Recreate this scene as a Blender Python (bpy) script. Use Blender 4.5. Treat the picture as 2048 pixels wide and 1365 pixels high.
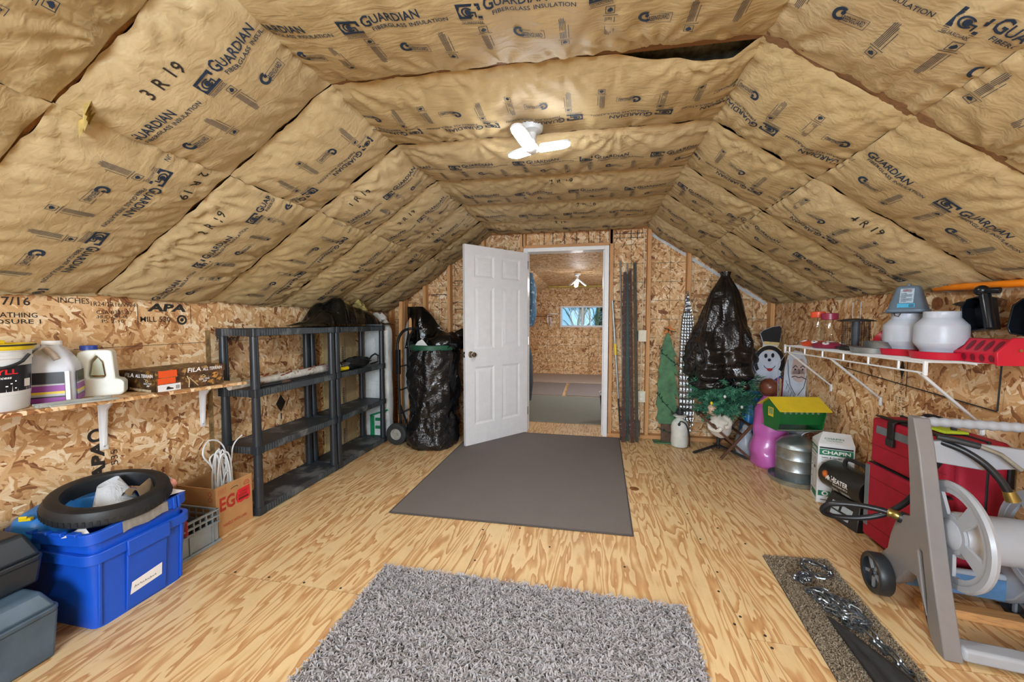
import bpy, math, random
import numpy as np
from mathutils import Vector, Matrix, noise
R = math.radians
random.seed(7)
scn = bpy.context.scene
for o in list(bpy.data.objects):
    bpy.data.objects.remove(o, do_unlink=True)
col = scn.collection
# ------------------------------------------------------------------ camera
cam_d = bpy.data.cameras.new('camera')
cam = bpy.data.objects.new('camera', cam_d)
col.objects.link(cam)
cam_d.sensor_width = 36.0
cam_d.sensor_fit = 'HORIZONTAL'
cam_d.lens = 36.0 * 763.0 / 2048.0
cam_d.clip_start = 0.05
cam_d.clip_end = 300
cam.location = (0, 0, 1.28)
cam.rotation_euler = (R(87.0), 0, R(11.25))
scn.camera = cam
# ------------------------------------------------------------------ world / exposure
w = bpy.data.worlds.new('sky')
scn.world = w
w.use_nodes = True
wn = w.node_tree.nodes
wl = w.node_tree.links
bg = wn['Background']
tcw = wn.new('ShaderNodeTexCoord'); spw = wn.new('ShaderNodeSeparateXYZ'); rpw = wn.new('ShaderNodeValToRGB')
wl.new(tcw.outputs['Generated'], spw.inputs[0]); wl.new(spw.outputs['Z'], rpw.inputs[0])
rpw.color_ramp.elements[0].position = 0.0; rpw.color_ramp.elements[0].color = (0.26, 0.50, 0.72, 1)
rpw.color_ramp.elements[1].position = 1.0; rpw.color_ramp.elements[1].color = (0.05, 0.18, 0.50, 1)
e_ = rpw.color_ramp.elements.new(0.15); e_.color = (0.11, 0.36, 0.70, 1)
wl.new(rpw.outputs[0], bg.inputs['Color'])
bg.inputs['Strength'].default_value = 0.8
sun_d = bpy.data.lights.new('sun', 'SUN'); sun_d.energy = 1.1; sun_d.angle = R(0.5); sun_d.color = (1.0, 0.95, 0.86)
sun = bpy.data.objects.new('sun', sun_d); col.objects.link(sun)
sun.rotation_euler = Vector((-0.8, 0.12, -0.62)).to_track_quat('-Z', 'Y').to_euler()
vs = scn.view_settings
vs.view_transform = 'Standard'
vs.look = 'None'
vs.gamma = 1.0
vs.use_curve_mapping = False
vs.exposure = 0.88
LAMP_E = 150.0
WIN_W = 92.0
def area(name, loc, rot, sx, sy, power, color):
    l = bpy.data.lights.new(name, 'AREA')
    l.shape = 'RECTANGLE'; l.size = sx; l.size_y = sy; l.energy = power; l.color = color
    o = bpy.data.objects.new(name, l); col.objects.link(o)
    o.location = loc; o.rotation_euler = rot
    return o
# added area lights as daylight at unseen windows; portal in the far window
area('added_daylight', (-0.25, -2.02, 1.42), (R(90), 0, 0), 1.5, 0.95, WIN_W, (0.76, 0.88, 1.0))  # unseen, behind the camera; added to raise the room's brightness
pt = area('window_portal', (-0.13, 9.40, 1.385), (R(-90), 0, 0), 0.97, 0.43, 1.0, (1, 1, 1)); pt.data.cycles.is_portal = True
area('added_daylight.001', (1.84, 6.6, 0.95), (0, R(90), 0), 0.75, 1.5, 24.0, (0.82, 0.91, 1.0))  # stands before a solid side wall; added to brighten the far room

# ------------------------------------------------------------------ materials
def lin(c):
    if isinstance(c, str):
        c = c.lstrip('#'); c = [int(c[i:i+2], 16) / 255 for i in (0, 2, 4)]
    return tuple((v / 12.92 if v <= 0.04045 else ((v + 0.055) / 1.055) ** 2.4) for v in c[:3]) + (1.0,)
MATS = {}
class NT:
    def __init__(s, name):
        m = bpy.data.materials.new(name); m.use_nodes = True
        s.m = m; s.n = m.node_tree.nodes; s.l = m.node_tree.links
        s.b = s.n['Principled BSDF']; s.out = s.n['Material Output']
    def new(s, t, **kw):
        n = s.n.new(t)
        for k, v in kw.items(): setattr(n, k, v)
        return n
    def set(s, sock, v):
        if hasattr(v, 'is_output'): s.l.new(v, sock)
        else: sock.default_value = v
    def math(s, op, a, b=0.0, c=0.0):
        n = s.new('ShaderNodeMath', operation=op)
        s.set(n.inputs[0], a); s.set(n.inputs[1], b); s.set(n.inputs[2], c)
        return n.outputs[0]
    def mix(s, f, a, b, mode='MIX'):
        n = s.new('ShaderNodeMix', data_type='RGBA', blend_type=mode)
        s.set(n.inputs[0], f); s.set(n.inputs[6], a); s.set(n.inputs[7], b)
        return n.outputs[2]
    def mixf(s, f, a, b):
        n = s.new('ShaderNodeMix', data_type='FLOAT')
        s.set(n.inputs[0], f); s.set(n.inputs[2], a); s.set(n.inputs[3], b)
        return n.outputs[0]
    def ramp(s, f, stops, interp='LINEAR'):
        n = s.new('ShaderNodeValToRGB'); n.color_ramp.interpolation = interp
        e = n.color_ramp.elements
        while len(e) < len(stops): e.new(0.5)
        for k, (p, c) in enumerate(stops):
            e[k].position = p; e[k].color = c if len(c) == 4 else lin(c)
        s.set(n.inputs[0], f)
        return n.outputs[0]
    def obj(s):
        return s.new('ShaderNodeTexCoord').outputs['Object']
    def sep(s, v):
        n = s.new('ShaderNodeSeparateXYZ'); s.l.new(v, n.inputs[0]); return n.outputs
    def comb(s, x, y, z=0.0):
        n = s.new('ShaderNodeCombineXYZ'); s.set(n.inputs[0], x); s.set(n.inputs[1], y); s.set(n.inputs[2], z); return n.outputs[0]
    def mapping(s, v, loc=(0, 0, 0), rot=(0, 0, 0), scale=(1, 1, 1)):
        n = s.new('ShaderNodeMapping'); s.l.new(v, n.inputs[0])
        n.inputs[1].default_value = loc; n.inputs[2].default_value = rot; n.inputs[3].default_value = scale
        return n.outputs[0]
    def noise(s, v, scale, detail=2, rough=0.5, dist=0.0):
        n = s.new('ShaderNodeTexNoise'); s.set(n.inputs['Vector'], v)
        n.inputs['Scale'].default_value = scale; n.inputs['Detail'].default_value = detail
        n.inputs['Roughness'].default_value = rough; n.inputs['Distortion'].default_value = dist
        return n.outputs['Fac']
    def bump(s, h, strength=0.3, dist=0.002):
        n = s.new('ShaderNodeBump'); s.set(n.inputs['Height'], h)
        n.inputs['Strength'].default_value = strength; n.inputs['Distance'].default_value = dist
        s.l.new(n.outputs[0], s.b.inputs['Normal']); return n
def mat(name, color, rough=0.5, metal=0.0, var=0.12, vscale=14.0, bump=0.0, bscale=120.0, bdist=0.002, spec=0.5, trans=0.0, emit=0.0, alpha=1.0, coat=0.0, aniso=None, sss=0.0, mottle=None):
    if name in MATS: return MATS[name]
    t = NT(name); c = lin(color); v = t.obj()
    if aniso: v = t.mapping(v, scale=aniso)
    if var > 0:
        nz = t.noise(v, vscale, 4, 0.6)
        d = tuple(x * (1 - var * 1.6) for x in c[:3]) + (1,)
        l = tuple(min(1, x * (1 + var)) for x in c[:3]) + (1,)
        cc = t.ramp(nz, [(0.3, d), (0.7, l)])
        if mottle:
            nz2 = t.noise(v, mottle[1], 3, 0.6)
            cc = t.mix(t.ramp(nz2, [(mottle[2], (0, 0, 0, 1)), (mottle[2] + 0.08, (1, 1, 1, 1))]), cc, lin(mottle[0]))
        t.l.new(cc, t.b.inputs['Base Color'])
    else:
        t.b.inputs['Base Color'].default_value = c
    t.b.inputs['Roughness'].default_value = rough
    t.b.inputs['Metallic'].default_value = metal
    t.b.inputs['Specular IOR Level'].default_value = spec
    t.b.inputs['Transmission Weight'].default_value = trans
    t.b.inputs['Alpha'].default_value = alpha
    t.b.inputs['Coat Weight'].default_value = coat
    if sss:
        t.b.inputs['Subsurface Weight'].default_value = sss
        t.b.inputs['Subsurface Scale'].default_value = 0.02
    if emit:
        t.b.inputs['Emission Color'].default_value = c; t.b.inputs['Emission Strength'].default_value = emit
    if bump:
        t.bump(t.noise(v, bscale, 3, 0.6), bump, bdist)
    MATS[name] = t.m
    return t.m

def osb(name, axes, grid=False, bright=1.0, seed=0.0, dim='#c39763'):
    """oriented strand board: overlapping long flakes, each with its own tone"""
    t = NT(name); o = t.sep(t.obj())
    u, v = o[axes[0]], (t.math('ADD', o[axes[1]], o[axes[2]]) if len(axes) > 2 else o[axes[1]])
    rnd = t.new('ShaderNodeObjectInfo').outputs['Random']
    p = t.comb(t.math('MULTIPLY_ADD', rnd, 37.0, u), t.math('MULTIPLY_ADD', rnd, 91.0, v), seed)
    wob = t.noise(p, 22, 1)
    wv = t.comb(t.math('MULTIPLY', t.math('SUBTRACT', wob, 0.5), 0.03), t.math('MULTIPLY', t.math('SUBTRACT', t.noise(p, 17, 1), 0.5), 0.03))
    add = t.new('ShaderNodeVectorMath', operation='ADD'); t.l.new(p, add.inputs[0]); t.l.new(wv, add.inputs[1]); p2 = add.outputs[0]
    H = None
    ang = [8, 62, 118, 160, 35, 92]
    for i, a in enumerate(ang):
        L, W = [(0.095, 0.026), (0.08, 0.020), (0.085, 0.016), (0.11, 0.030), (0.06, 0.013), (0.07, 0.018), (0.045, 0.010)][i]
        m = t.mapping(p2, loc=(i * 3.7, i * 1.9, 0), rot=(0, 0, R(a)))
        m2 = t.mapping(m, scale=(1 / L, 1 / W, 1))
        vo = t.new('ShaderNodeTexVoronoi', voronoi_dimensions='2D', feature='F1'); t.l.new(m2, vo.inputs['Vector']); vo.inputs['Scale'].default_value = 1.0
        rc = t.new('ShaderNodeSeparateColor'); t.l.new(vo.outputs['Color'], rc.inputs[0])
        gm = t.mapping(m, scale=(9, 150, 1))
        gr = t.noise(gm, 1.0, 0)
        tone = t.math('MULTIPLY_ADD', t.math('SUBTRACT', gr, 0.5), 0.30, rc.outputs[1])
        h = t.math('SUBTRACT', rc.outputs[0], t.math('MULTIPLY', vo.outputs['Distance'], 0.25))
        if H is None: H, Tn = h, tone
        else:
            k = t.math('GREATER_THAN', h, H)
            Tn = t.mixf(k, Tn, tone)
            H = t.math('MAXIMUM', H, h)
    c = t.ramp(Tn, [(0.0, '#714128'), (0.08, '#9c6840'), (0.20, '#bd8c5c'), (0.40, '#d0a472'), (0.62, '#dcb687'), (0.80, '#e6c69b'), (0.93, '#f0d9b4'), (1.0, '#f5e3c4')])
    big = t.noise(p, 2.2, 3, 0.6)
    c = t.mix(t.math('MULTIPLY', t.math('SUBTRACT', 0.62, big), 0.9), c, lin(dim), 'MIX')
    if bright != 1.0:
        c = t.mix(1.0, c, (bright, bright, bright, 1), 'MULTIPLY')
    if grid:
        def line(x, step, off):
            f = t.math('FRACT', t.math('MULTIPLY', t.math('ADD', x, off), 1.0 / step))
            d = t.math('MULTIPLY', t.math('ABSOLUTE', t.math('SUBTRACT', f, 0.5)), step)
            return t.math('LESS_THAN', d, 0.0032)
        g = t.math('MAXIMUM', line(u, 0.203, 0.05), line(v, 0.203, 0.02))
        g = t.math('MULTIPLY', g, t.math('GREATER_THAN', t.noise(p, 24, 2), 0.44))
        c = t.mix(t.math('MULTIPLY', g, 0.75), c, lin('#2f4a34'))
    t.l.new(c, t.b.inputs['Base Color'])
    t.b.inputs['Roughness'].default_value = 0.62
    t.b.inputs['Specular IOR Level'].default_value = 0.3
    t.bump(H, 0.35, 0.003)
    MATS[name] = t.m
    return t.m

def plywood(name):
    t = NT(name); o = t.sep(t.obj())
    rnd = t.new('ShaderNodeObjectInfo').outputs['Random']
    x = t.math('MULTIPLY_ADD', rnd, 53.0, o[0]); y = t.math('MULTIPLY_ADD', rnd, 31.0, o[1])
    p = t.comb(t.math('MULTIPLY', x, 7.5), t.math('MULTIPLY', y, 0.95), rnd)
    n1 = t.noise(p, 1.0, 3.0, 0.5, 0.5)
    jit = t.noise(t.comb(t.math('MULTIPLY', x, 26.0), t.math('MULTIPLY', y, 7.0), 0.0), 1.0, 2)
    val = t.math('ADD', t.math('MULTIPLY', n1, 11.0), t.math('MULTIPLY', jit, 1.0))
    f = t.math('FRACT', val)
    c = t.ramp(f, [(0.0, '#e8cb9c'), (0.45, '#e3c592'), (0.60, '#d4a976'), (0.86, '#c39463'), (0.94, '#b98655'), (1.0, '#e2c391')])
    fine = t.noise(t.comb(t.math('MULTIPLY', x, 240.0), t.math('MULTIPLY', y, 6.0), 0.0), 1.0, 2)
    c = t.mix(t.math('MULTIPLY', fine, 0.22), c, lin('#8f6238'))
    dirt = t.noise(t.comb(x, y, 3.0), 3.0, 5, 0.65)
    c = t.mix(t.ramp(dirt, [(0.52, (0, 0, 0, 1)), (0.75, (0.35, 0.35, 0.35, 1))]), c, lin('#a5835c'))
    t.l.new(c, t.b.inputs['Base Color'])
    t.b.inputs['Roughness'].default_value = 0.42
    t.b.inputs['Specular IOR Level'].default_value = 0.45
    t.bump(t.math('ADD', t.math('MULTIPLY', f, 0.5), fine), 0.12, 0.0015)
    MATS[name] = t.m
    return t.m

def kraft(name):
    t = NT(name); v = t.obj()
    rnd = t.new('ShaderNodeObjectInfo').outputs['Random']
    n1 = t.noise(v, 3.0, 2, 0.6)
    c = t.ramp(n1, [(0.3, '#b39e76'), (0.7, '#c3ae86')])
    fib = t.noise(t.mapping(v, rot=(0.4, 0.3, 0.9), scale=(60, 14, 60)), 1.0, 2, 0.6)
    c = t.mix(t.math('MULTIPLY', fib, 0.25), c, lin('#9c8458'))
    blot = t.noise(v, 9.0, 4, 0.7)
    c = t.mix(t.ramp(blot, [(0.55, (0, 0, 0, 1)), (0.72, (0.4, 0.4, 0.4, 1))]), c, lin('#cdb992'))
    c = t.mix(t.math('MULTIPLY', rnd, 0.25), c, lin('#ac935c'))
    t.l.new(c, t.b.inputs['Base Color'])
    t.b.inputs['Roughness'].default_value = 0.55
    t.b.inputs['Specular IOR Level'].default_value = 0.35
    wr = t.noise(t.mapping(v, rot=(0.2, 0.5, 0.7), scale=(1, 1, 1)), 9.0, 3, 0.5, 1.0)
    wr2 = t.noise(t.mapping(v, scale=(9, 34, 30)), 1.0, 2, 0.6, 0.6)
    t.bump(t.math('ADD', wr, t.math('MULTIPLY', wr2, 0.9)), 0.42, 0.012)
    MATS[name] = t.m
    return t.m

def lumber(name, color='#c9945c', axis=2):
    t = NT(name); v = t.obj()
    sc = [90, 90, 90]; sc[axis] = 3.0
    rnd = t.new('ShaderNodeObjectInfo').outputs['Random']
    n = t.noise(t.mapping(v, scale=sc), 1.0, 3, 0.55, 0.6)
    c = lin(color)
    cc = t.ramp(n, [(0.30, tuple(x * 0.66 for x in c[:3]) + (1,)), (0.5, c), (0.72, tuple(min(1, x * 1.22) for x in c[:3]) + (1,))])
    cc = t.mix(t.math('MULTIPLY', rnd, 0.3), cc, tuple(x * 0.75 for x in c[:3]) + (1,))
    t.l.new(cc, t.b.inputs['Base Color'])
    t.b.inputs['Roughness'].default_value = 0.6
    t.bump(n, 0.15, 0.001)
    MATS[name] = t.m
    return t.m

def bagplastic(name, color, rough=0.22, bs=0.7, spec=0.75, scale=9.0):
    t = NT(name); v = t.obj()
    n0 = t.noise(v, 3.0, 3)
    cc = lin(color)
    t.l.new(t.ramp(n0, [(0.3, tuple(x * 0.7 for x in cc[:3]) + (1,)), (0.7, tuple(min(1, x * 1.25) for x in cc[:3]) + (1,))]), t.b.inputs['Base Color'])
    t.b.inputs['Roughness'].default_value = rough
    t.b.inputs['Specular IOR Level'].default_value = spec
    a = t.noise(v, scale, 5, 0.62, 1.4)
    b = t.noise(t.mapping(v, scale=(1.0, 1.0, 3.4)), scale * 2.2, 4, 0.6, 0.8)
    r = t.math('ABSOLUTE', t.math('SUBTRACT', a, 0.5))
    t.bump(t.math('ADD', t.math('MULTIPLY', r, 2.0), t.math('MULTIPLY', b, 0.22)), bs, 0.03)
    MATS[name] = t.m
    return t.m

def glass(name, color=(1, 1, 1), base=0.004):
    """thin clear pane: mostly see-through, mirror-like at a slant"""
    t = NT(name)
    tr = t.new('ShaderNodeBsdfTransparent'); tr.inputs[0].default_value = tuple(color) + (1,)
    gl = t.new('ShaderNodeBsdfGlossy'); gl.inputs['Roughness'].default_value = 0.03
    lw = t.new('ShaderNodeLayerWeight'); lw.inputs[0].default_value = 0.5
    fr = t.math('MULTIPLY_ADD', t.math('POWER', lw.outputs['Facing'], 4.0), 0.5, base)
    nz = t.noise(t.obj(), 6.0, 2)
    mx = t.new('ShaderNodeMixShader')
    t.l.new(t.math('MULTIPLY_ADD', nz, base * 0.5, fr), mx.inputs[0]); t.l.new(tr.outputs[0], mx.inputs[1]); t.l.new(gl.outputs[0], mx.inputs[2])
    t.l.new(mx.outputs[0], t.out.inputs[0])
    MATS[name] = t.m
    return t.m

def carpet(name, c1, c2, scale=260.0, bumpd=0.004):
    t = NT(name); v = t.obj()
    n = t.noise(v, scale, 3, 0.7)
    n2 = t.noise(v, 5.0, 4, 0.6)
    c = t.mix(n, lin(c1), lin(c2))
    c = t.mix(t.math('MULTIPLY', n2, 0.35), c, lin(c1))
    t.l.new(c, t.b.inputs['Base Color'])
    t.b.inputs['Roughness'].default_value = 0.95
    t.b.inputs['Specular IOR Level'].default_value = 0.1
    t.bump(n, 0.8, bumpd)
    MATS[name] = t.m
    return t.m

# ------------------------------------------------------------------ geometry helpers
class G:
    def __init__(s, M=None):
        s.v = []; s.f = []; s.M = M or Matrix()
    def at(s, M): s.M = M; return s
    def pts(s, L):
        b = len(s.v)
        s.v.extend((s.M @ Vector(p))[:] for p in L)
        return b
    def face(s, *i): s.f.append(tuple(i))
    def box(s, x0, x1, y0, y1, z0, z1):
        b = s.pts([(x0, y0, z0), (x1, y0, z0), (x1, y1, z0), (x0, y1, z0), (x0, y0, z1), (x1, y0, z1), (x1, y1, z1), (x0, y1, z1)])
        for q in ((0, 3, 2, 1), (4, 5, 6, 7), (0, 1, 5, 4), (1, 2, 6, 5), (2, 3, 7, 6), (3, 0, 4, 7)):
            s.f.append(tuple(b + k for k in q))
        return s
    def cbox(s, c, d):
        return s.box(c[0] - d[0] / 2, c[0] + d[0] / 2, c[1] - d[1] / 2, c[1] + d[1] / 2, c[2] - d[2] / 2, c[2] + d[2] / 2)
    def frustum(s, x0, x1, y0, y1, z0, X0, X1, Y0, Y1, z1):
        b = s.pts([(x0, y0, z0), (x1, y0, z0), (x1, y1, z0), (x0, y1, z0), (X0, Y0, z1), (X1, Y0, z1), (X1, Y1, z1), (X0, Y1, z1)])
        for q in ((0, 3, 2, 1), (4, 5, 6, 7), (0, 1, 5, 4), (1, 2, 6, 5), (2, 3, 7, 6), (3, 0, 4, 7)):
            s.f.append(tuple(b + k for k in q))
        return s
    def bar(s, p0, p1, w, h, up=(0, 0, 1)):
        p0 = Vector(p0); p1 = Vector(p1); d = (p1 - p0); L = d.length; d.normalize()
        u = Vector(up); sd = d.cross(u)
        if sd.length < 1e-4: sd = d.cross(Vector((1, 0, 0)))
        sd.normalize(); u = sd.cross(d)
        M0 = s.M
        s.M = M0 @ Matrix(((sd.x, u.x, d.x, p0.x), (sd.y, u.y, d.y, p0.y), (sd.z, u.z, d.z, p0.z), (0, 0, 0, 1)))
        s.box(-w / 2, w / 2, -h / 2, h / 2, 0, L); s.M = M0
        return s
    def ring(s, c, ax, r, n, r2=None, start=0.0):
        ax = Vector(ax).normalized(); a = ax.orthogonal().normalized(); b = ax.cross(a)
        r2 = r if r2 is None else r2
        return [Vector(c) + a * (r * math.cos(start + 2 * math.pi * k / n)) + b * (r2 * math.sin(start + 2 * math.pi * k / n)) for k in range(n)]
    def cyl(s, p0, p1, r0, r1=None, n=16, caps=True):
        r1 = r0 if r1 is None else r1
        ax = Vector(p1) - Vector(p0)
        b = s.pts(s.ring(p0, ax, r0, n) + s.ring(p1, ax, r1, n))
        for k in range(n):
            s.face(b + k, b + (k + 1) % n, b + n + (k + 1) % n, b + n + k)
        if caps:
            s.f.append(tuple(b + n - 1 - k for k in range(n))); s.f.append(tuple(b + n + k for k in range(n)))
        return s
    def lathe(s, prof, n=24, closed=False, sx=1.0, sy=1.0):
        """profile of (radius, height) about local z"""
        idx = []
        for r, z in prof:
            if r < 1e-6: idx.append((s.pts([(0, 0, z)]),)); continue
            b = s.pts([(r * sx * math.cos(2 * math.pi * k / n), r * sy * math.sin(2 * math.pi * k / n), z) for k in range(n)])
            idx.append(tuple(range(b, b + n)))
        seq = list(zip(idx, idx[1:])) + ([(idx[-1], idx[0])] if closed else [])
        for a, c in seq:
            for k in range(n):
                k2 = (k + 1) % n
                if len(a) == 1 and len(c) == 1: continue
                if len(a) == 1: s.face(a[0], c[k2], c[k])
                elif len(c) == 1: s.face(a[k], a[k2], c[0])
                else: s.face(a[k], a[k2], c[k2], c[k])
        return s
    def tube(s, pts, r, n=8, closed=False, caps=True, rs=None):
        P = [Vector(p) for p in pts]; N = len(P); rings = []
        prev = None
        for i in range(N):
            if closed: d = P[(i + 1) % N] - P[i - 1]
            else: d = P[min(i + 1, N - 1)] - P[max(i - 1, 0)]
            if d.length < 1e-9: d = Vector((0, 0, 1))
            d.normalize()
            if prev is None: a = d.orthogonal().normalized()
            else:
                a = prev - d * prev.dot(d)
                a = a.normalized() if a.length > 1e-6 else d.orthogonal().normalized()
            prev = a; b2 = d.cross(a); rr = rs[i] if rs else r
            rings.append(s.pts([P[i] + a * (rr * math.cos(2 * math.pi * k / n)) + b2 * (rr * math.sin(2 * math.pi * k / n)) for k in range(n)]))
        for i in range(N - 1 + (1 if closed else 0)):
            a, c = rings[i], rings[(i + 1) % N]
            for k in range(n): s.face(a + k, a + (k + 1) % n, c + (k + 1) % n, c + k)
        if caps and not closed:
            s.f.append(tuple(rings[0] + n - 1 - k for k in range(n))); s.f.append(tuple(rings[-1] + k for k in range(n)))
        return s
    def prism(s, poly, z0, z1):
        """outline in local xy, extruded along local z"""
        n = len(poly)
        b = s.pts([(x, y, z0) for x, y in poly] + [(x, y, z1) for x, y in poly])
        A = sum(poly[i][0] * poly[(i + 1) % n][1] - poly[(i + 1) % n][0] * poly[i][1] for i in range(n))
        q = range(n) if A > 0 else range(n - 1, -1, -1)
        q = list(q)
        s.f.append(tuple(b + k for k in reversed(q))); s.f.append(tuple(b + n + k for k in q))
        for i in range(n):
            k, k2 = q[i], q[(i + 1) % n]
            s.face(b + k, b + k2, b + n + k2, b + n + k)
        return s
    def grid(s, fn, nu, nv, wrapu=False, wrapv=False):
        b = len(s.v)
        L = []
        for i in range(nu + (0 if wrapu else 1)):
            for j in range(nv + (0 if wrapv else 1)): L.append(fn(i / nu, j / nv))
        s.pts(L)
        cu = nu if wrapu else nu + 1; cv = nv if wrapv else nv + 1
        for i in range(nu):
            for j in range(nv):
                s.face(b + i * cv + j, b + ((i + 1) % cu) * cv + j, b + ((i + 1) % cu) * cv + (j + 1) % cv, b + i * cv + (j + 1) % cv)
        return s
    def ell(s, c, r, nu=16, nv=10, fn=None):
        def g(u, v):
            th = 2 * math.pi * u; ph = math.pi * (v - 0.5)
            d = Vector((math.cos(ph) * math.cos(th), math.cos(ph) * math.sin(th), math.sin(ph)))
            k = fn(d) if fn else 1.0
            return (c[0] + r[0] * d.x * k, c[1] + r[1] * d.y * k, c[2] + r[2] * d.z * k)
        return s.grid(g, nu, nv, wrapu=True)
    def rbox(s, x0, x1, y0, y1, z0, z1, r=0.02, n=4):
        """box with rounded vertical corners"""
        P = []
        for cx, cy, a0 in ((x1 - r, y1 - r, 0), (x0 + r, y1 - r, 90), (x0 + r, y0 + r, 180), (x1 - r, y0 + r, 270)):
            for k in range(n + 1):
                a = R(a0 + 90 * k / n); P.append((cx + r * math.cos(a), cy + r * math.sin(a)))
        return s.prism(P, z0, z1)
    def build(s, name, m, parent=None, bevel=0.0, smooth=40, seg=2, loc=None, sub=0):
        me = bpy.data.meshes.new(name)
        me.from_pydata(s.v, [], s.f)
        me.update()
        o = bpy.data.objects.new(name, me); col.objects.link(o)
        me.materials.append(m)
        if smooth:
            me.shade_smooth()
            me.set_sharp_from_angle(angle=R(smooth))
        if loc: o.location = loc
        if parent: o.parent = parent
        if bevel:
            md = o.modifiers.new('bevel', 'BEVEL'); md.width = bevel; md.segments = seg; md.limit_method = 'ANGLE'; md.angle_limit = R(35)
            md.harden_normals = False
        if sub:
            md = o.modifiers.new('sub', 'SUBSURF'); md.levels = sub; md.render_levels = sub
        return o
def fix_normals(o):
    import bmesh
    bm = bmesh.new(); bm.from_mesh(o.data); bmesh.ops.recalc_face_normals(bm, faces=bm.faces); bm.to_mesh(o.data); bm.free()
    return o
def tag(o, label=None, cat=None, group=None, kind=None):
    if label: o['label'] = label
    if cat: o['category'] = cat
    if group: o['group'] = group
    if kind: o['kind'] = kind
    return o
def thing(name, label, cat, loc=(0, 0, 0), rz=0.0, group=None):
    o = bpy.data.objects.new(name, None); col.objects.link(o)
    o.empty_display_size = 0.05
    o.location = loc; o.rotation_euler = (0, 0, R(rz))
    return tag(o, label, cat, group)
def dup(root, loc, rz=None, label=None):
    r = root.copy(); col.objects.link(r); r.location = loc
    if rz is not None: r.rotation_euler = (0, 0, R(rz))
    if label: r['label'] = label
    for ch in list(root.children):
        c = ch.copy(); col.objects.link(c); c.parent = r
        for g in ch.children:
            d = g.copy(); col.objects.link(d); d.parent = c
    return r
def XZ(y=0.0):   # plane facing -y : local x -> x, local y -> z
    return Matrix(((1, 0, 0, 0), (0, 0, -1, y), (0, 1, 0, 0), (0, 0, 0, 1)))
def YZ(x=0.0, flip=False):  # plane facing +x (left wall): local x -> +y ; flip faces -x: local x -> -y
    if flip: return Matrix(((0, 0, -1, x), (-1, 0, 0, 0), (0, 1, 0, 0), (0, 0, 0, 1)))
    return Matrix(((0, 0, 1, x), (1, 0, 0, 0), (0, 1, 0, 0), (0, 0, 0, 1)))
def TR(x, y, z): return Matrix.Translation((x, y, z))
# text ------------------------------------------------------------
_tc = {}
def flat_text(s, bold=0.0, spacing=1.0):
    key = (s, bold, spacing)
    if key in _tc: return _tc[key]
    cu = bpy.data.curves.new('t', 'FONT'); cu.body = s; cu.size = 1.0; cu.resolution_u = 2; cu.offset = bold; cu.space_character = spacing
    cu.fill_mode = 'FRONT'
    o = bpy.data.objects.new('t', cu); col.objects.link(o)
    dg = bpy.context.evaluated_depsgraph_get()
    me = bpy.data.meshes.new_from_object(o.evaluated_get(dg))
    V = np.array([v.co[:2] for v in me.vertices]) if len(me.vertices) else np.zeros((1, 2))
    F = [tuple(p.vertices) for p in me.polygons]
    bpy.data.objects.remove(o, do_unlink=True); bpy.data.curves.remove(cu); bpy.data.meshes.remove(me)
    mn = V.min(0); mx = V.max(0)
    V = V - mn
    _tc[key] = (V, F, mx - mn)
    return _tc[key]
def text2d(s, x, y, w=None, h=None, bold=0.0, shear=0.0, spacing=1.0):
    """lettering laid out with its lower left at x, y and stretched to w by h"""
    V, F, sz = flat_text(s, bold, spacing)
    kx = w / sz[0] if w else None; ky = h / sz[1] if h else None
    if kx is None: kx = ky
    if ky is None: ky = kx
    P = [(x + a * kx + shear * b * ky, y + b * ky) for a, b in V]
    return P, F
class Flat:
    """collects flat 2-d print"""
    def __init__(s): s.P = []; s.F = []
    def text(s, t, x, y, w=None, h=None, bold=0.0, shear=0.0, spacing=1.0):
        P, F = text2d(t, x, y, w, h, bold, shear, spacing); b = len(s.P); s.P += P; s.F += [tuple(i + b for i in f) for f in F]; return s
    def rect(s, x0, y0, x1, y1): return s.poly([(x0, y0), (x1, y0), (x1, y1), (x0, y1)])
    def poly(s, L): b = len(s.P); s.P += list(L); s.F.append(tuple(range(b, b + len(L)))); return s
    def frame(s, x0, y0, x1, y1, t):
        return s.rect(x0, y0, x1, y0 + t).rect(x0, y1 - t, x1, y1).rect(x0, y0, x0 + t, y1).rect(x1 - t, y0, x1, y1)
    def arc(s, cx, cy, r0, r1, a0=0, a1=360, n=20, sq=1.0):
        b = len(s.P)
        for k in range(n + 1):
            a = R(a0 + (a1 - a0) * k / n); s.P += [(cx + r0 * math.cos(a), cy + r0 * sq * math.sin(a)), (cx + r1 * math.cos(a), cy + r1 * sq * math.sin(a))]
        for k in range(n): s.F.append((b + 2 * k, b + 2 * k + 1, b + 2 * k + 3, b + 2 * k + 2))
        return s
    def disc(s, cx, cy, r, n=14, sq=1.0): return s.poly([(cx + r * math.cos(2 * math.pi * k / n), cy + r * sq * math.sin(2 * math.pi * k / n)) for k in range(n)])
    def line(s, pts, t):
        for (a, b), (c, d) in zip(pts, pts[1:]):
            L = math.hypot(c - a, d - b) or 1; nx, ny = -(d - b) / L * t / 2, (c - a) / L * t / 2
            s.poly([(a + nx, b + ny), (a - nx, b - ny), (c - nx, d - ny), (c + nx, d + ny)])
        return s
    def build(s, name, m, parent, M, fn=None, off=0.0):
        V = [tuple(fn(x, y)) if fn else (M @ Vector((x, y, off)))[:] for x, y in s.P]
        me = bpy.data.meshes.new(name); me.from_pydata(V, [], s.F); me.update()
        o = bpy.data.objects.new(name, me); col.objects.link(o); me.materials.append(m)
        o.parent = parent
        return o
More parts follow.
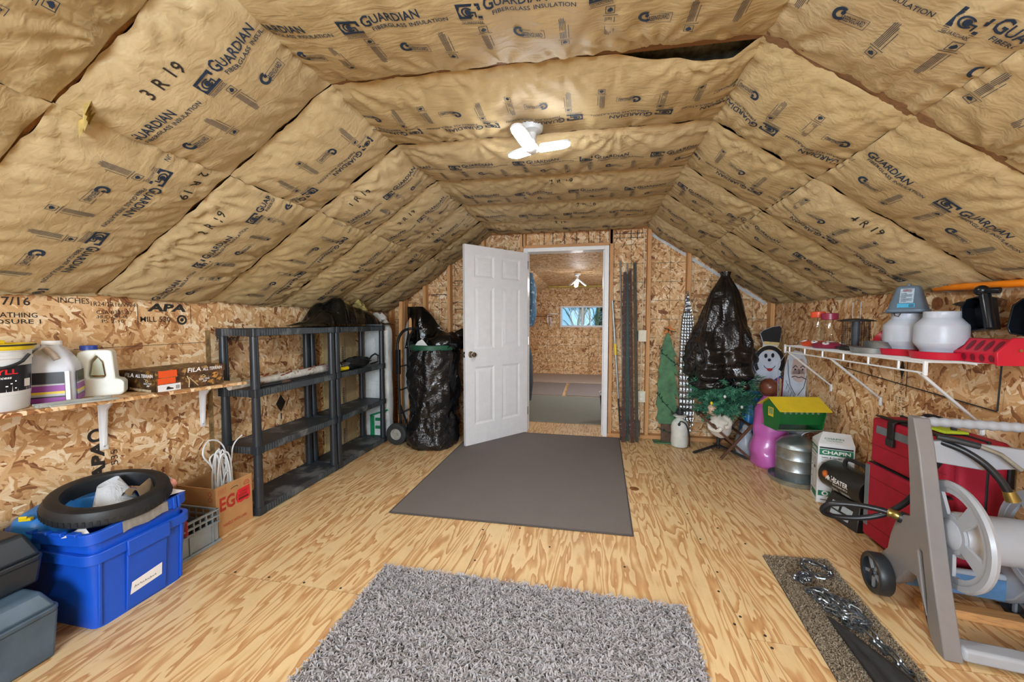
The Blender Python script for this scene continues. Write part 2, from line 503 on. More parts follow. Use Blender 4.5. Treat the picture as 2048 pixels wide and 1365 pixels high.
# ================================================================== STRUCTURE
XL, XR, YB, YF = -2.42, 1.86, 4.30, -2.0
KL, KR, ZC = (-1.10, 2.31), (0.61, 2.31), 2.31
PROF = [(XL, 1.42), (-1.62, 1.955), KL, KR, (1.09, 1.99), (XR, 1.475)]
M_osbL = osb('osb_wall_side', (1, 2))
M_osbB = osb('osb_wall_back', (0, 2), grid=True)
M_osbC = osb('osb_ceiling_far', (0, 1))
M_ply = plywood('plywood')
M_kraft = kraft('kraft_paper')
M_ink = mat('ink_blue', '#1d3148', 0.6, var=0.25, vscale=40)
M_inkk = mat('ink_black', '#2a251f', 0.7, var=0.3, vscale=50)
M_stud = lumber('lumber_upright', '#cf9a63', 2)
M_plate = lumber('lumber_flat', '#cb965f', 0)
M_raft = lumber('lumber_rafter', '#b98552', 0)
M_raft2 = lumber('lumber_rafter_dark', '#84603f', 0)
M_dark = mat('dark_gap', '#4a3a26', 0.9)
M_white = mat('white_paint', '#e6e6e6', 0.4, var=0.03)
M_doorw = mat('door_white', '#e2e3e6', 0.38, var=0.03)
M_chrome = mat('chrome', '#c8c8c8', 0.15, 1.0, var=0.05)
M_galv = mat('galvanised', '#aab2b4', 0.38, 0.85, var=0.12, vscale=20)
M_blackp = mat('black_plastic', '#23272b', 0.42, var=0.2, vscale=9, bump=0.1)
M_blackr = mat('black_rubber', '#1d2023', 0.5, var=0.25, bump=0.2, bscale=60)
M_whitep = mat('white_plastic', '#d6d8d9', 0.35, var=0.04)
M_ivory = mat('ivory_plastic', '#ddd6bc', 0.4, var=0.03)

# floor ---------------------------------------------------------
floor = tag(G().box(XL - 0.1, XR + 0.1, YF - 0.1, 9.5, -0.06, -0.019).build('floor', M_dark, smooth=0), kind='structure')
tag(floor, label='light plywood sheet floor with wavy grain')
def sheet(x0, x1, y0, y1):
    g = 0.0016
    G().box(x0 + g, x1 - g, y0 + g, y1 - g, -0.018, 0.0).build('plywood_sheet', M_ply, floor, smooth=0)
for c0, c1, seams in ((XL, -1.84, (YF, 0.33, 2.77, YB + 0.1)), (-1.84, -0.60, (YF, 1.55, 3.99, YB + 0.1)), (-0.60, 0.645, (YF, 0.30, 2.74, 3.30, YB + 0.1)), (0.645, XR, (YF, 1.63, 4.02, YB + 0.1))):
    for a, b in zip(seams, seams[1:]): sheet(c0, c1, a, b)
for c0, c1 in ((XL, -1.2), (-1.2, 0.0), (0.0, XR)):
    sheet(c0, c1, YB + 0.1, 6.8); sheet(c0, c1, 6.8, 9.3)
# nail heads along the seams
nh = G()
for x, y in [(-1.75 + 0.2 * k, 1.57) for k in range(5)] + [(0.66, 1.75 + 0.3 * k) for k in range(8)] + [(0.72, 1.66), (0.72, 1.60), (0.98, 1.645), (-0.58, 1.9), (-0.62, 2.2), (-0.4, 2.26), (0.62, 1.7), (0.62, 1.9), (0.2, 2.0), (-0.2, 2.1), (0.9, 2.35), (0.8, 2.5)]:
    nh.cyl((x, y, 0.0), (x, y, 0.0012), 0.006, n=8)
tag(nh.build('nail_heads', M_inkk, floor), kind='stuff')
kn = G().cyl((0.36, 2.98, 0), (0.36, 2.98, 0.0006), 0.035, n=16)
kn.build('knot', mat('knot', '#8a5327', 0.6, var=0.4, vscale=40), floor)

# side walls -----------------------------------------------------
def side_wall(name, x, sgn, label):
    wl_ = tag(G().box(min(x, x + 0.1 * sgn) + (0.012 if sgn > 0 else 0), max(x, x + 0.1 * sgn) - (0.012 if sgn < 0 else 0), YF, 9.3, 0, 1.7).build(name, M_dark, smooth=0), label, kind='structure')
    return wl_
wall_left = side_wall('wall_left', XL, -1, 'left knee wall of oriented strand board with black stamps')
wall_right = side_wall('wall_right', XR, 1, 'right knee wall of oriented strand board')
for wall, x, sgn, ys in ((wall_left, XL, -1, (YF, -0.4, 0.82, 2.045, 3.27, YB + 0.1)), (wall_right, XR, 1, (YF, -0.9, 0.32, 1.54, 2.76, 3.98, YB + 0.1))):
    for a, b in zip(ys, ys[1:]):
        G().box(min(x, x + 0.011 * sgn), max(x, x + 0.011 * sgn), a + 0.002, b - 0.002, 0, 1.66).build('osb_panel', M_osbL, wall, smooth=0)
    G().box(min(x, x + 0.011 * sgn), max(x, x + 0.011 * sgn), YB + 0.1, 9.3, 0, 1.66).build('osb_panel', M_osbL, wall, smooth=0)
# weathered edge strip beside the shelving and the printed lines on the left wall
M_grime = mat('grime_strip', '#8d7148', 0.8, var=0.4, vscale=30)
G().box(XL, XL + 0.0015, 2.025, 2.058, 0.0, 1.22).build('dirty_joint', M_grime, wall_left, smooth=0)
st = Flat()
def wl_text(t, y, z, w, h, **k): st.text(t, y, z, w, h, **k)
wl_text('APA', 1.70, 1.335, 0.21, 0.045, bold=0.045, shear=0.25)
wl_text('MILL 530', 1.665, 1.275, 0.155, 0.030, bold=0.01)
st.arc(1.885, 1.287, 0.018, 0.030, n=20).disc(1.885, 1.287, 0.011)
st.rect(1.652, 1.26, 1.655, 1.375).rect(1.937, 1.26, 1.940, 1.375)
wl_text('INCHES', 1.335, 1.365, 0.115, 0.026)
wl_text('1R24/2R16/W24', 1.455, 1.355, 0.19, 0.022)
wl_text('CSA 0325-07', 1.475, 1.315, 0.155, 0.020)
wl_text('HUD-UM-40', 1.480, 1.292, 0.125, 0.018)
wl_text('PS 2-10', 1.495, 1.270, 0.095, 0.018)
wl_text('7/16', 1.160, 1.348, 0.085, 0.036, bold=0.012)
wl_text('C CAT', 1.15, 1.395, 0.15, 0.03, bold=0.012)
wl_text('RATED SHEATHING', 1.00, 1.295, 0.265, 0.022, bold=0.008)
wl_text('EXPOSURE 1', 1.07, 1.268, 0.205, 0.020, bold=0.008)
st.rect(1.38, 1.142, 2.02, 1.1445)
st.rect(2.09, 1.142, 2.6, 1.1445)
st.text('APA', 0, 0, 0.19, 0.05, bold=0.05, shear=0.2) if False else None
wl_text('Norbord', 2.10, 1.148, 0.16, 0.030, bold=0.03)
st.poly([(2.145, 1.19), (2.175, 1.225), (2.205, 1.19)])
st.build('printed_stamp', M_inkk, wall_left, YZ(XL + 0.0012))
# upside lettering low on the wall, turned a quarter
st2 = Flat(); st2.text('APA', 0, 0, 0.20, 0.055, bold=0.05, shear=0.2).arc(0.235, 0.03, 0.02, 0.034).text('535', 0.06, -0.055, 0.08, 0.03)
st2.build('printed_stamp', M_inkk, wall_left, YZ(XL + 0.0012) @ TR(1.475, 0.47, 0) @ Matrix.Rotation(R(90), 4, 'Z'))
st3 = Flat(); st3.poly([(-0.05, 0), (0, 0.07), (0.05, 0), (0, -0.07)]).rect(-0.006, -0.13, 0.006, -0.08).text('A', -0.02, 0.09, 0.04, 0.05, bold=0.04)
st3.build('printed_stamp', M_inkk, wall_left, YZ(XL + 0.0012) @ TR(2.62, 0.62, 0))
# stamps on the right wall (lettering turned upright)
sr = Flat(); sr.text('HUD-UM-40  PS 2-10', 0, 0, 0.22, 0.018).text('CSA 0325-07 W24', 0, 0.028, 0.22, 0.018).text('SIZED FOR SPACING', 0, 0.056, 0.22, 0.016).text('1R24/2R16', 0.24, 0.02, 0.10, 0.02)
sr.build('printed_stamp', M_inkk, wall_right, YZ(XR - 0.0012, True) @ TR(-2.67, 0.60, 0) @ Matrix.Rotation(R(90), 4, 'Z'))
sr2 = Flat(); sr2.poly([(-0.02, 0), (0, 0.06), (0.02, 0), (0, -0.06)]).rect(0.035, -0.16, 0.04, 0.10)
sr2.build('printed_stamp', M_inkk, wall_right, YZ(XR - 0.0012, True) @ TR(-2.70, 0.99, 0))
kn2 = G().cyl((XR, 2.49, 1.375), (XR - 0.001, 2.49, 1.375), 0.035, n=18)
kn2.build('plugged_hole', mat('plug', '#9a6238', 0.7, var=0.3, vscale=60), wall_right)

# front gable wall behind the camera, with an unseen window added for brightness ------------------
gable = lambda p: [(p[0][0] - 0.1, 0.0)] + [(x, z + 0.12) for x, z in p] + [(p[-1][0] + 0.1, 0.0)]
wf = G().at(XZ(0))
def hole_wall(g, outline_z, x0, x1, hx0, hx1, hz0, hz1, d0, d1):
    """gable outline with one rectangular opening, as four solid pieces"""
    def top(x):
        for (ax, az), (bx, bz) in zip(outline_z, outline_z[1:]):
            if ax <= x <= bx: return az + (bz - az) * (x - ax) / (bx - ax)
        return outline_z[-1][1]
    def piece(a, b, zb, zt=None):
        xs = sorted({a, b} | {p[0] for p in outline_z if a < p[0] < b})
        up = [(x, (top(x) if zt is None else zt)) for x in xs]
        g.prism([(a, zb), (b, zb)] + up[::-1], d0, d1)
    piece(x0, hx0, 0); piece(hx1, x1, 0)
    if hz0 > 0: piece(hx0, hx1, 0, hz0)
    piece(hx0, hx1, hz1)
    return g
OUT = [(XL - 0.1, 1.55)] + [(x, z + 0.12) for x, z in PROF] + [(XR + 0.1, 1.6)]
M_osbF = osb('osb_wall_front', (0, 2))
wall_front = tag(hole_wall(G(XZ(YF)), OUT, XL, XR, -1.05, 0.55, 0.9, 1.95, 0.0, 0.09).build('wall_front', M_osbF, smooth=0), 'oriented strand board gable wall with an added window', kind='structure')
win1 = tag(G().box(-1.05, -1.0, YF - 0.05, YF + 0.02, 0.9, 1.95).box(0.5, 0.55, YF - 0.05, YF + 0.02, 0.9, 1.95).box(-1.0, 0.5, YF - 0.05, YF + 0.02, 0.9, 0.95).box(-1.0, 0.5, YF - 0.05, YF + 0.02, 1.9, 1.95).box(-0.275, -0.225, YF - 0.04, YF + 0.01, 0.95, 1.9).build('added_window_1', M_white, smooth=0), 'added white framed window in the unseen front gable', kind='structure')
M_glass = glass('window_glass')
for a, b in ((-1.0, -0.275), (-0.225, 0.5)):
    G().box(a, b, YF - 0.012, YF - 0.008, 0.95, 1.9).build('pane', M_glass, win1, smooth=0)

# back gable wall with door opening ------------------------------------
DX0, DX1, DZ = -0.705, 0.20, 2.085
YO = 4.39
wall_back = tag(hole_wall(G(XZ(YO + 0.06)), OUT, XL, XR, DX0, DX1, 0, DZ, 0.012, 0.055).build('wall_back', M_osbF, smooth=0), 'back gable wall of strand board with exposed studs', kind='structure')
def topz(x, o=0.0):
    for (ax, az), (bx, bz) in zip(PROF, PROF[1:]):
        if ax <= x <= bx: return az + (bz - az) * (x - ax) / (bx - ax) + o
    return 1.4
def bpanel(x0, x1, z0=0.0):
    xs = sorted({x0, x1} | {p[0] for p in PROF if x0 < p[0] < x1})
    G(XZ(YO)).prism([(x0, z0), (x1, z0)] + [(x, topz(x, 0.1)) for x in xs][::-1], -0.046, 0.0).build('osb_panel', M_osbB, wall_back, smooth=0)
for x0, x1, z0 in ((XL, -1.62, 0), (-1.618, DX0 - 0.02, 0), (DX0 - 0.018, DX1 + 0.018, DZ + 0.02), (DX1 + 0.02, 1.10, 0), (1.102, XR, 0)): bpanel(x0, x1, z0)
def stud(x, z0=0.04, z1=None, w=0.038, name='stud', y0=YB):
    z1 = topz(x) - 0.01 if z1 is None else z1
    G().box(x - w / 2, x + w / 2, y0, YO, z0, z1).build(name, M_stud, wall_back, bevel=0.002, smooth=0)
for x in (-2.38, -2.2, -1.93, -1.62, -1.20, -0.745, 0.245, 0.635, 1.035, 1.44, 1.83): stud(x)
stud(0.545 + 0.02, 0.9, 0.91) if False else None
for x in (-0.72, 0.238): stud(x, DZ + 0.03)
for a, b in ((XL, DX0 - 0.02), (DX1 + 0.02, XR)):
    G().box(a, b, YB, YO, 0, 0.038).build('bottom_plate', M_plate, wall_back, bevel=0.002, smooth=0)
G().box(DX0 - 0.02, DX1 + 0.02, YB + 0.012, YO, DZ + 0.014, DZ + 0.05).build('header', M_plate, wall_back, bevel=0.002, smooth=0)
G().box(KL[0], KR[0], YB + 0.02, YO, ZC - 0.03, ZC + 0.0).build('top_plate', M_plate, wall_back, bevel=0.002, smooth=0)
for x in (-1.78, -1.40, 0.44, 0.84): pass
tm_ = Flat(); rt_ = random.Random(6)
for x in (-0.50, -0.40, -0.27, -0.135, 0.0, 0.12):
    for k in range(5): tm_.rect(x - rt_.uniform(0.003, 0.006), 2.135 + 0.034 * k, x + rt_.uniform(0.003, 0.006), 2.165 + 0.034 * k)
for z, a_, b_ in ((2.235, 0.27, 0.60), (2.19, 0.27, 0.60), (1.76, -1.58, -1.25), (1.93, -1.5, -1.25), (1.60, -1.9, -1.66), (1.42, -1.58, -1.25)):
    x = a_
    while x < b_: q_ = rt_.uniform(0.02, 0.06); tm_.rect(x, z - rt_.uniform(0.002, 0.005), min(x + q_, b_), z + rt_.uniform(0.002, 0.005)); x += q_
for x in (0.335, 0.45, 0.52): tm_.rect(x - 0.004, 2.17, x + 0.004, 2.27)
tag(tm_.build('black_marks', M_inkk, wall_back, XZ(YO - 0.0012)), kind='stuff')
# pale sealing strip along the right slope
M_seal = mat('sealing_strip', '#c9cdd0', 0.5, var=0.15)
(lambda a, b: G(XZ(YO - 0.003)).prism([(a[0], a[1]), (b[0], b[1]), (b[0], b[1] - 0.035), (a[0], a[1] - 0.035)], 0, 0.002).build('sealing_strip', M_seal, wall_back, smooth=0))((0.64, 2.25), (1.80, 1.475))
# white door frame
M_fr = M_white
fr = tag(G().box(DX1 - 0.03, DX1 + 0.018, YB - 0.015, YO + 0.06, 0, DZ + 0.012).box(DX0 - 0.018, DX0 + 0.03, YB - 0.015, YO + 0.06, 0, DZ + 0.012).box(DX0 + 0.03, DX1 - 0.03, YB - 0.015, YO + 0.06, DZ - 0.03, DZ + 0.012).build('trim_1', M_fr, bevel=0.003), 'white wooden door frame around the opening', kind='structure')
G().box(DX1 - 0.042, DX1 - 0.03, YB + 0.03, YO + 0.05, 0, DZ - 0.03).build('door_stop', M_fr, fr, bevel=0.002)
G().box(DX1 - 0.045, DX1 - 0.0425, YB + 0.0, YB + 0.02, 0.93, 0.99).build('strike_plate', M_chrome, fr)
# six-panel door standing open; local x along the leaf from its hinge
door = tag(bpy.data.objects.new('door_1', None), 'white six-panel interior door standing open', kind='structure'); col.objects.link(door)
DW, DH, DT = 0.83, 2.03, 0.035
ang = math.atan2(-0.655, -0.535)
door.location = (DX0 + 0.03, YB - 0.02, 0.012); door.rotation_euler = (0, 0, ang)
cols_ = [(0.11, 0.365), (0.465, 0.72)]
rows_ = [(0.20, 0.80), (0.98, 1.62), (1.71, 1.94)]
# the leaf is built as stiles, rails and sunk raised panels
leaf = G()
xs = [0, 0.11, 0.365, 0.465, 0.72, DW]
leaf.box(0, 0.11, -DT, 0, 0, DH).box(0.72, DW, -DT, 0, 0, DH).box(0.365, 0.465, -DT, 0, 0, DH)
for a, b in cols_:
    zz = [0] + [z for r in rows_ for z in r] + [DH]
    for k in range(0, len(zz), 2): leaf.box(a, b, -DT, 0, zz[k], zz[k + 1])
leaf.build('door_leaf', M_doorw, door, smooth=0)
for a, b in cols_:
    for c, d in rows_:
        p = G()
        for sgn, y in ((1, -DT), (-1, 0.0)):
            i = 0.022; j = 0.055
            Y0, Y1, Y2 = y + 0.0 * sgn, y + 0.010 * sgn, y + 0.004 * sgn
            q = [(a, Y0, c), (b, Y0, c), (b, Y0, d), (a, Y0, d), (a + i, Y1, c + i), (b - i, Y1, c + i), (b - i, Y1, d - i), (a + i, Y1, d - i),
                 (a + j, Y2, c + j), (b - j, Y2, c + j), (b - j, Y2, d - j), (a + j, Y2, d - j)]
            bb = p.pts(q)
            for r0 in (0, 4):
                for k in range(4): 
                    f = (bb + r0 + k, bb + r0 + (k + 1) % 4, bb + r0 + 4 + (k + 1) % 4, bb + r0 + 4 + k)
                    p.f.append(f if sgn > 0 else f[::-1])
            f = (bb + 8, bb + 9, bb + 10, bb + 11); p.f.append(f if sgn > 0 else f[::-1])
        p.build('door_panel', M_doorw, door, smooth=0)
for sgn in (1, -1):
    y = 0.0 if sgn > 0 else -DT
    kb = G(TR(DW - 0.065, y, 0.93) @ Matrix.Rotation(R(-90 * sgn), 4, 'X')).lathe([(0.0, 0), (0.033, 0), (0.033, 0.006), (0.014, 0.012), (0.012, 0.030), (0.022, 0.038), (0.029, 0.052), (0.026, 0.066), (0.0, 0.072)], 20)
    kb.build('door_knob', M_chrome, door)
G().box(DW, DW + 0.0015, -DT + 0.006, -0.006, 0.90, 0.96).cyl((DW, -DT / 2, 0.93), (DW + 0.012, -DT / 2, 0.93), 0.008).build('latch', M_chrome, door)
for z in (0.2, 1.0, 1.85):
    G().cyl((-0.004, 0.006, z), (-0.004, 0.006, z + 0.09), 0.007, n=8).build('hinge', M_chrome, door)

# ------------------------------------------------------------------ ceiling: kraft faced batts between rafters
ceil = G()
def shell(off):
    L = [(XL - 0.1, 1.2)] + [(x, z + off) for x, z in [(XL - 0.02, 1.44)] + PROF[1:-1] + [(XR + 0.02, 1.46)]] + [(XR + 0.1, 1.2)]
    return L
for (a, b), (c, d) in zip(list(zip(shell(0.13), shell(0.13)[1:])), list(zip(shell(0.17), shell(0.17)[1:]))):
    bb = ceil.pts([(a[0], YF - 0.1, a[1]), (b[0], YF - 0.1, b[1]), (b[0], YO + 0.06, b[1]), (a[0], YO + 0.06, a[1]), (c[0], YF - 0.1, c[1]), (d[0], YF - 0.1, d[1]), (d[0], YO + 0.06, d[1]), (c[0], YO + 0.06, c[1])])
    for q in ((0, 3, 2, 1), (4, 5, 6, 7), (0, 1, 5, 4), (1, 2, 6, 5), (2, 3, 7, 6), (3, 0, 4, 7)): ceil.f.append(tuple(bb + k for k in q))
ceiling = tag(ceil.build('ceiling', M_dark, smooth=0), 'sloped attic ceiling lined with kraft faced insulation batts', kind='structure')
SEAMS = [-2.0, -1.40, -0.82, -0.23, 0.36, 0.95, 1.54, 2.125, 2.70, 3.28, 3.86, 4.385]
def ys(i, x):
    y = SEAMS[i] + 0.03 * (x + 0.25) * (1.0 if 0 < i < len(SEAMS) - 1 else 0.0)
    return y
for i in range(1, len(SEAMS) - 1):
    rf = G()
    for (ax, az), (bx, bz) in zip(PROF, PROF[1:]):
        dz = 0.010 if (i == 6 and ax > -1.2) else 0.032
        rf.bar((ax, ys(i, ax), az + dz), (bx, ys(i, bx), bz + dz), 0.036, 0.036, up=(0, 1, 0))
    rf.build('rafter', M_raft2 if i == 6 else M_raft, ceiling, smooth=0)

# one repeat of the print on the paper: length 0.60 along the batt
def motif(small=True):
    f = Flat()
    # emblem box
    f.poly([(0.0, 0.0), (0.105, 0.0), (0.105, 0.012), (0.0, 0.012)]).poly([(0.0, 0.056), (0.105, 0.056), (0.105, 0.068), (0.0, 0.068)])
    f.poly([(0, 0.012), (0.016, 0.012), (0.006, 0.034), (0.016, 0.056), (0, 0.056)]).poly([(0.105, 0.056), (0.090, 0.056), (0.094, 0.040), (0.105, 0.040)])
    f.arc(0.046, 0.034, 0.020, 0.028, 40, 330, 14, 0.8).disc(0.048, 0.034, 0.014, 10).rect(0.056, 0.030, 0.082, 0.037)
    f.rect(0.075, 0.012, 0.082, 0.037)
    if small:
        f.rect(0.0, -0.006, 0.105, -0.004).text('GUARDIAN', 0.006, -0.022, 0.093, 0.013).rect(0.0, -0.027, 0.105, -0.025)
    f.text('G', 0.120, 0.026, 0.042, 0.056, bold=0.02).text('UARDIAN', 0.166, 0.030, 0.225, 0.042, bold=0.015)
    f.text('FIBERGLASS', 0.150, -0.002, 0.165, 0.020, bold=0.008).text('INSULATION', 0.330, -0.002, 0.180, 0.020, bold=0.008)
    return f
def motif2():
    f = Flat()
    # hand in a box with warning lines running across the batt
    for x0, up in ((0.07, 1), (0.43, -1)):
        yb = -0.075 if up > 0 else -0.235
        f.frame(x0, yb, x0 + 0.040, yb + 0.036, 0.0025).poly([(x0 + 0.008, yb + 0.010), (x0 + 0.020, yb + 0.007), (x0 + 0.033, yb + 0.014), (x0 + 0.030, yb + 0.022), (x0 + 0.020, yb + 0.029), (x0 + 0.014, yb + 0.022), (x0 + 0.009, yb + 0.019)])
        lb = yb - 0.010 if up > 0 else yb + 0.044
        f.rect(x0 - 0.010, lb, x0 + 0.055, lb + 0.0025)
        for k in range(7):
            L = (0.115, 0.12, 0.118, 0.12, 0.105, 0.0, 0.085)[k]
            if L == 0: continue
            y0 = lb - 0.008 if up > 0 else lb + 0.010
            f.rect(x0 + 0.0065 * k, y0 - L if up > 0 else y0, x0 + 0.0065 * k + 0.0026, y0 if up > 0 else y0 + L)
    # round-cornered certification mark with a crescent
    f.arc(0.245, -0.125, 0.016, 0.030, 60, 320, 14).disc(0.252, -0.118, 0.009, 8).text('REENGUARD', 0.262, -0.150, 0.088, 0.026, bold=0.01)
    f.frame(0.255, -0.160, 0.360, -0.112, 0.002)
    return f
def stampR(s): return Flat().text(s, 0, 0, None, 0.040, bold=0.012, spacing=1.15)
MOT = [motif(), motif2()]
for m_ in MOT: m_.P = [(x * 0.72, y * 0.78) for x, y in m_.P]

def batt(i, k, seed, text=True, flip=False, sag=0.055, res=1.0, stamp=None, voff=0.0, uoff=0.0, drop=None):
    """paper faced batt in bay i on profile segment k"""
    rng = random.Random(seed)
    (ax, az), (bx, bz) = PROF[k], PROF[k + 1]
    L = math.hypot(bx - ax, bz - az)
    nrm = np.array([(bz - az) / L, 0, -(bx - ax) / L])   # towards the room
    if nrm[2] > 0: nrm = -nrm
    g = 0.004
    Wd = SEAMS[i + 1] - SEAMS[i]
    ns = max(8, int(L / 0.012 * res)); nt = max(6, int(Wd / 0.016 * res))
    s = np.linspace(0, 1, ns + 1)[:, None] * np.ones((1, nt + 1)); t = np.linspace(0, 1, nt + 1)[None, :] * np.ones((ns + 1, 1))
    sm, tm = s * L, t * Wd
    edge = np.minimum(tm, Wd - tm); end = np.minimum(sm, L - sm)
    e0 = sm if k in (0,) else (L - sm if k == 4 else None)
    endf = np.clip(end / 0.16, 0, 1) ** 0.6
    if e0 is not None: endf = np.where(e0 < L / 2, np.clip(e0 / 0.05, 0, 1) ** 0.5, endf)
    bul = (1 - np.abs(2 * t - 1) ** 2.4) ** 0.75
    d = sag * bul * (0.35 + 0.65 * endf)
    # staples and the fans of creases that start at them
    wr = np.zeros_like(d); sc = np.zeros_like(d)
    for side in (0, 1):
        y0 = 0 if side == 0 else Wd
        x = rng.uniform(0.0, 0.1); lst = []
        while x < L: lst.append(x); x += rng.uniform(0.13, 0.30)
        for q in lst:
            r = np.hypot(sm - q, tm - y0) + 1e-6; th = np.arctan2(tm - y0, sm - q)
            m = rng.choice((9, 11, 13, 15)); A = rng.uniform(0.003, 0.012)
            wr += A * np.exp(-r / rng.uniform(0.10, 0.26)) * np.clip(r / 0.06, 0, 1) * np.cos(m * th + rng.uniform(0, 6.3))
        # paper lifts a little between staples
        ls = np.array([-0.1] + lst + [L + 0.1])
        dist = np.abs(sm[:, :1] - ls[None, :]).min(1)[:, None]
        sc += 0.010 * np.clip(dist / 0.09, 0, 1) * np.exp(-np.abs(tm - y0) / 0.03)
    # soft diagonal buckles over the field
    a = rng.uniform(-0.6, 0.6); ph = rng.uniform(0, 6); fq = rng.uniform(14, 26)
    fld = np.sin(fq * (sm * math.cos(a) + tm * math.sin(a)) + ph + 1.5 * np.sin(4 * tm + ph)) * 0.0022 * bul
    fld += np.sin(fq * 2.1 * (sm * math.cos(a + 0.3) + tm * math.sin(a + 0.3)) + 2 * ph + 2.0 * np.sin(6 * sm)) * 0.0010 * bul
    d = d + wr * np.clip(edge / 0.02, 0, 1) * (0.4 + 0.6 * endf) + sc + fld + 0.003
    for side in (0, 1):
        e = tm if side == 0 else Wd - tm
        slant = rng.uniform(-0.6, 0.6); sp_ = sm + slant * e
        f_ = np.zeros_like(d)
        for _ in range(4): f_ += np.sin(sp_ * 2 * math.pi / rng.uniform(0.045, 0.12) + rng.uniform(0, 6.3) + 1.2 * np.sin(sp_ * rng.uniform(4, 9) + rng.uniform(0, 6)))
        md_ = 0.25 + 0.75 * (0.5 + 0.5 * np.sin(sm * rng.uniform(4, 9) + rng.uniform(0, 6)))
        d = d + rng.uniform(0.0012, 0.0026) * f_ * md_ * np.exp(-e / rng.uniform(0.10, 0.22)) * np.clip(e / 0.015, 0, 1)
        for _ in range(int(9 * L) + 4):
            q = rng.uniform(0, L); a_ = R(rng.uniform(-58, 58)); y0 = 0 if side == 0 else Wd; sg = 1 if side == 0 else -1
            al = (sm - q) * math.sin(a_) + sg * (tm - y0) * math.cos(a_); pe = (sm - q) * math.cos(a_) - sg * (tm - y0) * math.sin(a_)
            ln = rng.uniform(0.10, 0.40); wd_ = rng.uniform(0.008, 0.017) * (0.5 + np.clip(al / ln, 0, 1.5))
            d = d + rng.choice((1, 1, -0.8)) * rng.uniform(0.0015, 0.0050) * np.exp(-(pe / wd_) ** 2) * np.exp(-np.clip(al, 0, None) / ln) * (al > 0) * np.clip(al / 0.02, 0, 1)
    # puckered ends
    pk = 0.007 * np.exp(-end / 0.05) * np.sin(tm * rng.uniform(60, 90) + 3 * np.sin(tm * 17)) * np.clip(edge / 0.04, 0, 1)
    d = d + pk
    X = ax + (bx - ax) * s; Z = az + (bz - az) * s
    ov = 0.0
    Yn = SEAMS[i] + 0.03 * (X + 0.25) * (1 if i > 0 else 0) + g; Yf = SEAMS[i + 1] + 0.03 * (X + 0.25) * (1 if i + 1 < len(SEAMS) - 1 else 0) - g
    jag = np.interp(sm, np.linspace(0, L, 24), [rng.uniform(-0.005, 0.005) for _ in range(24)])
    Y = Yn + jag * (1 - t) + (Yf - Yn) * t
    if drop:      # paper pulled back from the rafter near one end of its front edge
        c0, c1, dy = drop
        q = np.clip((s - c0) / (c1 - c0), 0, 1); q = q * q * (3 - 2 * q)
        q *= np.clip((1.0 - s) / 0.05, 0.0, 1)
        Y = Y + dy * q * (1 - t) ** 2
        d = d + 0.03 * q * (1 - t) ** 2
    P = np.stack([X + nrm[0] * d, Y, Z + nrm[2] * d], -1)
    if k in (0, 4):          # turned-down flap on the knee wall
        e = 0 if k == 0 else -1
        wx = (XL + 0.006) if k == 0 else (XR - 0.006)
        hang = 0.016 + 0.010 * np.sin(t[0] * rng.uniform(3, 6) + rng.uniform(0, 6)) + np.array([rng.uniform(-0.004, 0.004) for _ in range(nt + 1)])
        fl = np.stack([np.full(nt + 1, wx), Y[e], PROF[0][1] - 0.005 - hang if k == 0 else PROF[5][1] - 0.012 - hang], -1)
        md = (P[e] * 0.35 + fl * 0.65); md[:, 0] = wx + (0.012 if k == 0 else -0.012)
        P = np.concatenate([fl[None], md[None], P], 0) if k == 0 else np.concatenate([P, md[None], fl[None]], 0)
    nr = P.shape[0]
    idx = np.arange(nr * (nt + 1)).reshape(nr, nt + 1)
    F = np.stack([idx[:-1, :-1], idx[:-1, 1:], idx[1:, 1:], idx[1:, :-1]], -1).reshape(-1, 4)
    me = bpy.data.meshes.new('insulation_batt'); me.from_pydata(P.reshape(-1, 3).tolist(), [], F.tolist()); me.update(); me.shade_smooth()
    o = bpy.data.objects.new('insulation_batt', me); col.objects.link(o); me.materials.append(M_kraft); o.parent = ceiling
    if not text: return o
    # lettering laid on the paper
    N = np.zeros_like(P)
    du = np.gradient(P, axis=0); dv = np.gradient(P, axis=1); N = np.cross(du, dv); N /= np.linalg.norm(N, axis=2, keepdims=True) + 1e-9
    if (N * nrm).sum() < 0: N = -N
    o0 = 2 if k == 0 else 0
    def surf(u, v):
        fu = min(max(u / L, 0.0), 0.9999) * ns; fv = min(max(v / Wd, 0.0), 0.9999) * nt
        i0, j0 = int(fu), int(fv); a_, b_ = fu - i0, fv - j0; i0 += o0
        def bl(A): return (A[i0, j0] * (1 - a_) * (1 - b_) + A[i0 + 1, j0] * a_ * (1 - b_) + A[i0, j0 + 1] * (1 - a_) * b_ + A[i0 + 1, j0 + 1] * a_ * b_)
        return bl(P) + bl(N) * 0.0022
    # seen from inside the room the print must read unmirrored: v runs away from the viewer, u rightwards
    acc = Flat()
    v0 = Wd * (0.42 + voff)
    per = 0.405
    u = -rng.uniform(0.0, 0.5) + uoff
    def put(f, du_, dv_):
        cl = {}
        b = len(acc.P); keep = []
        for x, y in f.P:
            X_, Y_ = x + du_, -y
            if flip: X_, Y_ = L - X_, -Y_
            acc.P.append((X_, v0 + dv_ + Y_))
        for fc in f.F:
            if all(0.012 < acc.P[b + q][0] < L - 0.012 and 0.012 < acc.P[b + q][1] < Wd - 0.012 for q in fc): acc.F.append(tuple(b + q for q in fc))
    while u < L + 0.1:
        put(MOT[0], u, 0.0); put(MOT[1], u, 0.0); u += per
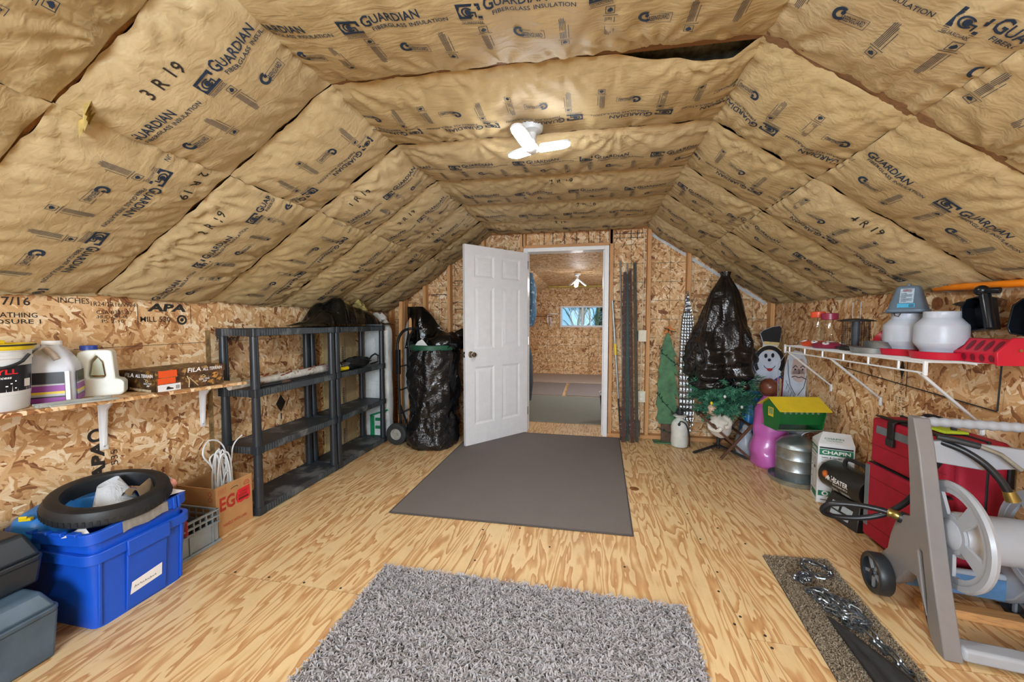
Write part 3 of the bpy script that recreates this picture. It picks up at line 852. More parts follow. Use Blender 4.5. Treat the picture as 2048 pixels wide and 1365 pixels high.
    if acc.F:
        used = sorted({q for f in acc.F for q in f}); mp = {q: n_ for n_, q in enumerate(used)}
        acc.P = [acc.P[q] for q in used]; acc.F = [tuple(mp[q] for q in f) for f in acc.F]
        acc.build('printed_lettering', M_ink, o, None, surf)
    if stamp:
        sp = stampR(stamp[0]); 
        P2 = []
        for x, y in sp.P:
            y = -y
            if stamp[3]: x, y = -x, -y
            P2.append((stamp[1] * L + x, stamp[2] * Wd + y))
        sp.P = P2
        sp.build('printed_stamp', M_inkk, o, None, surf)
    return o
# u always runs from left to right along the profile, v away from the camera: unmirrored from inside
FLIPS = {6: (1, 0, 0, 1, 0)}
sd = 100
STAMPS = {(5, 1): ('3 R 19', 0.30, 0.24, 0), (6, 0): ('2 R 19', 0.62, 0.20, 0), (7, 1): ('1 R 19', 0.25, 0.2, 0), (8, 1): ('2 R 19', 0.3, 0.18, 0), (8, 2): ('2 R 19', 0.48, 0.15, 0), (9, 2): ('2 R 19', 0.58, 0.15, 0), (10, 2): ('1 R 19', 0.42, 0.15, 0), (9, 1): ('2 R 19', 0.3, 0.16, 0), (5, 0): ('2 R 19', 0.97, 0.80, 1), (7, 4): ('4 R 19', 0.30, 0.16, 0)}
FL = {(6, 2), (6, 3), (7, 3), (5, 0), (7, 4), (6, 1), (7, 0), (4, 4)} 
for i in range(len(SEAMS) - 1):
    for k in range(5):
        sd += 1
        vis = i >= 3
        o = batt(i, k, sd, text=(i >= 4), flip=((i, k) in FL), sag=(0.062 if k == 2 else 0.05) * random.uniform(0.75, 1.25), res=1.0 if vis else 0.4,
                 stamp=STAMPS.get((i, k)), voff=0.14 if (i, k) in FL else random.uniform(-0.03, 0.06), drop=((0.62, 0.92, 0.055) if (i, k) == (6, 2) else None))
# torn paper tab and loose fibre where two batts meet
M_fib = mat('glass_fibre', '#c4b673', 0.95, var=0.35, vscale=60, bump=1.0, bscale=200)
tb = G(); rr = random.Random(5)
for a in range(6):
    x = -1.62 - 0.02 * rr.random() + a * 0.012; z = 1.955 - 0.02 + a * 0.008; y = 0.965 + rr.uniform(-0.01, 0.02)
    b = tb.pts([(x, y, z), (x + 0.03, y + 0.01, z + 0.02), (x + 0.02, y - 0.012, z - 0.05 - 0.02 * rr.random()), (x - 0.012, y + 0.004, z - 0.03)])
    tb.face(b, b + 1, b + 2, b + 3)
tb.build('torn_paper', mat('torn_kraft', '#b39a58', 0.8, var=0.3), ceiling)
fbk = G().box(-0.4, 1.0, 1.58, 2.12, 2.345, 2.36).build('fibre_fill', mat('fibre_grey', '#6f6d5c', 0.95, var=0.4, vscale=40, bump=1.0, bscale=120), ceiling, smooth=0)
fb = G()
for a in range(40):
    c = (rr.uniform(-2.40, -2.22), rr.uniform(3.2, 3.55), rr.uniform(1.36, 1.46))
    fb.ell(c, (rr.uniform(0.02, 0.05),) * 3, 8, 6, lambda d: 0.7 + 0.6 * noise.noise(d * 2 + Vector(c) * 9))
fb.build('loose_fibre', M_fib, ceiling)
# ------------------------------------------------------------------ lamps of the rooms
M_led = mat('led_panel', '#ffffff', 0.4, var=0.0, emit=1.0)
M_led.node_tree.nodes['Principled BSDF'].inputs['Emission Color'].default_value = (0.94, 0.985, 1.0, 1)
M_led.node_tree.nodes['Principled BSDF'].inputs['Emission Strength'].default_value = LAMP_E
M_lampw = mat('lamp_white', '#d8dadb', 0.4, var=0.04)
def ceiling_lamp(loc, rz, label, tilt=18, panels=(M_led, M_led, M_led)):
    t = thing('ceiling_lamp', label, 'lamp', loc, rz, 'three-panel ceiling lamps')
    G().lathe([(0.0, 0.12), (0.055, 0.12), (0.058, 0.105), (0.05, 0.085), (0.022, 0.075), (0.019, 0.03), (0.03, 0.02), (0.032, -0.01), (0.018, -0.02), (0.0, -0.02)], 20).build('socket', M_lampw, t)
    for k in range(3):
        A = Matrix.Rotation(R(120 * k), 4, 'Z') @ TR(0.036, 0, 0.0) @ Matrix.Rotation(R(tilt), 4, 'Y')
        o = [(0.0, -0.024), (0.012, -0.034), (0.125, -0.034), (0.145, -0.030), (0.158, -0.016), (0.162, 0.0), (0.158, 0.016), (0.145, 0.030), (0.125, 0.034), (0.012, 0.034), (0.0, 0.024)]
        hs = G(A).prism([(x, y * 1.06) for x, y in o], 0.002, 0.014).build('wing', M_lampw, t, bevel=0.002)
        G(A).prism([(x * 0.96 + 0.003, y * 0.94) for x, y in o], -0.004, 0.002).build('light_panel', panels[k], hs, bevel=0.001)
        G(A).cyl((-0.012, -0.012, 0.004), (-0.012, 0.012, 0.004), 0.006, n=8).build('hinge', M_lampw, hs)
    return t
ceiling_lamp((-0.285, 1.95, 2.145), 14, 'white three-panel lamp glowing under the kraft paper ceiling', -10)
ceiling_lamp((-0.285, -0.75, 2.145), 40, 'added white three-panel lamp under the ceiling behind the viewpoint', -10)  # unseen second lamp, added to raise the room's brightness

# ------------------------------------------------------------------ the room beyond the door
YE = 9.3; ZF = 2.12
wall_far = tag(hole_wall(G(XZ(YE)), [(XL - 0.1, 1.6), (XL, 1.6), (-0.93, 2.2), (0.6, 2.2), (XR, 1.6), (XR + 0.1, 1.6)], XL, XR, -0.66, 0.40, 1.13, 1.64, -0.09, 0.0).build('wall_far', M_osbF, smooth=0), 'far gable wall of strand board with a small window', kind='structure')
M_osbP = osb('osb_loose_sheet', (0, 2), grid=True, bright=1.12)
G().box(-1.55, 0.02, YE - 0.02, YE - 0.004, 0.0, 1.06).build('osb_panel', M_osbP, wall_far, smooth=0)
G().box(0.03, 0.9, YE - 0.012, YE - 0.002, 0.0, 1.06).build('osb_panel', M_osbP, wall_far, smooth=0)
win2 = tag(G().box(-0.66, -0.615, YE - 0.02, YE + 0.06, 1.13, 1.64).box(0.355, 0.40, YE - 0.02, YE + 0.06, 1.13, 1.64).box(-0.615, 0.355, YE - 0.02, YE + 0.06, 1.13, 1.175).box(-0.615, 0.355, YE - 0.02, YE + 0.06, 1.60, 1.64).box(-0.155, -0.105, YE - 0.01, YE + 0.05, 1.175, 1.60).build('window_2', M_white, bevel=0.003), 'white sliding window in the far gable with trees outside', kind='structure')
for a, b in ((-0.615, -0.155), (-0.105, 0.355)): G().box(a, b, YE + 0.02, YE + 0.024, 1.175, 1.60).build('pane', M_glass, win2, smooth=0)
w3 = tag(G().box(1.835, 1.859, 5.8, 5.85, 0.52, 1.38).box(1.835, 1.859, 7.35, 7.4, 0.52, 1.38).box(1.835, 1.859, 5.85, 7.35, 0.52, 0.57).box(1.835, 1.859, 5.85, 7.35, 1.33, 1.38).box(1.84, 1.858, 6.575, 6.625, 0.57, 1.33).build('added_window_3', M_white, smooth=0), 'added white window frame on the solid far room side wall', kind='structure')  # frame on an uncut wall, added around the extra far-room light
cf = G()
for (ax, az), (bx, bz) in (((XL - 0.05, 1.28), (-0.93, ZF)), ((-0.93, ZF), (0.55, ZF)), ((0.55, ZF), (XR + 0.05, 1.35))):
    b = cf.pts([(ax, YO + 0.055, az), (bx, YO + 0.055, bz), (bx, YE + 0.05, bz), (ax, YE + 0.05, az), (ax, YO + 0.055, az + 0.03), (bx, YO + 0.055, bz + 0.03), (bx, YE + 0.05, bz + 0.03), (ax, YE + 0.05, az + 0.03)])
    for q in ((0, 3, 2, 1), (4, 5, 6, 7), (0, 1, 5, 4), (1, 2, 6, 5), (2, 3, 7, 6), (3, 0, 4, 7)): cf.f.append(tuple(b + k for k in q))
ceiling_far = tag(cf.build('ceiling_far', M_osbC, smooth=0), 'strand board ceiling of the room beyond the door', kind='structure')
G().box(-0.95, 0.55, YE - 0.14, YE - 0.005, ZF - 0.045, ZF - 0.002).build('insulation_edge', mat('yellow_edge', '#c9b060', 0.9, var=0.2, bump=0.6), ceiling_far, bevel=0.01)
M_led2 = mat('led_panel_far', '#ffffff', 0.4, var=0.0, emit=120.0)
fl2 = ceiling_lamp((-0.19, 6.75, 1.985), 100, 'small three-panel lamp on the ceiling beyond the open door', 40, (M_led2, M_lampw, M_led2))
G().box(-0.07, 0.07, -0.05, 0.05, 0.115, 0.132).build('mount_plate', M_stud, fl2, bevel=0.003)
# rugs in the far room
M_rugA = carpet('rug_grey_green', '#6f7068', '#9a9a92', 200)
M_rugB = carpet('rug_mauve', '#7a716e', '#a59c98', 200)
M_rugC = carpet('rug_pale', '#ab9c90', '#cabdb2', 200)
for nm, a, m, lb in (('rug', (-1.9, 1.6, 4.76, 6.45), M_rugA, 'grey green rug across the far room just past the doorway'), ('rug', (-1.7, -0.42, 6.52, 7.85), M_rugB, 'mauve grey rug on the left in the far room'), ('rug', (-0.36, 1.3, 6.52, 7.85), M_rugB, 'mauve grey rug on the right in the far room'), ('rug', (-1.8, 1.6, 7.95, 9.2), M_rugC, 'pale pinkish rug under the far window')):
    tag(G().box(a[0], a[1], a[2], a[3], 0.0005, 0.012).build(nm, m, bevel=0.004), lb, 'rug')
# clothes rail on the left of the far room
cr = thing('clothes_rail', 'wooden clothes rail and shelf on a white bracket in the far room', 'rail', (0, 0, 0))
G().cyl((-2.40, 8.6, 1.385), (-0.78, 8.6, 1.385), 0.016, n=12).build('rail', lumber('rail_wood', '#8f5f3c', 0), cr)
G().box(-2.40, -0.86, 8.55, 8.85, 1.43, 1.448).build('shelf_board', lumber('rail_board', '#b57f52', 0), cr)
G().box(-0.90, -0.87, 8.88, 9.29, 1.405, 1.42).box(-0.90, -0.87, 9.275, 9.29, 1.15, 1.42).bar((-0.885, 8.95, 1.41), (-0.885, 9.28, 1.2), 0.02, 0.012).box(-0.90, -0.70, 8.86, 8.88, 1.44, 1.46).bar((-0.89, 8.6, 1.41), (-0.89, 8.6, 1.24), 0.03, 0.02).build('bracket', M_white, cr)
M_blue = mat('quilt_blue', '#1f4e6b', 0.8, var=0.35, vscale=10, mottle=('#88a7b0', 16, 0.56))
def quilt(u, v):
    a = 2 * math.pi * u; k = 1 + 0.14 * noise.noise(Vector((math.cos(a) * 2, math.sin(a) * 2, v * 3)))
    r = (0.15 + 0.10 * math.sin(math.pi * min(1, v * 1.1)) ** 0.7) * k
    return (r * 0.6 * math.cos(a), r * math.sin(a), -0.85 * (1 - v) - 0.02 * k)
tag(G().grid(quilt, 24, 14, wrapu=True).build('blanket_bag', M_blue, loc=(-0.965, 6.1, 2.062)), 'blue patterned blanket bag hanging beyond the open door', 'bag')
tag(G(TR(-0.98, 6.0, 0)).lathe([(0.0, 0.02), (0.10, 0.0), (0.13, 0.3), (0.12, 0.7), (0.08, 0.88), (0.0, 0.93)], 14).build('garment_bag', mat('garment_dark', '#26303c', 0.7, var=0.4, vscale=12)), 'dark bag standing just behind the open door', 'bag')
bn = thing('waste_bin', 'black bin at the right edge of the doorway', 'bin', (0.28, 4.95, 0.012))
G().lathe([(0.0, 0.002), (0.095, 0.0), (0.125, 0.34), (0.135, 0.345), (0.135, 0.36), (0.118, 0.36), (0.09, 0.01), (0.0, 0.01)], 24).build('body', M_blackp, bn)
G().lathe([(0.118, 0.36), (0.137, 0.364), (0.138, 0.335), (0.125, 0.33)], 24).build('bag_liner', M_whitep, bn)

# ------------------------------------------------------------------ outdoors seen through the far window
def bare_tree(loc, h, seed, label, m):
    rg = random.Random(seed); t = thing('bare_tree', label, 'tree', loc, group='leafless trees outside the far window')
    tr = G(); tw = G()
    def grow(p, d, L, r, lv, g):
        n = 4; pts = [p]; q = Vector(p); dd = Vector(d)
        for _ in range(n):
            dd = (dd + Vector((rg.uniform(-.16, .16), rg.uniform(-.16, .16), rg.uniform(-.05, .1)))).normalized(); q = q + dd * L / n; pts.append(q.copy())
        g.tube(pts, r, 5 if lv else 8, rs=[r * (1 - 0.5 * k / n) for k in range(n + 1)])
        if lv < 4:
            for _ in range(5 if lv == 0 else 4):
                j = rg.randint(1, n); a = rg.uniform(0, 6.28); s_ = rg.uniform(0.5, 0.9)
                nd = (dd + Vector((math.cos(a), math.sin(a), 0.25)) * s_).normalized()
                grow(pts[j], nd, L * rg.uniform(0.5, 0.7), r * 0.5, lv + 1, tw if lv >= 0 else g)
    grow(Vector((0, 0, 0)), Vector((0, 0, 1)), h * 0.55, h * 0.016, 0, tr)
    tr.build('trunk', m, t); tw.build('branches', m, t)
M_bark = mat('pale_bark', '#9a9186', 0.9, var=0.2, vscale=4)
M_bark2 = mat('mossy_bark', '#8a8a5c', 0.9, var=0.3, vscale=4)
for k, (x, y, h, s_, m, lb) in enumerate(((-6.6, 40, 13, 3, M_bark, 'pale leafless tree at the left of the far window'), (-2.6, 32, 12, 4, M_bark, 'pale leafless tree in the left pane of the far window'), (-1.0, 50, 15, 8, M_bark2, 'mossy leafless tree at the window mullion'), (0.35, 23, 11, 6, M_bark2, 'yellowish leafless tree in the right pane of the far window'))):
    bare_tree((x, y, -3.2), h, s_, lb, m)
def conifer(loc, h, label):
    rg = random.Random(11); t = thing('conifer', label, 'tree', loc)
    G().cyl((0, 0, 0), (0, 0, h), 0.12, 0.02, 8).build('trunk', M_bark, t)
    g = G()
    for k in range(420):
        z = h * (0.08 + 0.92 * (k / 420)); L = (h - z) * 0.26 + 0.12; a = k * 2.4
        d = Vector((math.cos(a), math.sin(a), -0.25)); sdv = Vector((-math.sin(a), math.cos(a), 0)) * L * 0.22
        p = Vector((0, 0, z)); b = g.pts([p, p + d * L * 0.6 + sdv, p + d * L, p + d * L * 0.6 - sdv, p + d * L * 0.6 + Vector((0, 0, 0.08))])
        g.face(b, b + 1, b + 4); g.face(b + 1, b + 2, b + 4); g.face(b + 2, b + 3, b + 4); g.face(b + 3, b, b + 4)
    g.build('foliage', mat('conifer_green', '#3f5a44', 0.8, var=0.4, vscale=3), t, smooth=0)
conifer((1.9, 41, -3.2), 10.2, 'dark green conifer in the right pane of the far window')
tag(G().box(-80, 80, 9.8, 90, -3.4, -3.2).build('ground_outside', mat('grass_out', '#7d8560', 0.9, var=0.3, vscale=0.6), smooth=0), 'pale grassy ground outside the far window', kind='structure')
# ================================================================== LEFT SIDE
def zb(y): return 0.935 - 0.038 * (y - 1.0)
M_shelfosb = osb('osb_shelf_board', (1, 0, 2), bright=1.0)
ws = thing('wall_shelf', 'strand board shelf on white brackets along the left wall', 'shelf', (0, 0, 0))
b = G(); q = b.pts([(XL + 0.001, 0.5, zb(0.5) - 0.018), (-2.13, 0.5, zb(0.5) - 0.018), (-2.13, 2.04, zb(2.04) - 0.018), (XL + 0.001, 2.04, zb(2.04) - 0.018), (XL + 0.001, 0.5, zb(0.5)), (-2.13, 0.5, zb(0.5)), (-2.13, 2.04, zb(2.04)), (XL + 0.001, 2.04, zb(2.04))])
for k in ((0, 3, 2, 1), (4, 5, 6, 7), (0, 1, 5, 4), (1, 2, 6, 5), (2, 3, 7, 6), (3, 0, 4, 7)): b.f.append(tuple(q + i for i in k))
b.build('board', M_shelfosb, ws, bevel=0.001)
for y in (0.92, 1.475, 1.985):
    z = zb(y) - 0.019
    br = G(); br.box(XL + 0.001, XL + 0.004, y - 0.018, y + 0.018, z - 0.275, z)
    P = [(XL + 0.002, z - 0.26), (XL + 0.014, z - 0.25), (XL + 0.034, z - 0.07), (XL + 0.08, z - 0.02), (-2.17, z), (XL + 0.002, z)]
    br.at(Matrix(((1, 0, 0, 0), (0, 0, -1, y), (0, 1, 0, 0), (0, 0, 0, 1)))).prism(P, -0.006, 0.006)
    br.at(Matrix()).box(XL + 0.001, -2.16, y - 0.016, y + 0.016, z - 0.004, z)
    o = br.build('bracket', M_white, ws, bevel=0.002)
    G().cyl((XL + 0.004, y, z - 0.255), (XL + 0.006, y, z - 0.255), 0.005, n=8).build('screw', M_chrome, o)

# pail with yellow lid -------------------------------------------------
y0 = 1.035
pl = thing('supplement_pail', 'white pail with yellow lid and black label at the left edge', 'pail', (-2.275, y0, zb(y0)))
G().lathe([(0.0, 0.0), (0.100, 0.0), (0.104, 0.006), (0.108, 0.06), (0.109, 0.061), (0.116, 0.20), (0.119, 0.202), (0.119, 0.212), (0.117, 0.214), (0.1175, 0.228), (0.121, 0.23), (0.121, 0.242), (0.0, 0.242)], 40).build('body', M_whitep, pl)
M_yel = mat('yellow_plastic', '#e4c81f', 0.4, var=0.08)
G(TR(0, 0, 0.240)).lathe([(0.0, 0.012), (0.10, 0.012), (0.105, 0.018), (0.126, 0.018), (0.128, 0.002), (0.123, -0.006), (0.118, -0.002), (0.0, 0.0)], 40).build('lid', M_yel, pl)
G().box(0.02, 0.055, -0.06, -0.03, 0.253, 0.272).box(-0.05, 0.0, 0.02, 0.06, 0.253, 0.27).build('lid_tab', M_yel, pl, bevel=0.004)
G(TR(0, 0, 0.250)).lathe([(0.127, 0.0), (0.131, 0.0), (0.131, 0.006), (0.127, 0.006)], 40, closed=True).build('seal_ring', M_blackp, pl)
def wrap(r0, z0, r1, z1, a0, a1, n=24, off=0.0008):
    g = G()
    return g.grid(lambda u, v: ((r0 + (r1 - r0) * v + off) * math.cos(R(a0 + (a1 - a0) * u)), (r0 + (r1 - r0) * v + off) * math.sin(R(a0 + (a1 - a0) * u)), z0 + (z1 - z0) * v), n, 1)
M_lblk = mat('label_black', '#1c1d22', 0.35, var=0.3, vscale=18)
wrap(0.109, 0.075, 0.1145, 0.175, -115, 55).build('label', M_lblk, pl)
def cylmap(r0, z0, slope, a0):
    def f(x, y):
        r = r0 + slope * y + 0.002; a = R(a0) + x / r0
        return (r * math.cos(a), r * math.sin(a), z0 + y)
    return f
M_redp = mat('print_red', '#d8232f', 0.5, var=0.05)
M_whtp = mat('print_white', '#eeeeee', 0.5, var=0.03)
Flat().text('PSYLL', 0.06, 0, 0.095, 0.020, bold=0.03).build('lettering', M_redp, pl, None, cylmap(0.112, 0.142, 0.05, -62))
f = Flat().text('Success', 0.085, 0.0, 0.05, 0.011, bold=0.02, shear=0.2)
for k in range(4): f.rect(0.06, -0.012 - 0.009 * k, 0.15 - 0.012 * (k % 3), -0.008 - 0.009 * k)
f.build('lettering', M_whtp, pl, None, cylmap(0.112, 0.125, 0.05, -62))
Flat().rect(0, 0, 0.028, 0.03).build('price_label', M_whtp, pl, None, cylmap(0.111, 0.09, 0.05, 28))
hp = [(0.122 * math.cos(a), 0.122 * math.sin(a), 0.205 - 0.05 * math.sin(math.pi * k / 24) ** 0.6) for k in range(25) for a in (R(-150 + 180 * k / 24),)]
hp += [(0.129 * math.cos(R(32)), 0.129 * math.sin(R(32)), 0.218)]
G().tube(hp, 0.0055, 8).build('handle', M_blackp, pl)

# purple labelled jug --------------------------------------------------
M_jugc = mat('hdpe_clear', '#cfd3dd', 0.32, var=0.05, sss=0.2)
M_purp = mat('print_purple', '#8d3a93', 0.45, var=0.1)
y0 = 1.25
jg = thing('supplement_jug', 'clear plastic jug with purple, black and yellow striped label', 'jug', (-2.315, y0, zb(y0)), 50)
def sq_lathe(g, prof, n=32, p=3.0):
    """rounded-square section: profile rows (halfx, halfy, z, cx)"""
    rows = []
    for hx, hy, z, cx in prof:
        pts = []
        for k in range(n):
            a = 2 * math.pi * k / n; c, s_ = math.cos(a), math.sin(a)
            pts.append((cx + hx * math.copysign(abs(c) ** (2 / p), c), hy * math.copysign(abs(s_) ** (2 / p), s_), z))
        rows.append(g.pts(pts))
    for a, c in zip(rows, rows[1:]):
        for k in range(n): g.face(a + k, a + (k + 1) % n, c + (k + 1) % n, c + k)
    g.f.append(tuple(rows[0] + n - 1 - k for k in range(n))); g.f.append(tuple(rows[-1] + k for k in range(n)))
    return g
W_ = 0.078
jb = sq_lathe(G(), [(W_ - 0.01, W_ - 0.01, 0.0, 0), (W_, W_, 0.01, 0), (W_, W_, 0.150, 0), (W_ - 0.002, W_ - 0.002, 0.165, 0), (0.062, 0.062, 0.195, 0), (0.045, 0.045, 0.225, 0), (0.030, 0.030, 0.242, 0), (0.026, 0.026, 0.252, 0)], 40, 4.0)
jb.build('body', M_jugc, jg, smooth=60)
G().tube([(-0.03, 0.0, 0.242), (-0.055, 0, 0.235), (-0.074, 0, 0.205), (-0.080, 0, 0.175), (-0.074, 0, 0.158)], 0.013, 10).build('handle', M_jugc, jg)
G().tube([(-0.01, -0.052, 0.238), (0.012, -0.060, 0.212), (0.026, -0.068, 0.188)], 0.012, 10).build('grip_recess_shade', mat('hdpe_shadow', '#b9a99b', 0.4, var=0.1), jg)  # raised tube; the recess is only shade painted in its darker colour
G().lathe([(0.0, 0.268), (0.030, 0.268), (0.031, 0.250), (0.028, 0.248), (0.0, 0.248)], 28).build('cap', M_white, jg, bevel=0.001)
def panel(g, x0, x1, z0, z1, y): return g.box(x0, x1, y - 0.0008, y, z0, z1)
for nm, a in (('label_black_band', (0.085, 0.135, M_lblk)), ('label_grey_band', (0.078, 0.085, mat('print_grey', '#b9b6bd', 0.5))), ('label_purple_band', (0.052, 0.078, M_purp)), ('label_yellow_band', (0.042, 0.052, M_yel)), ('label_purple_base', (0.006, 0.026, M_purp)), ('label_grey_base', (0.032, 0.042, mat('print_grey', '#b9b6bd', 0.5))), ('label_black_base', (0.026, 0.032, M_lblk))):
    z0, z1, m = a
    g = G(); panel(g, -0.072, 0.045, z0, z1, -W_ - 0.0005); panel(G(), 0, 0, 0, 0, 0)
    g.build(nm, m, jg, smooth=0)
    g = G(Matrix.Rotation(R(90), 4, 'Z')); panel(g, -0.06, 0.06, z0, z1, -W_ - 0.0005); g.build(nm, m, jg, smooth=0)
g = G(); panel(g, 0.047, 0.060, 0.012, 0.137, -W_ - 0.0008); g.build('label_white_stripe', M_whtp, jg, smooth=0)

# white jug with blue cap ------------------------------------------------
y0 = 1.415
wj = thing('white_jug', 'white plastic jug with blue cap and red label corner', 'jug', (-2.325, y0, zb(y0)), 48)
M_milk = mat('hdpe_milky', '#e3e6dd', 0.34, var=0.05, sss=0.25)
def loopbody():
    o = [(-0.085, 0.0), (0.078, 0.0), (0.090, 0.012), (0.092, 0.062), (0.080, 0.078), (0.062, 0.082), (0.055, 0.212), (0.045, 0.222), (-0.012, 0.224), (-0.030, 0.224), (-0.058, 0.214), (-0.064, 0.195), (-0.070, 0.12), (-0.086, 0.07)]
    h = [(-0.030, 0.088), (0.022, 0.086), (0.030, 0.096), (0.024, 0.165), (0.0, 0.200), (-0.022, 0.170), (-0.034, 0.10)]
    return o, h
o_, h_ = loopbody()
g = G(XZ(0)); no, nh = len(o_), len(h_)
for z in (-0.048, 0.048):
    pass
import bmesh
def plate_with_hole(outer, hole, d0, d1, M, depth_in=0.0):
    bm = bmesh.new()
    def loop(P): 
        vs_ = [bm.verts.new((x, y, 0)) for x, y in P]
        return [bm.edges.new((vs_[i], vs_[(i + 1) % len(vs_)])) for i in range(len(vs_))]
    ed = loop(outer)
    for hh in (hole if hole and isinstance(hole[0][0], (tuple, list)) else ([hole] if hole else [])): ed += loop(hh)
    bmesh.ops.triangle_fill(bm, use_beauty=True, use_dissolve=False, edges=ed)
    bmesh.ops.recalc_face_normals(bm, faces=bm.faces)
    if bm.faces and sum(f_.normal.z for f_ in bm.faces) < 0: bmesh.ops.reverse_faces(bm, faces=bm.faces)
    bm.verts.ensure_lookup_table()
    r = bmesh.ops.extrude_face_region(bm, geom=list(bm.faces))
    top = [v for v in r['geom'] if isinstance(v, bmesh.types.BMVert)]
    for v in bm.verts: v.co.z = d0
    for v in top: v.co.z = d1
    bmesh.ops.recalc_face_normals(bm, faces=bm.faces)
    gg = G(M); bm.verts.index_update()
    b0 = gg.pts([v.co[:] for v in bm.verts]); gg.f = [tuple(b0 + v.index for v in f_.verts) for f_ in bm.faces]
    bm.free()
    return gg
plate_with_hole(o_, h_, -0.045, 0.045, XZ(0)).build('body', M_milk, wj, bevel=0.012, seg=3)
G().lathe([(0.0, 0.246), (0.026, 0.246), (0.0275, 0.243), (0.0275, 0.226), (0.022, 0.224), (0.0, 0.222)], 28).v and None
G(TR(-0.030, 0, 0)).lathe([(0.0, 0.244), (0.028, 0.244), (0.030, 0.241), (0.030, 0.222), (0.0, 0.222)], 28).build('cap', mat('blue_cap', '#27439a', 0.4, var=0.08), wj)
G().box(-0.0865, -0.040, -0.0465, -0.0455, 0.022, 0.068).build('label', mat('label_red', '#cf2413', 0.45, var=0.08), wj, smooth=0)
G(XZ(0)).prism([(-0.026, 0.10), (0.018, 0.098), (0.012, 0.160), (0.0, 0.185), (-0.018, 0.16)], -0.006, 0.006).build('inner_wall', mat('hdpe_green', '#c9cdb4', 0.3, var=0.05), wj)

# metal tent stakes
M_zinc = mat('zinc_wire', '#cdd5d5', 0.35, 0.55, var=0.1)
rg = random.Random(3)
for k in range(9):
    y = 1.12 + rg.uniform(-0.015, 0.02); x = -2.175 + 0.012 * (k % 5) - 0.006; z = zb(y) + 0.004 + 0.007 * (k // 5)
    L = 0.20 + rg.uniform(-0.03, 0.03); a = R(82 + rg.uniform(-9, 9))
    g = G(); hk = [(0, 0, 0), (L * 0.9, 0, 0), (L, 0, 0), (L + 0.012, 0.004, 0), (L + 0.014, 0.013, 0), (L + 0.004, 0.017, 0), (L - 0.008, 0.014, 0)]
    g.tube(hk, 0.0040, 6)
    s_ = g.build('tent_stake', M_zinc); s_.location = (x, y, z); s_.rotation_euler = (0, 0.038, a)
    tag(s_, 'bright metal wire stake lying loose on the left wall shelf', 'stake', 'wire stakes in a pile on the left wall shelf')

# boot box -----------------------------------------------------------------
M_camo = mat('camo_print', '#5c3d20', 0.5, var=0.55, vscale=22, mottle=('#b08a4c', 30, 0.54))
M_camod = mat('camo_dark', '#3b2a18', 0.5, var=0.6, vscale=16, mottle=('#8a5f22', 13, 0.55))
M_or = mat('print_orange', '#e8571e', 0.5, var=0.04)
y0 = 1.50
bx = thing('boot_box', 'camouflage printed shoe box with orange labels on the wall shelf', 'box', (0, 0, 0))
zz = zb(1.72)
G().box(-2.395, -2.165, 1.545, 1.915, zz + 0.001, zz + 0.082).build('carton', M_camo, bx, bevel=0.001)
ld = G().box(-2.399, -2.161, 1.541, 1.919, zz + 0.076, zz + 0.116).build('lid', M_camo, bx, bevel=0.001)
G().box(-2.398, -2.162, 1.5398, 1.5408, zz + 0.002, zz + 0.114).build('end_print', M_camod, bx, smooth=0)
E1 = XZ(1.5390)
Flat().rect(-2.355, zz + 0.098, -2.335, zz + 0.104).text('FILA', -2.358, zz + 0.081, 0.060, 0.022, bold=0.02, shear=0.15).text('ALL TERRAIN', -2.288, zz + 0.081, 0.112, 0.017, bold=0.02, shear=0.1).build('lettering', M_whtp, bx, E1)
Flat().text('REALTREE', -2.235, zz + 0.046, 0.05, 0.008).text('AP', -2.218, zz + 0.034, 0.02, 0.009, bold=0.03).build('lettering', M_whtp, bx, E1)
Flat().line([(-2.225, zz + 0.060), (-2.215, zz + 0.072), (-2.205, zz + 0.062), (-2.218, zz + 0.056)], 0.003).line([(-2.22, zz + 0.07), (-2.232, zz + 0.075)], 0.003).build('antler_mark', mat('print_cream', '#d9c79b', 0.5), bx, E1)
Flat().line([(-2.33, zz + 0.024), (-2.28, zz + 0.018), (-2.19, zz + 0.012)], 0.012).build('twig_print', mat('print_twig', '#b9a78a', 0.6, var=0.3, vscale=60), bx, E1)
E2 = YZ(-2.1600)
Flat().rect(1.555, zz + 0.078, 1.645, zz + 0.113).build('orange_label', M_or, bx, E2)
Flat().rect(1.552, zz + 0.043, 1.640, zz + 0.074).build('orange_label', M_or, bx, YZ(-2.1642))
lb = Flat().rect(1.552, zz + 0.004, 1.665, zz + 0.040).build('shoe_label', M_whtp, bx, YZ(-2.1642))
Flat().poly([(1.592, zz + 0.012), (1.628, zz + 0.012), (1.628, zz + 0.018), (1.612, zz + 0.022), (1.606, zz + 0.028), (1.596, zz + 0.027)]).build('shoe_picture', M_inkk, lb, YZ(-2.1638))
f = Flat()
for k in range(6): f.rect(1.640 + 0.0035 * k, zz + 0.010, 1.6418 + 0.0035 * k, zz + 0.030)
f.build('bar_code', M_inkk, lb, YZ(-2.1638))
Flat().text('FILA', 1.700, zz + 0.088, 0.075, 0.024, bold=0.02, shear=0.15).text('ALL TERRAIN', 1.785, zz + 0.088, 0.115, 0.018, bold=0.02, shear=0.1).build('lettering', M_whtp, bx, E2)
Flat().text('REALTREE', 1.765, zz + 0.036, 0.062, 0.010, bold=0.01).text('AP', 1.785, zz + 0.023, 0.026, 0.010, bold=0.03).build('lettering', M_whtp, bx, YZ(-2.1642))
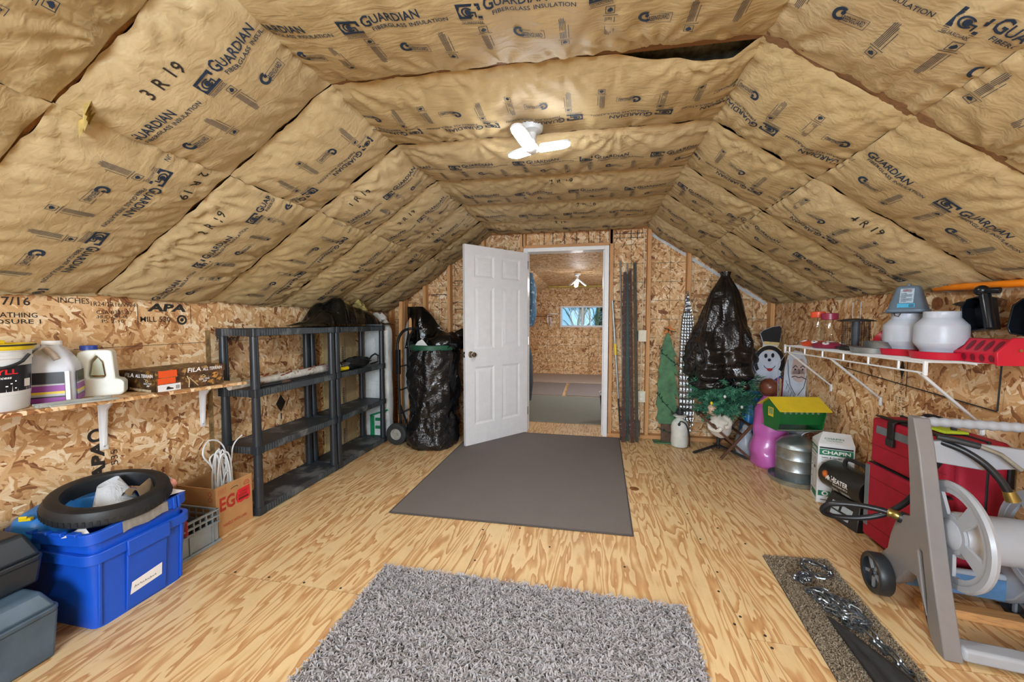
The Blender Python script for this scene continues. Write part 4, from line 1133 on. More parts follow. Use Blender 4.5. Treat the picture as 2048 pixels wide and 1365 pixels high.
Flat().line([(1.775, zz + 0.052), (1.79, zz + 0.066), (1.805, zz + 0.056), (1.79, zz + 0.050)], 0.003).line([(1.70, zz + 0.07), (1.712, zz + 0.045), (1.708, zz + 0.005)], 0.006).line([(1.712, zz + 0.06), (1.76, zz + 0.008)], 0.004).build('twig_print', mat('print_cream', '#d9c79b', 0.5), bx, YZ(-2.1642))
for cx, cz, s_ in ((1.86, 0.045, 0.022), (1.885, 0.028, 0.018), (1.83, 0.020, 0.02), (1.855, 0.064, 0.014)):
    Flat().poly([(cx - s_, zz + cz), (cx - s_ * 0.3, zz + cz + s_ * 0.5), (cx + s_, zz + cz + s_ * 0.6), (cx + s_ * 0.3, zz + cz - s_ * 0.4)]).build('leaf_print', mat('print_leaf', '#c98f3d', 0.5, var=0.3, vscale=60), bx, YZ(-2.1641))

# black shelving ------------------------------------------------------------
M_shelfp = mat('shelf_plastic', '#32373b', 0.5, var=0.28, vscale=7, bump=0.08, mottle=('#68696a', 5, 0.54))
M_postp = mat('post_plastic', '#272d33', 0.36, var=0.12, vscale=8)
M_ribp = mat('rib_plastic', '#4d5458', 0.45, var=0.15)
LV = (0.055, 0.460, 0.835, 1.230)
def shelving(y0, y1, label):
    t = thing('shelving_unit', label, 'shelving', (-2.235, (y0 + y1) / 2, 0), group='black plastic shelving units by the left wall')
    hy = (y1 - y0) / 2; hx = 0.145
    for z in LV:
        g = G(); g.box(-hx + 0.006, hx - 0.006, -hy + 0.006, hy - 0.006, z - 0.010, z - 0.004)
        g.box(-hx, -hx + 0.008, -hy, hy, z - 0.048, z).box(hx - 0.008, hx, -hy, hy, z - 0.048, z).box(-hx, hx, -hy, -hy + 0.008, z - 0.048, z).box(-hx, hx, hy - 0.008, hy, z - 0.048, z)
        s_ = g.build('shelf', M_shelfp, t, bevel=0.003)
        r = G()
        for sx in (1,):
            y = -hy + 0.06
            while y < hy - 0.05:
                if not (-0.10 < y < 0.12): r.box(hx - 0.001, hx + 0.003, y, y + 0.006, z - 0.045, z - 0.005)
                y += 0.021
        x = -hx + 0.04
        while x < hx - 0.04:
            r.box(x, x + 0.006, -hy - 0.003, -hy + 0.001, z - 0.045, z - 0.005); x += 0.021
        tag(r.build('edge_ribs', M_ribp, s_, smooth=0), kind='stuff')
    for sx in (-1, 1):
        for sy in (-1, 1):
            for za, zc in zip(LV, LV[1:]):
                p = G(TR(sx * (hx - 0.026), sy * (hy - 0.026), 0)).lathe([(0.0, za - 0.004), (0.029, za - 0.004), (0.0275, za + 0.08), (0.024, zc - 0.046), (0.0, zc - 0.046)], 18)
                p.build('post', M_postp, t)
            for z in LV:
                G(TR(sx * (hx - 0.026), sy * (hy - 0.026), 0)).rbox(-0.030, 0.030, -0.030, 0.030, z - 0.05, z + 0.002, 0.012).build('post_socket', M_postp, t, bevel=0.002)
    return t
shelving(2.062, 2.868, 'black plastic four-tier shelving unit nearest the cardboard box')
shelving(2.884, 3.665, 'black plastic four-tier shelving unit under the black sheet')

# black sheet bundle on top of the far unit
M_sheet = bagplastic('black_sheeting', '#060708', 0.12, 0.30, spec=0.5, scale=3.0)
def sheetf(u, v):
    y = 2.60 + 1.22 * u; x = -2.375 + 0.30 * v
    pr = math.exp(-((u - 0.30) / 0.13) ** 2) * 0.15 + math.exp(-((u - 0.56) / 0.25) ** 2) * 0.135 + 0.012
    e = 1 - abs(2 * v - 1) ** 5; eu = math.sin(math.pi * u) ** 0.35
    fold = 0.040 * abs(math.sin(u * 17 + 3 * v)) * math.exp(-((u - 0.30) / 0.18) ** 2) + 0.014 * math.sin(u * 48 - 9 * v) + 0.03 * abs(noise.noise(Vector((u * 9, v * 4, 1))))
    z = 1.236 + (pr * (0.06 + 0.94 * e) + fold * e) * eu + 0.004
    return (x + 0.02 * math.sin(u * 20) + 0.018 * abs(math.sin(u * 26)) * (v > 0.7), y, max(1.2335, z))
gg = G().grid(sheetf, 70, 24)
n0 = len(gg.v)
skirt = G()
tag(gg.build('plastic_sheeting', M_sheet), 'shiny black plastic sheeting bundled on top of the shelving', 'sheeting')

# birch pole, dark rod and padded tool on the second shelf
M_birch = mat('birch_bark', '#d2cdc4', 0.7, var=0.15, vscale=30, bump=0.4, bscale=60, mottle=('#8a5a3c', 24, 0.60))
zs = 0.833
P = [(-2.20, 1.98, zs + 0.034), (-2.20, 2.3, zs + 0.036), (-2.225, 2.7, zs + 0.036), (-2.23, 3.05, zs + 0.040), (-2.23, 3.42, zs + 0.044)]
bp = thing('birch_pole', 'white peeling birch pole lying along the second shelf', 'pole')
G().tube(P, 0.03, 14, rs=[0.022, 0.026, 0.031, 0.034, 0.036]).build('trunk', M_birch, bp)
sh = G(); rg = random.Random(9)
for k in range(26):
    y = rg.uniform(2.1, 3.4); a = rg.uniform(0.3, 2.4); r_ = 0.034
    x = -2.21 - (y - 2.1) * 0.018; c = Vector((x + r_ * math.cos(a), y, zs + 0.037 + r_ * math.sin(a)))
    b_ = sh.pts([c, c + Vector((0.004, 0.04, 0.004)), c + Vector((0.006, 0.035, 0.014)), c + Vector((0.004, 0.008, 0.010))]); sh.face(b_, b_ + 1, b_ + 2, b_ + 3)
tag(sh.build('bark_flakes', mat('bark_curl', '#8f4f33', 0.8, var=0.4, vscale=40), bp), kind='stuff')
rd = thing('walking_pole', 'thin dark pole beside the birch pole on the second shelf', 'pole')
G().tube([(-2.135, 2.10, zs + 0.012), (-2.135, 2.35, zs + 0.012)], 0.011, 10).tube([(-2.135, 2.34, zs + 0.012), (-2.15, 2.80, zs + 0.012)], 0.007, 10).build('shaft', M_blackr, rd)
G().tube([(-2.135, 2.32, zs + 0.012), (-2.137, 2.40, zs + 0.012)], 0.0125, 10).build('grip', mat('grip_brown', '#5a4338', 0.6), rd)
tl = thing('strap_tool', 'black strap tool with yellow grip on the far shelving unit', 'tool')
G().tube([(-2.135, 2.98, zs + 0.022), (-2.13, 3.08, zs + 0.022)], 0.017, 12).build('yellow_grip', M_yel, tl)
def lump(u, v):
    a = 2 * math.pi * u; y = 3.08 + 0.38 * v; r = 0.020 + 0.038 * math.sin(math.pi * min(1, 0.15 + 0.85 * v)) + 0.010 * math.sin(5 * a + 9 * v)
    return (-2.155 + r * 1.2 * math.cos(a), y, zs + 0.056 + r * 0.9 * math.sin(a))
G().grid(lump, 20, 16, wrapu=True).build('folded_pouch', M_blackr, tl)
G().tube([(-2.13, 3.40, zs + 0.05), (-2.12, 3.46, zs + 0.10), (-2.12, 3.52, zs + 0.115), (-2.12, 3.58, zs + 0.09), (-2.12, 3.57, zs + 0.03), (-2.13, 3.46, zs + 0.02)], 0.009, 8).build('strap', M_blackr, tl)

# spare batt standing behind the far unit
sb = thing('spare_batt', 'kraft faced insulation batt standing behind the far shelving unit', 'insulation')
def sbf(u, v):
    return (-2.405 + 0.012 * math.sin(math.pi * u) + 0.002 * math.sin(v * 40), 3.12 + 0.50 * u, 0.01 + 1.18 * v)
G().grid(sbf, 12, 24).build('kraft_face', M_kraft, sb)
G().box(-2.417, -2.406, 3.12, 3.62, 0.0, 1.19).build('fibre', M_fib, sb)
fx = Flat(); 
for dx in (-0.1, 0.31, 0.72): fx.P += [(x + dx, y) for x, y in MOT[0].P]; fx.F += [tuple(i + len(fx.P) - len(MOT[0].P) for i in f_) for f_ in MOT[0].F]
fx.F = [f_ for f_ in fx.F if all(0.02 < fx.P[i][0] < 1.1 for i in f_)]
fx.build('printed_lettering', M_ink, sb, YZ(-2.388) @ TR(3.42, 0.02, 0) @ Matrix.Rotation(R(90), 4, 'Z'))

# egg carton box with cable -----------------------------------------------------
M_card = mat('cardboard', '#b98a58', 0.75, var=0.10, vscale=8, bump=0.1, bscale=40)
M_cardi = mat('cardboard_inner', '#a67c4f', 0.8, var=0.1)
eb = thing('egg_box', 'open brown cardboard egg box with red lettering', 'box')
x0, x1, y0, y1, zt = -2.405, -2.125, 1.80, 2.045, 0.30
eg = G(); tk = 0.006
eg.box(x1 - tk, x1, y0, y1, 0.001, zt).box(x0, x0 + tk, y0, y1, 0.001, zt).box(x0 + tk, x1 - tk, y0, y0 + tk, 0.001, zt - 0.004).box(x0 + tk, x1 - tk, y1 - tk, y1, 0.001, zt - 0.004).box(x0 + tk, x1 - tk, y0 + tk, y1 - tk, 0.001, 0.008)
eg.build('carton', M_card, eb, bevel=0.001, smooth=0)
FX = YZ(x1 + 0.0008)
M_cred = mat('print_carton_red', '#b2352a', 0.6, var=0.12, vscale=40)
Flat().text('EGGS', 1.822, 0.145, 0.205, 0.085, bold=0.035).build('red_print', M_cred, eb, FX)
Flat().text('HANDLE WITH CARE', 1.84, 0.045, 0.16, 0.020, bold=0.005).build('red_print', M_cred, eb, FX)
Flat().frame(1.815, 0.248, 1.865, 0.280, 0.0016).rect(1.822, 0.256, 1.858, 0.258).rect(1.822, 0.263, 1.858, 0.265).rect(1.822, 0.270, 1.858, 0.272).build('red_stamp', M_cred, eb, FX)
Flat().arc(2.005, 0.252, 0.017, 0.021, 0, 180, 14).rect(1.984, 0.246, 2.026, 0.250).line([(1.992, 0.254), (2.003, 0.264), (2.012, 0.256), (2.018, 0.262)], 0.003).build('red_emblem', M_cred, eb, FX)
Flat().line([(1.895, 0.256), (1.915, 0.262), (1.935, 0.263), (1.945, 0.256)], 0.004).build('hand_hole', M_inkk, eb, FX)
Flat().poly([(1.935, 0.150), (2.015, 0.152), (2.028, 0.160), (2.026, 0.236), (1.94, 0.232)]).build('red_sticker', M_redp, eb, YZ(x1 + 0.0014))
f = Flat().text('E ONLY', 1.955, 0.205, 0.055, 0.012, bold=0.02).rect(1.945, 0.163, 2.015, 0.178)
for k in range(3): f.rect(1.945, 0.184 + 0.006 * k, 2.005, 0.187 + 0.006 * k)
f.build('sticker_print', mat('print_dark_red', '#6d1512', 0.6), eb, YZ(x1 + 0.0018))
for z_ in (0.262, 0.228): Flat().arc(-2.165, z_, 0.010, 0.014).build('red_print', M_cred, eb, XZ(y0 - 0.0008))
cb = thing('white_cable', 'coil of white cable standing in the egg box', 'cable')
g = G(); rg = random.Random(21)
pts = []
for k in range(13):
    cx, cy = -2.235 + rg.uniform(-0.03, 0.03), 1.92 + rg.uniform(-0.035, 0.035); w_ = rg.uniform(0.012, 0.03); h_ = rg.uniform(0.28, 0.44); lean = rg.uniform(-0.03, 0.05)
    for j in range(13):
        a = -math.pi / 2 + 2 * math.pi * j / 12
        pts.append((cx + 0.6 * w_ * math.cos(a) + 0.004 * k, cy + w_ * math.cos(a) + lean * (math.sin(a) + 1) * 0.5, 0.03 + h_ * (math.sin(a) + 1) / 2 + 0.02))
pts = [Vector(p) for p in pts]
def smoothp(P, n=3):
    out = []
    for i in range(len(P) - 1):
        p0, p1, p2, p3 = P[max(i - 1, 0)], P[i], P[i + 1], P[min(i + 2, len(P) - 1)]
        for k in range(n):
            t_ = k / n
            out.append(0.5 * ((2 * p1) + (-p0 + p2) * t_ + (2 * p0 - 5 * p1 + 4 * p2 - p3) * t_ * t_ + (-p0 + 3 * p1 - 3 * p2 + p3) * t_ ** 3))
    out.append(P[-1]); return out
g.tube(smoothp(pts, 2), 0.0045, 6).build('coil', M_whitep, cb)
lp = [Vector(p) for p in ((-2.22, 1.90, 0.30), (-2.23, 1.87, 0.40), (-2.25, 1.84, 0.47), (-2.26, 1.86, 0.53), (-2.26, 1.90, 0.55), (-2.25, 1.95, 0.52), (-2.24, 1.975, 0.44), (-2.23, 1.95, 0.30))]
G().tube(smoothp(lp, 4), 0.0045, 6).build('loop', M_whitep, cb)
lp = [Vector(p) for p in ((-2.22, 1.91, 0.28), (-2.23, 1.88, 0.38), (-2.24, 1.87, 0.44), (-2.24, 1.90, 0.465), (-2.23, 1.94, 0.45), (-2.22, 1.97, 0.38), (-2.21, 1.94, 0.27))]
G().tube(smoothp(lp, 4), 0.0045, 6).build('loop', M_whitep, cb)
lp = [Vector(p) for p in ((-2.22, 1.96, 0.28), (-2.21, 1.985, 0.40), (-2.20, 1.985, 0.47), (-2.19, 2.00, 0.515), (-2.17, 2.03, 0.55))]
G().tube(smoothp(lp, 4), 0.004, 6).build('loose_end', M_whitep, cb)

# grey crate --------------------------------------------------------------------
M_crate = mat('crate_grey', '#8b9396', 0.5, var=0.1)
ct = thing('stacking_crate', 'grey plastic stacking crate between blue tote and egg box', 'crate')
x0, x1, y0, y1 = -2.40, -2.095, 1.575, 1.785
g = G().box(x0, x1, y0, y1, 0.012, 0.018)
for xa in (x1 - 0.006, x0): g.box(xa, xa + 0.006, y0, y1, 0.012, 0.115)
for ya in (y0, y1 - 0.006): g.box(x0, x1, ya, ya + 0.006, 0.012, 0.115)
g.build('basin', M_crate, ct, smooth=0, bevel=0.002)
g = G()
for z in (0.115, 0.150, 0.185):
    w_ = 0.008
    g.box(x1 - 0.008, x1 + 0.006, y0 - 0.004, y1 + 0.004, z, z + w_).box(x0 - 0.004, x0 + 0.008, y0, y1, z, z + w_).box(x0, x1, y0 - 0.004, y0 + 0.008, z, z + w_).box(x0, x1, y1 - 0.008, y1 + 0.004, z, z + w_)
n = 6
for k in range(n + 1):
    y = y0 + (y1 - y0) * k / n; g.box(x1 - 0.006, x1 + 0.003, y - 0.003, y + 0.003, 0.112, 0.19)
    x = x0 + (x1 - x0) * k / n; g.box(x - 0.003, x + 0.003, y0, y0 + 0.006, 0.112, 0.19).box(x - 0.003, x + 0.003, y1 - 0.006, y1, 0.112, 0.19)
g.build('rim_lattice', M_crate, ct, smooth=0)
g = G().box(x1, x1 + 0.012, y0 - 0.003, y1 + 0.008, 0.001, 0.014)
g.build('foot_ledge', M_crate, ct, bevel=0.002)
for y in (y1 - 0.045, y0 + 0.04): G().box(x1 - 0.001, x1 + 0.008, y, y + 0.008, 0.012, 0.118).build('rib', M_crate, ct, smooth=0)
tag(G().ell((-2.23, 1.69, 0.10), (0.12, 0.08, 0.07), 20, 12, lambda d: 1 + 0.2 * noise.noise(d * 2)).build('dark_cloth', mat('cloth_dark', '#17181b', 0.9, var=0.3)), 'dark bundled cloth inside the grey crate', 'cloth')
tag(G().tube([(-2.20, 1.585, 0.20), (-2.14, 1.592, 0.225), (-2.10, 1.60, 0.20), (-2.105, 1.605, 0.13)], 0.016, 10).build('red_strap', mat('strap_red', '#8f1a20', 0.6, var=0.2)), 'dark red strap hanging into the grey crate', 'strap')

# blue totes ----------------------------------------------------------------------
M_tote = mat('tote_blue', '#1453c6', 0.38, var=0.08, vscale=5, bump=0.06)
def tote_mesh(g, bx, by, tx, ty, h, r, thick=0.004):
    """open tapering bin with rounded corners: (half sizes at base and top)"""
    def ringp(hx, hy, z, rr):
        P = []
        for cx, cy, a0 in ((hx - rr, hy - rr, 0), (-hx + rr, hy - rr, 90), (-hx + rr, -hy + rr, 180), (hx - rr, -hy + rr, 270)):
            for k in range(6): a = R(a0 + 90 * k / 5); P.append((cx + rr * math.cos(a), cy + rr * math.sin(a), z))
        return P
    rows = [ringp(bx, by, 0.0, r), ringp(tx, ty, h, r), ringp(tx - thick, ty - thick, h, r), ringp(bx - thick, by - thick, 0.006, r)]
    ix = [g.pts(p) for p in rows]; n = len(rows[0])
    for a, c in zip(ix, ix[1:]):
        for k in range(n): g.face(a + k, a + (k + 1) % n, c + (k + 1) % n, c + k)
    g.f.append(tuple(ix[0] + n - 1 - k for k in range(n))); g.f.append(tuple(ix[-1] + k for k in range(n)))
    return ringp
def rim(g, ringp, hx, hy, z0, z1, out, r):
    rows = [ringp(hx, hy, z0, r), ringp(hx + out, hy + out, z0, r + out), ringp(hx + out, hy + out, z1, r + out), ringp(hx - 0.003, hy - 0.003, z1, r)]
    ix = [g.pts(p) for p in rows]; n = len(rows[0])
    for a, c in zip(ix, ix[1:] + ix[:1]):
        for k in range(n): g.face(a + k, a + (k + 1) % n, c + (k + 1) % n, c + k)
t1 = thing('storage_tote', 'blue plastic tote on the floor with a white note on its side', 'tote', (-2.185, 1.325, 0.0))
g = G(); rp = tote_mesh(g, 0.205, 0.175, 0.225, 0.195, 0.325, 0.035); g.build('body', M_tote, t1, smooth=50)
g = G(); rim(g, rp, 0.221, 0.191, 0.285, 0.330, 0.016, 0.035); g.build('rim', M_tote, t1, bevel=0.003)
for (xa, xb, ya, yb) in ((0.212, 0.232, -0.075, 0.085),):
    g = G(); b_ = g.pts([(0.206, ya, 0.01), (0.206, yb, 0.01), (0.226, yb, 0.29), (0.226, ya, 0.29), (0.213, ya, 0.01), (0.213, yb, 0.01), (0.236, yb, 0.29), (0.236, ya, 0.29)])
    for k in ((0, 3, 2, 1), (4, 5, 6, 7), (0, 1, 5, 4), (1, 2, 6, 5), (2, 3, 7, 6), (3, 0, 4, 7)): g.f.append(tuple(b_ + i for i in k))
    g.build('side_panel', M_tote, t1, bevel=0.004)
for y in (-0.165, 0.155):
    g = G().bar((0.206, y, 0.012), (0.224, y, 0.288), 0.012, 0.012, up=(0, 1, 0)); g.build('corner_rib', M_tote, t1, bevel=0.003)
G().box(0.237, 0.248, -0.08, 0.09, 0.262, 0.33).build('handle_lip', M_tote, t1, bevel=0.004)
g = G(); sl = (0.236 - 0.213) / 0.28
for ya, yb, za, zc in ((-0.065, 0.062, 0.075, 0.135),):
    xx = lambda z: 0.2135 + sl * (z - 0.01)
    b_ = g.pts([(xx(z_) + 0.0022, y_, z_) for y_, z_ in ((ya, za), (yb, za + 0.012), (yb, zc + 0.010), (ya + 0.006, zc - 0.006))]); g.face(b_, b_ + 1, b_ + 2, b_ + 3)
nt = g.build('paper_note', M_whtp, t1, smooth=0)
f = Flat()
for k in range(9): f.line([(-0.05 + 0.010 * k, 0.088 + 0.002 * (k % 3)), (-0.046 + 0.010 * k, 0.098 - 0.003 * (k % 2)), (-0.043 + 0.010 * k, 0.090)], 0.0016)
f.build('handwriting', M_inkk, nt, None, lambda x, y: (0.2135 + sl * (y + 0.01 - 0.01) + 0.0032, x, y + 0.01))
t2 = thing('storage_tote', 'upper blue tote nested in another, with silver tape on its rim', 'tote', (-2.18, 1.322, 0.115))
t2.rotation_euler = (R(1.2), R(-1.5), R(2.0))
g = G(); rp = tote_mesh(g, 0.198, 0.168, 0.222, 0.192, 0.30, 0.035); g.build('body', M_tote, t2, smooth=50)
g = G(); rim(g, rp, 0.218, 0.188, 0.255, 0.302, 0.018, 0.035); g.build('rim', M_tote, t2, bevel=0.003)
g = G()
for k in range(5): g.box(-0.16 + 0.075 * k, -0.115 + 0.075 * k, -0.214, -0.190, 0.298, 0.312)
tag(g.build('rim_teeth', M_tote, t2, bevel=0.003), kind='stuff')
M_tape = mat('silver_tape', '#a9acae', 0.35, 0.6, var=0.15, bump=0.4, bscale=50)
def tapef(u, v): return (0.2385 + 0.0012 * math.sin(u * 50) - 0.012 * max(0, v - 0.85) / 0.15, -0.09 + 0.185 * u, 0.253 + 0.052 * v + 0.004 * math.sin(u * 9))
G().grid(tapef, 24, 6).build('tape', M_tape, t2)
G().box(0.230, 0.242, 0.118, 0.132, 0.250, 0.306).box(0.230, 0.242, 0.140, 0.150, 0.250, 0.306).build('latch_lugs', M_tote, t2, bevel=0.002)
tr = thing('rubber_ring', 'large black rubber tyre ring lying on the blue tote', 'tyre', (-2.135, 1.315, 0.45)); tr.scale = (0.94, 0.94, 0.95)
tr.rotation_euler = (R(2), R(9), 0)
G().lathe([(0.158, 0.0), (0.212, 0.0), (0.222, 0.012), (0.224, 0.040), (0.210, 0.068), (0.192, 0.076), (0.165, 0.072), (0.159, 0.060)], 64, closed=True).build('ring', M_blackr, tr, smooth=35)
g = G(); 
for k in range(60):
    a = 2 * math.pi * k / 60; g.bar((0.223 * math.cos(a), 0.223 * math.sin(a), 0.012), (0.2245 * math.cos(a), 0.2245 * math.sin(a), 0.036), 0.010, 0.003, up=(math.cos(a), math.sin(a), 0))
tag(g.build('tread', M_blackr, tr, smooth=0), kind='stuff')
g = G(TR(-2.30, 1.19, 0.40) @ Matrix.Rotation(R(20), 4, 'Z') @ Matrix.Rotation(R(10), 4, 'X'))
tag(sq_lathe(g, [(0.05, 0.07, -0.12, 0), (0.07, 0.10, -0.10, 0), (0.075, 0.105, 0.02, 0), (0.06, 0.09, 0.065, 0), (0.03, 0.05, 0.08, 0)], 28, 3.0).build('blue_canister', mat('canister_blue', '#2c7ecb', 0.42, var=0.1), smooth=60), 'light blue plastic canister in the upper tote', 'canister')
g = G(TR(-2.27, 1.345, 0.42) @ Matrix.Rotation(R(50), 4, 'Z'))
tag(sq_lathe(g, [(0.06, 0.03, -0.10, 0), (0.10, 0.05, -0.08, 0), (0.10, 0.05, 0.02, 0), (0.09, 0.045, 0.05, 0)], 24, 3.0).build('blue_canister', mat('canister_blue2', '#2f86d6', 0.4, var=0.08), smooth=60), 'bright blue canister lying inside the rubber ring', 'canister')
def coneb(u, v):
    a = 2 * math.pi * u; r = (0.085 - 0.05 * v) * (1 + 0.25 * math.sin(2 * a + 1)); return (0.55 * r * math.cos(a) - 0.10 * v, 1.2 * r * math.sin(a) + 0.03 * v, 0.12 * v + 0.015 * math.sin(a) * v)
tag(G().grid(coneb, 30, 10, wrapu=True).build('paper_bag', bagplastic('white_bag', '#cfd4da', 0.45, 0.5), loc=(-2.10, 1.32, 0.405)), 'crumpled white paper bag poking up through the rubber ring', 'bag')
tag(G().grid(lambda u, v: (0.14 * u - 0.07, 0.12 * v - 0.06, 0.05 * math.sin(3 * u + 2 * v) + 0.02 * math.sin(11 * u + 7 * v)), 20, 20).build('work_glove', mat('glove_tan', '#9d8a70', 0.9, var=0.2, bump=0.4), loc=(-2.05, 1.40, 0.445)), 'tan cloth glove lying inside the rubber ring', 'glove')
tag(G().tube([(-2.03, 1.445, 0.455), (-2.015, 1.475, 0.475), (-2.02, 1.495, 0.478)], 0.02, 12).build('pink_tube', mat('pink_plastic', '#d99384', 0.45, var=0.1)), 'pink tube end inside the rubber ring', 'tube')
tag(G().grid(lambda u, v: (0.10 * u, 0.05 * v, 0.012 * math.sin(4 * u) + 0.03 * v), 8, 6).build('grey_cloth', mat('cloth_grey', '#b6bcc4', 0.85, var=0.2), loc=(-2.11, 1.455, 0.46)), 'pale grey cloth beside the pink tube', 'cloth')
for k, (x, y, z, rz, lb) in enumerate(((-2.02, 1.12, 0.412, 30, 'folded white paper corner under the rubber ring'), (-1.99, 1.47, 0.43, 70, 'white paper slip at the right of the rubber ring'))):
    g = G(TR(x, y, z) @ Matrix.Rotation(R(rz), 4, 'Z') @ Matrix.Rotation(R(20), 4, 'X')); g.prism([(-0.04, 0), (0.05, 0), (0.005, 0.05)], 0, 0.001); tag(g.build('paper_scrap', M_whtp, smooth=0), lb, 'paper')
tag(G(TR(-2.25, 1.105, 0.462) @ Matrix.Rotation(R(25), 4, 'Z')).box(-0.02, 0.02, -0.008, 0.008, 0, 0.012).box(-0.016, 0.01, -0.012, -0.006, 0.01, 0.022).build('yellow_clip', M_yel, bevel=0.002), 'small yellow and black clip on the blue canister', 'clip')

# cases in the lower left corner ---------------------------------------------------
M_case = mat('case_grey', '#4d6070', 0.42, var=0.2, vscale=6, bump=0.1)
M_caseb = mat('case_black', '#20282e', 0.4, var=0.15, vscale=6, bump=0.15)
def case(name, label, x0, x1, y0, y1, z0, z1, split, m):
    t = thing(name, label, 'case', ((x0 + x1) / 2, (y0 + y1) / 2, z0)); hx, hy, h = (x1 - x0) / 2, (y1 - y0) / 2, z1 - z0
    g = G(); b_ = split * h
    g.frustum(-hx + 0.02, hx - 0.02, -hy + 0.015, hy - 0.015, 0.001, -hx + 0.006, hx - 0.006, -hy + 0.005, hy - 0.005, b_); g.build('base', m, t, bevel=0.012, seg=3)
    G().rbox(-hx, hx, -hy, hy, b_ - 0.006, b_ + 0.012, 0.03).build('rim', m, t, bevel=0.004)
    G().frustum(-hx + 0.006, hx - 0.006, -hy + 0.006, hy - 0.006, b_ + 0.010, -hx + 0.05, hx - 0.05, -hy + 0.03, hy - 0.03, h).build('lid', m, t, bevel=0.014, seg=3)
    g = G().box(hx - 0.012, hx + 0.004, -0.12, -0.07, b_ - 0.03, b_ + 0.03).build('latch', m, t, bevel=0.003)
    return t
case('tool_case', 'grey blue plastic tool case on the floor in the corner', -2.41, -1.965, 0.45, 1.045, 0.0, 0.265, 0.72, M_case)
case('tool_case', 'black plastic tool case stacked on the grey blue case', -2.41, -2.06, 0.45, 1.06, 0.268, 0.47, 0.5, M_caseb)
# ================================================================== BACK LEFT CORNER
# tall white sack of ground blanket
M_sack = bagplastic('white_sack', '#d3d8d8', 0.45, 0.30, scale=6.0)
M_green = mat('print_green', '#0f7a4a', 0.5, var=0.06)
sk = thing('ground_blanket_sack', 'tall white sack with green lettering behind the shelving', 'sack')
def sackf(u, v):
    a = 2 * math.pi * u; c, s_ = math.cos(a), math.sin(a); p = 2 / 3.2
    hx, hy = 0.150, 0.085
    k = 1.0 if v < 0.86 else (1 - ((v - 0.86) / 0.14) ** 1.5 * 0.75)
    if v > 0.96: k *= 1.25
    w = 1 + 0.035 * noise.noise(Vector((c * 2, s_ * 2, v * 9)))
    k *= w * (0.93 + 0.07 * min(1, v * 12))
    return (-2.245 + hx * k * math.copysign(abs(c) ** p, c), 3.79 + hy * k * math.copysign(abs(s_) ** p, s_), 0.002 + 1.36 * v + 0.01 * math.sin(3 * a) * (v > 0.9))
G().grid(sackf, 40, 60, wrapu=True).build('sack', M_sack, sk, smooth=60)
SX = XZ(3.698)
Flat().text('Ground Control Blanket', 0, 0, 0.92, 0.036, bold=0.02).build('lettering', mat('print_dark_green', '#1f5c46', 0.5), sk, SX @ TR(-2.118, 0.38, 0) @ Matrix.Rotation(R(90), 4, 'Z'))
f = Flat().rect(0, 0, 0.03, 0.16).rect(0.0, 0.16, 0.24, 0.185).rect(0.0, -0.005, 0.06, 0.01).text('GRIP', 0.05, 0.03, 0.16, 0.05, bold=0.02).text('11', 0.10, 0.09, 0.12, 0.06, bold=0.05)
f.build('green_print', M_green, sk, SX @ TR(-2.09, 0.02, 0.0) @ Matrix.Rotation(R(90), 4, 'Z') @ TR(0, 0.0, 0))
Flat().rect(-2.30, 0.03, -2.275, 0.26).line([(-2.30, 0.26), (-2.09, 0.33)], 0.02).rect(-2.30, 0.015, -2.20, 0.03).build('green_print', M_green, sk, SX)
s2 = thing('clear_sack', 'crumpled translucent white sack behind the two wooden sticks', 'sack')
def sack2(u, v):
    a = 2 * math.pi * u; k = (1 if v < 0.7 else 1 - ((v - 0.7) / 0.3) ** 2 * 0.8) * (1 + 0.10 * noise.noise(Vector((math.cos(a) * 2, math.sin(a) * 2, v * 8))))
    return (-2.01 + 0.085 * k * math.cos(a), 4.10 + 0.08 * k * math.sin(a), 0.002 + 1.33 * v)
G().grid(sack2, 28, 36, wrapu=True).build('sack', M_sack, s2, smooth=60)
for x, y, z1, lb in ((-2.075, 3.99, 1.50, 'left one of two upright wooden sticks in the corner'), (-1.955, 3.98, 1.475, 'right one of two upright wooden sticks in the corner')):
    g = G().bar((x, y - 0.05, 0.001), (x, y + 0.02, z1), 0.038, 0.036, up=(0, 1, 0)); tag(g.build('wooden_stick', M_stud, bevel=0.002), lb, 'lumber', 'upright sticks in the back left corner')
# hand truck ---------------------------------------------------------------
ht = thing('hand_truck', 'black steel hand truck with grey hubbed pneumatic wheels', 'hand truck')
M_tire = mat('tire_rubber', '#2a2c2c', 0.75, var=0.2, bump=0.3, bscale=70)
M_hub = mat('hub_grey', '#9b9b93', 0.5, var=0.15)
M_hts = mat('steel_black', '#1b1d20', 0.35, 0.3, var=0.15)
for y in (3.585, 4.03):
    g = G(TR(-1.925, y, 0.115) @ Matrix.Rotation(R(90), 4, 'X')).lathe([(0.058, -0.03), (0.085, -0.036), (0.108, -0.026), (0.114, 0.0), (0.108, 0.026), (0.085, 0.036), (0.058, 0.03)], 36, closed=True)
    w_ = g.build('wheel', M_tire, ht)
    G(TR(-1.925, y, 0.115) @ Matrix.Rotation(R(90), 4, 'X')).lathe([(0.0, 0.022), (0.018, 0.026), (0.020, 0.010), (0.044, 0.006), (0.052, 0.026), (0.060, 0.028), (0.060, -0.028), (0.0, -0.02)], 30).build('hub', M_hub, w_)
G().cyl((-1.925, 3.59, 0.115), (-1.925, 4.03, 0.115), 0.012).build('axle', M_hts, ht)
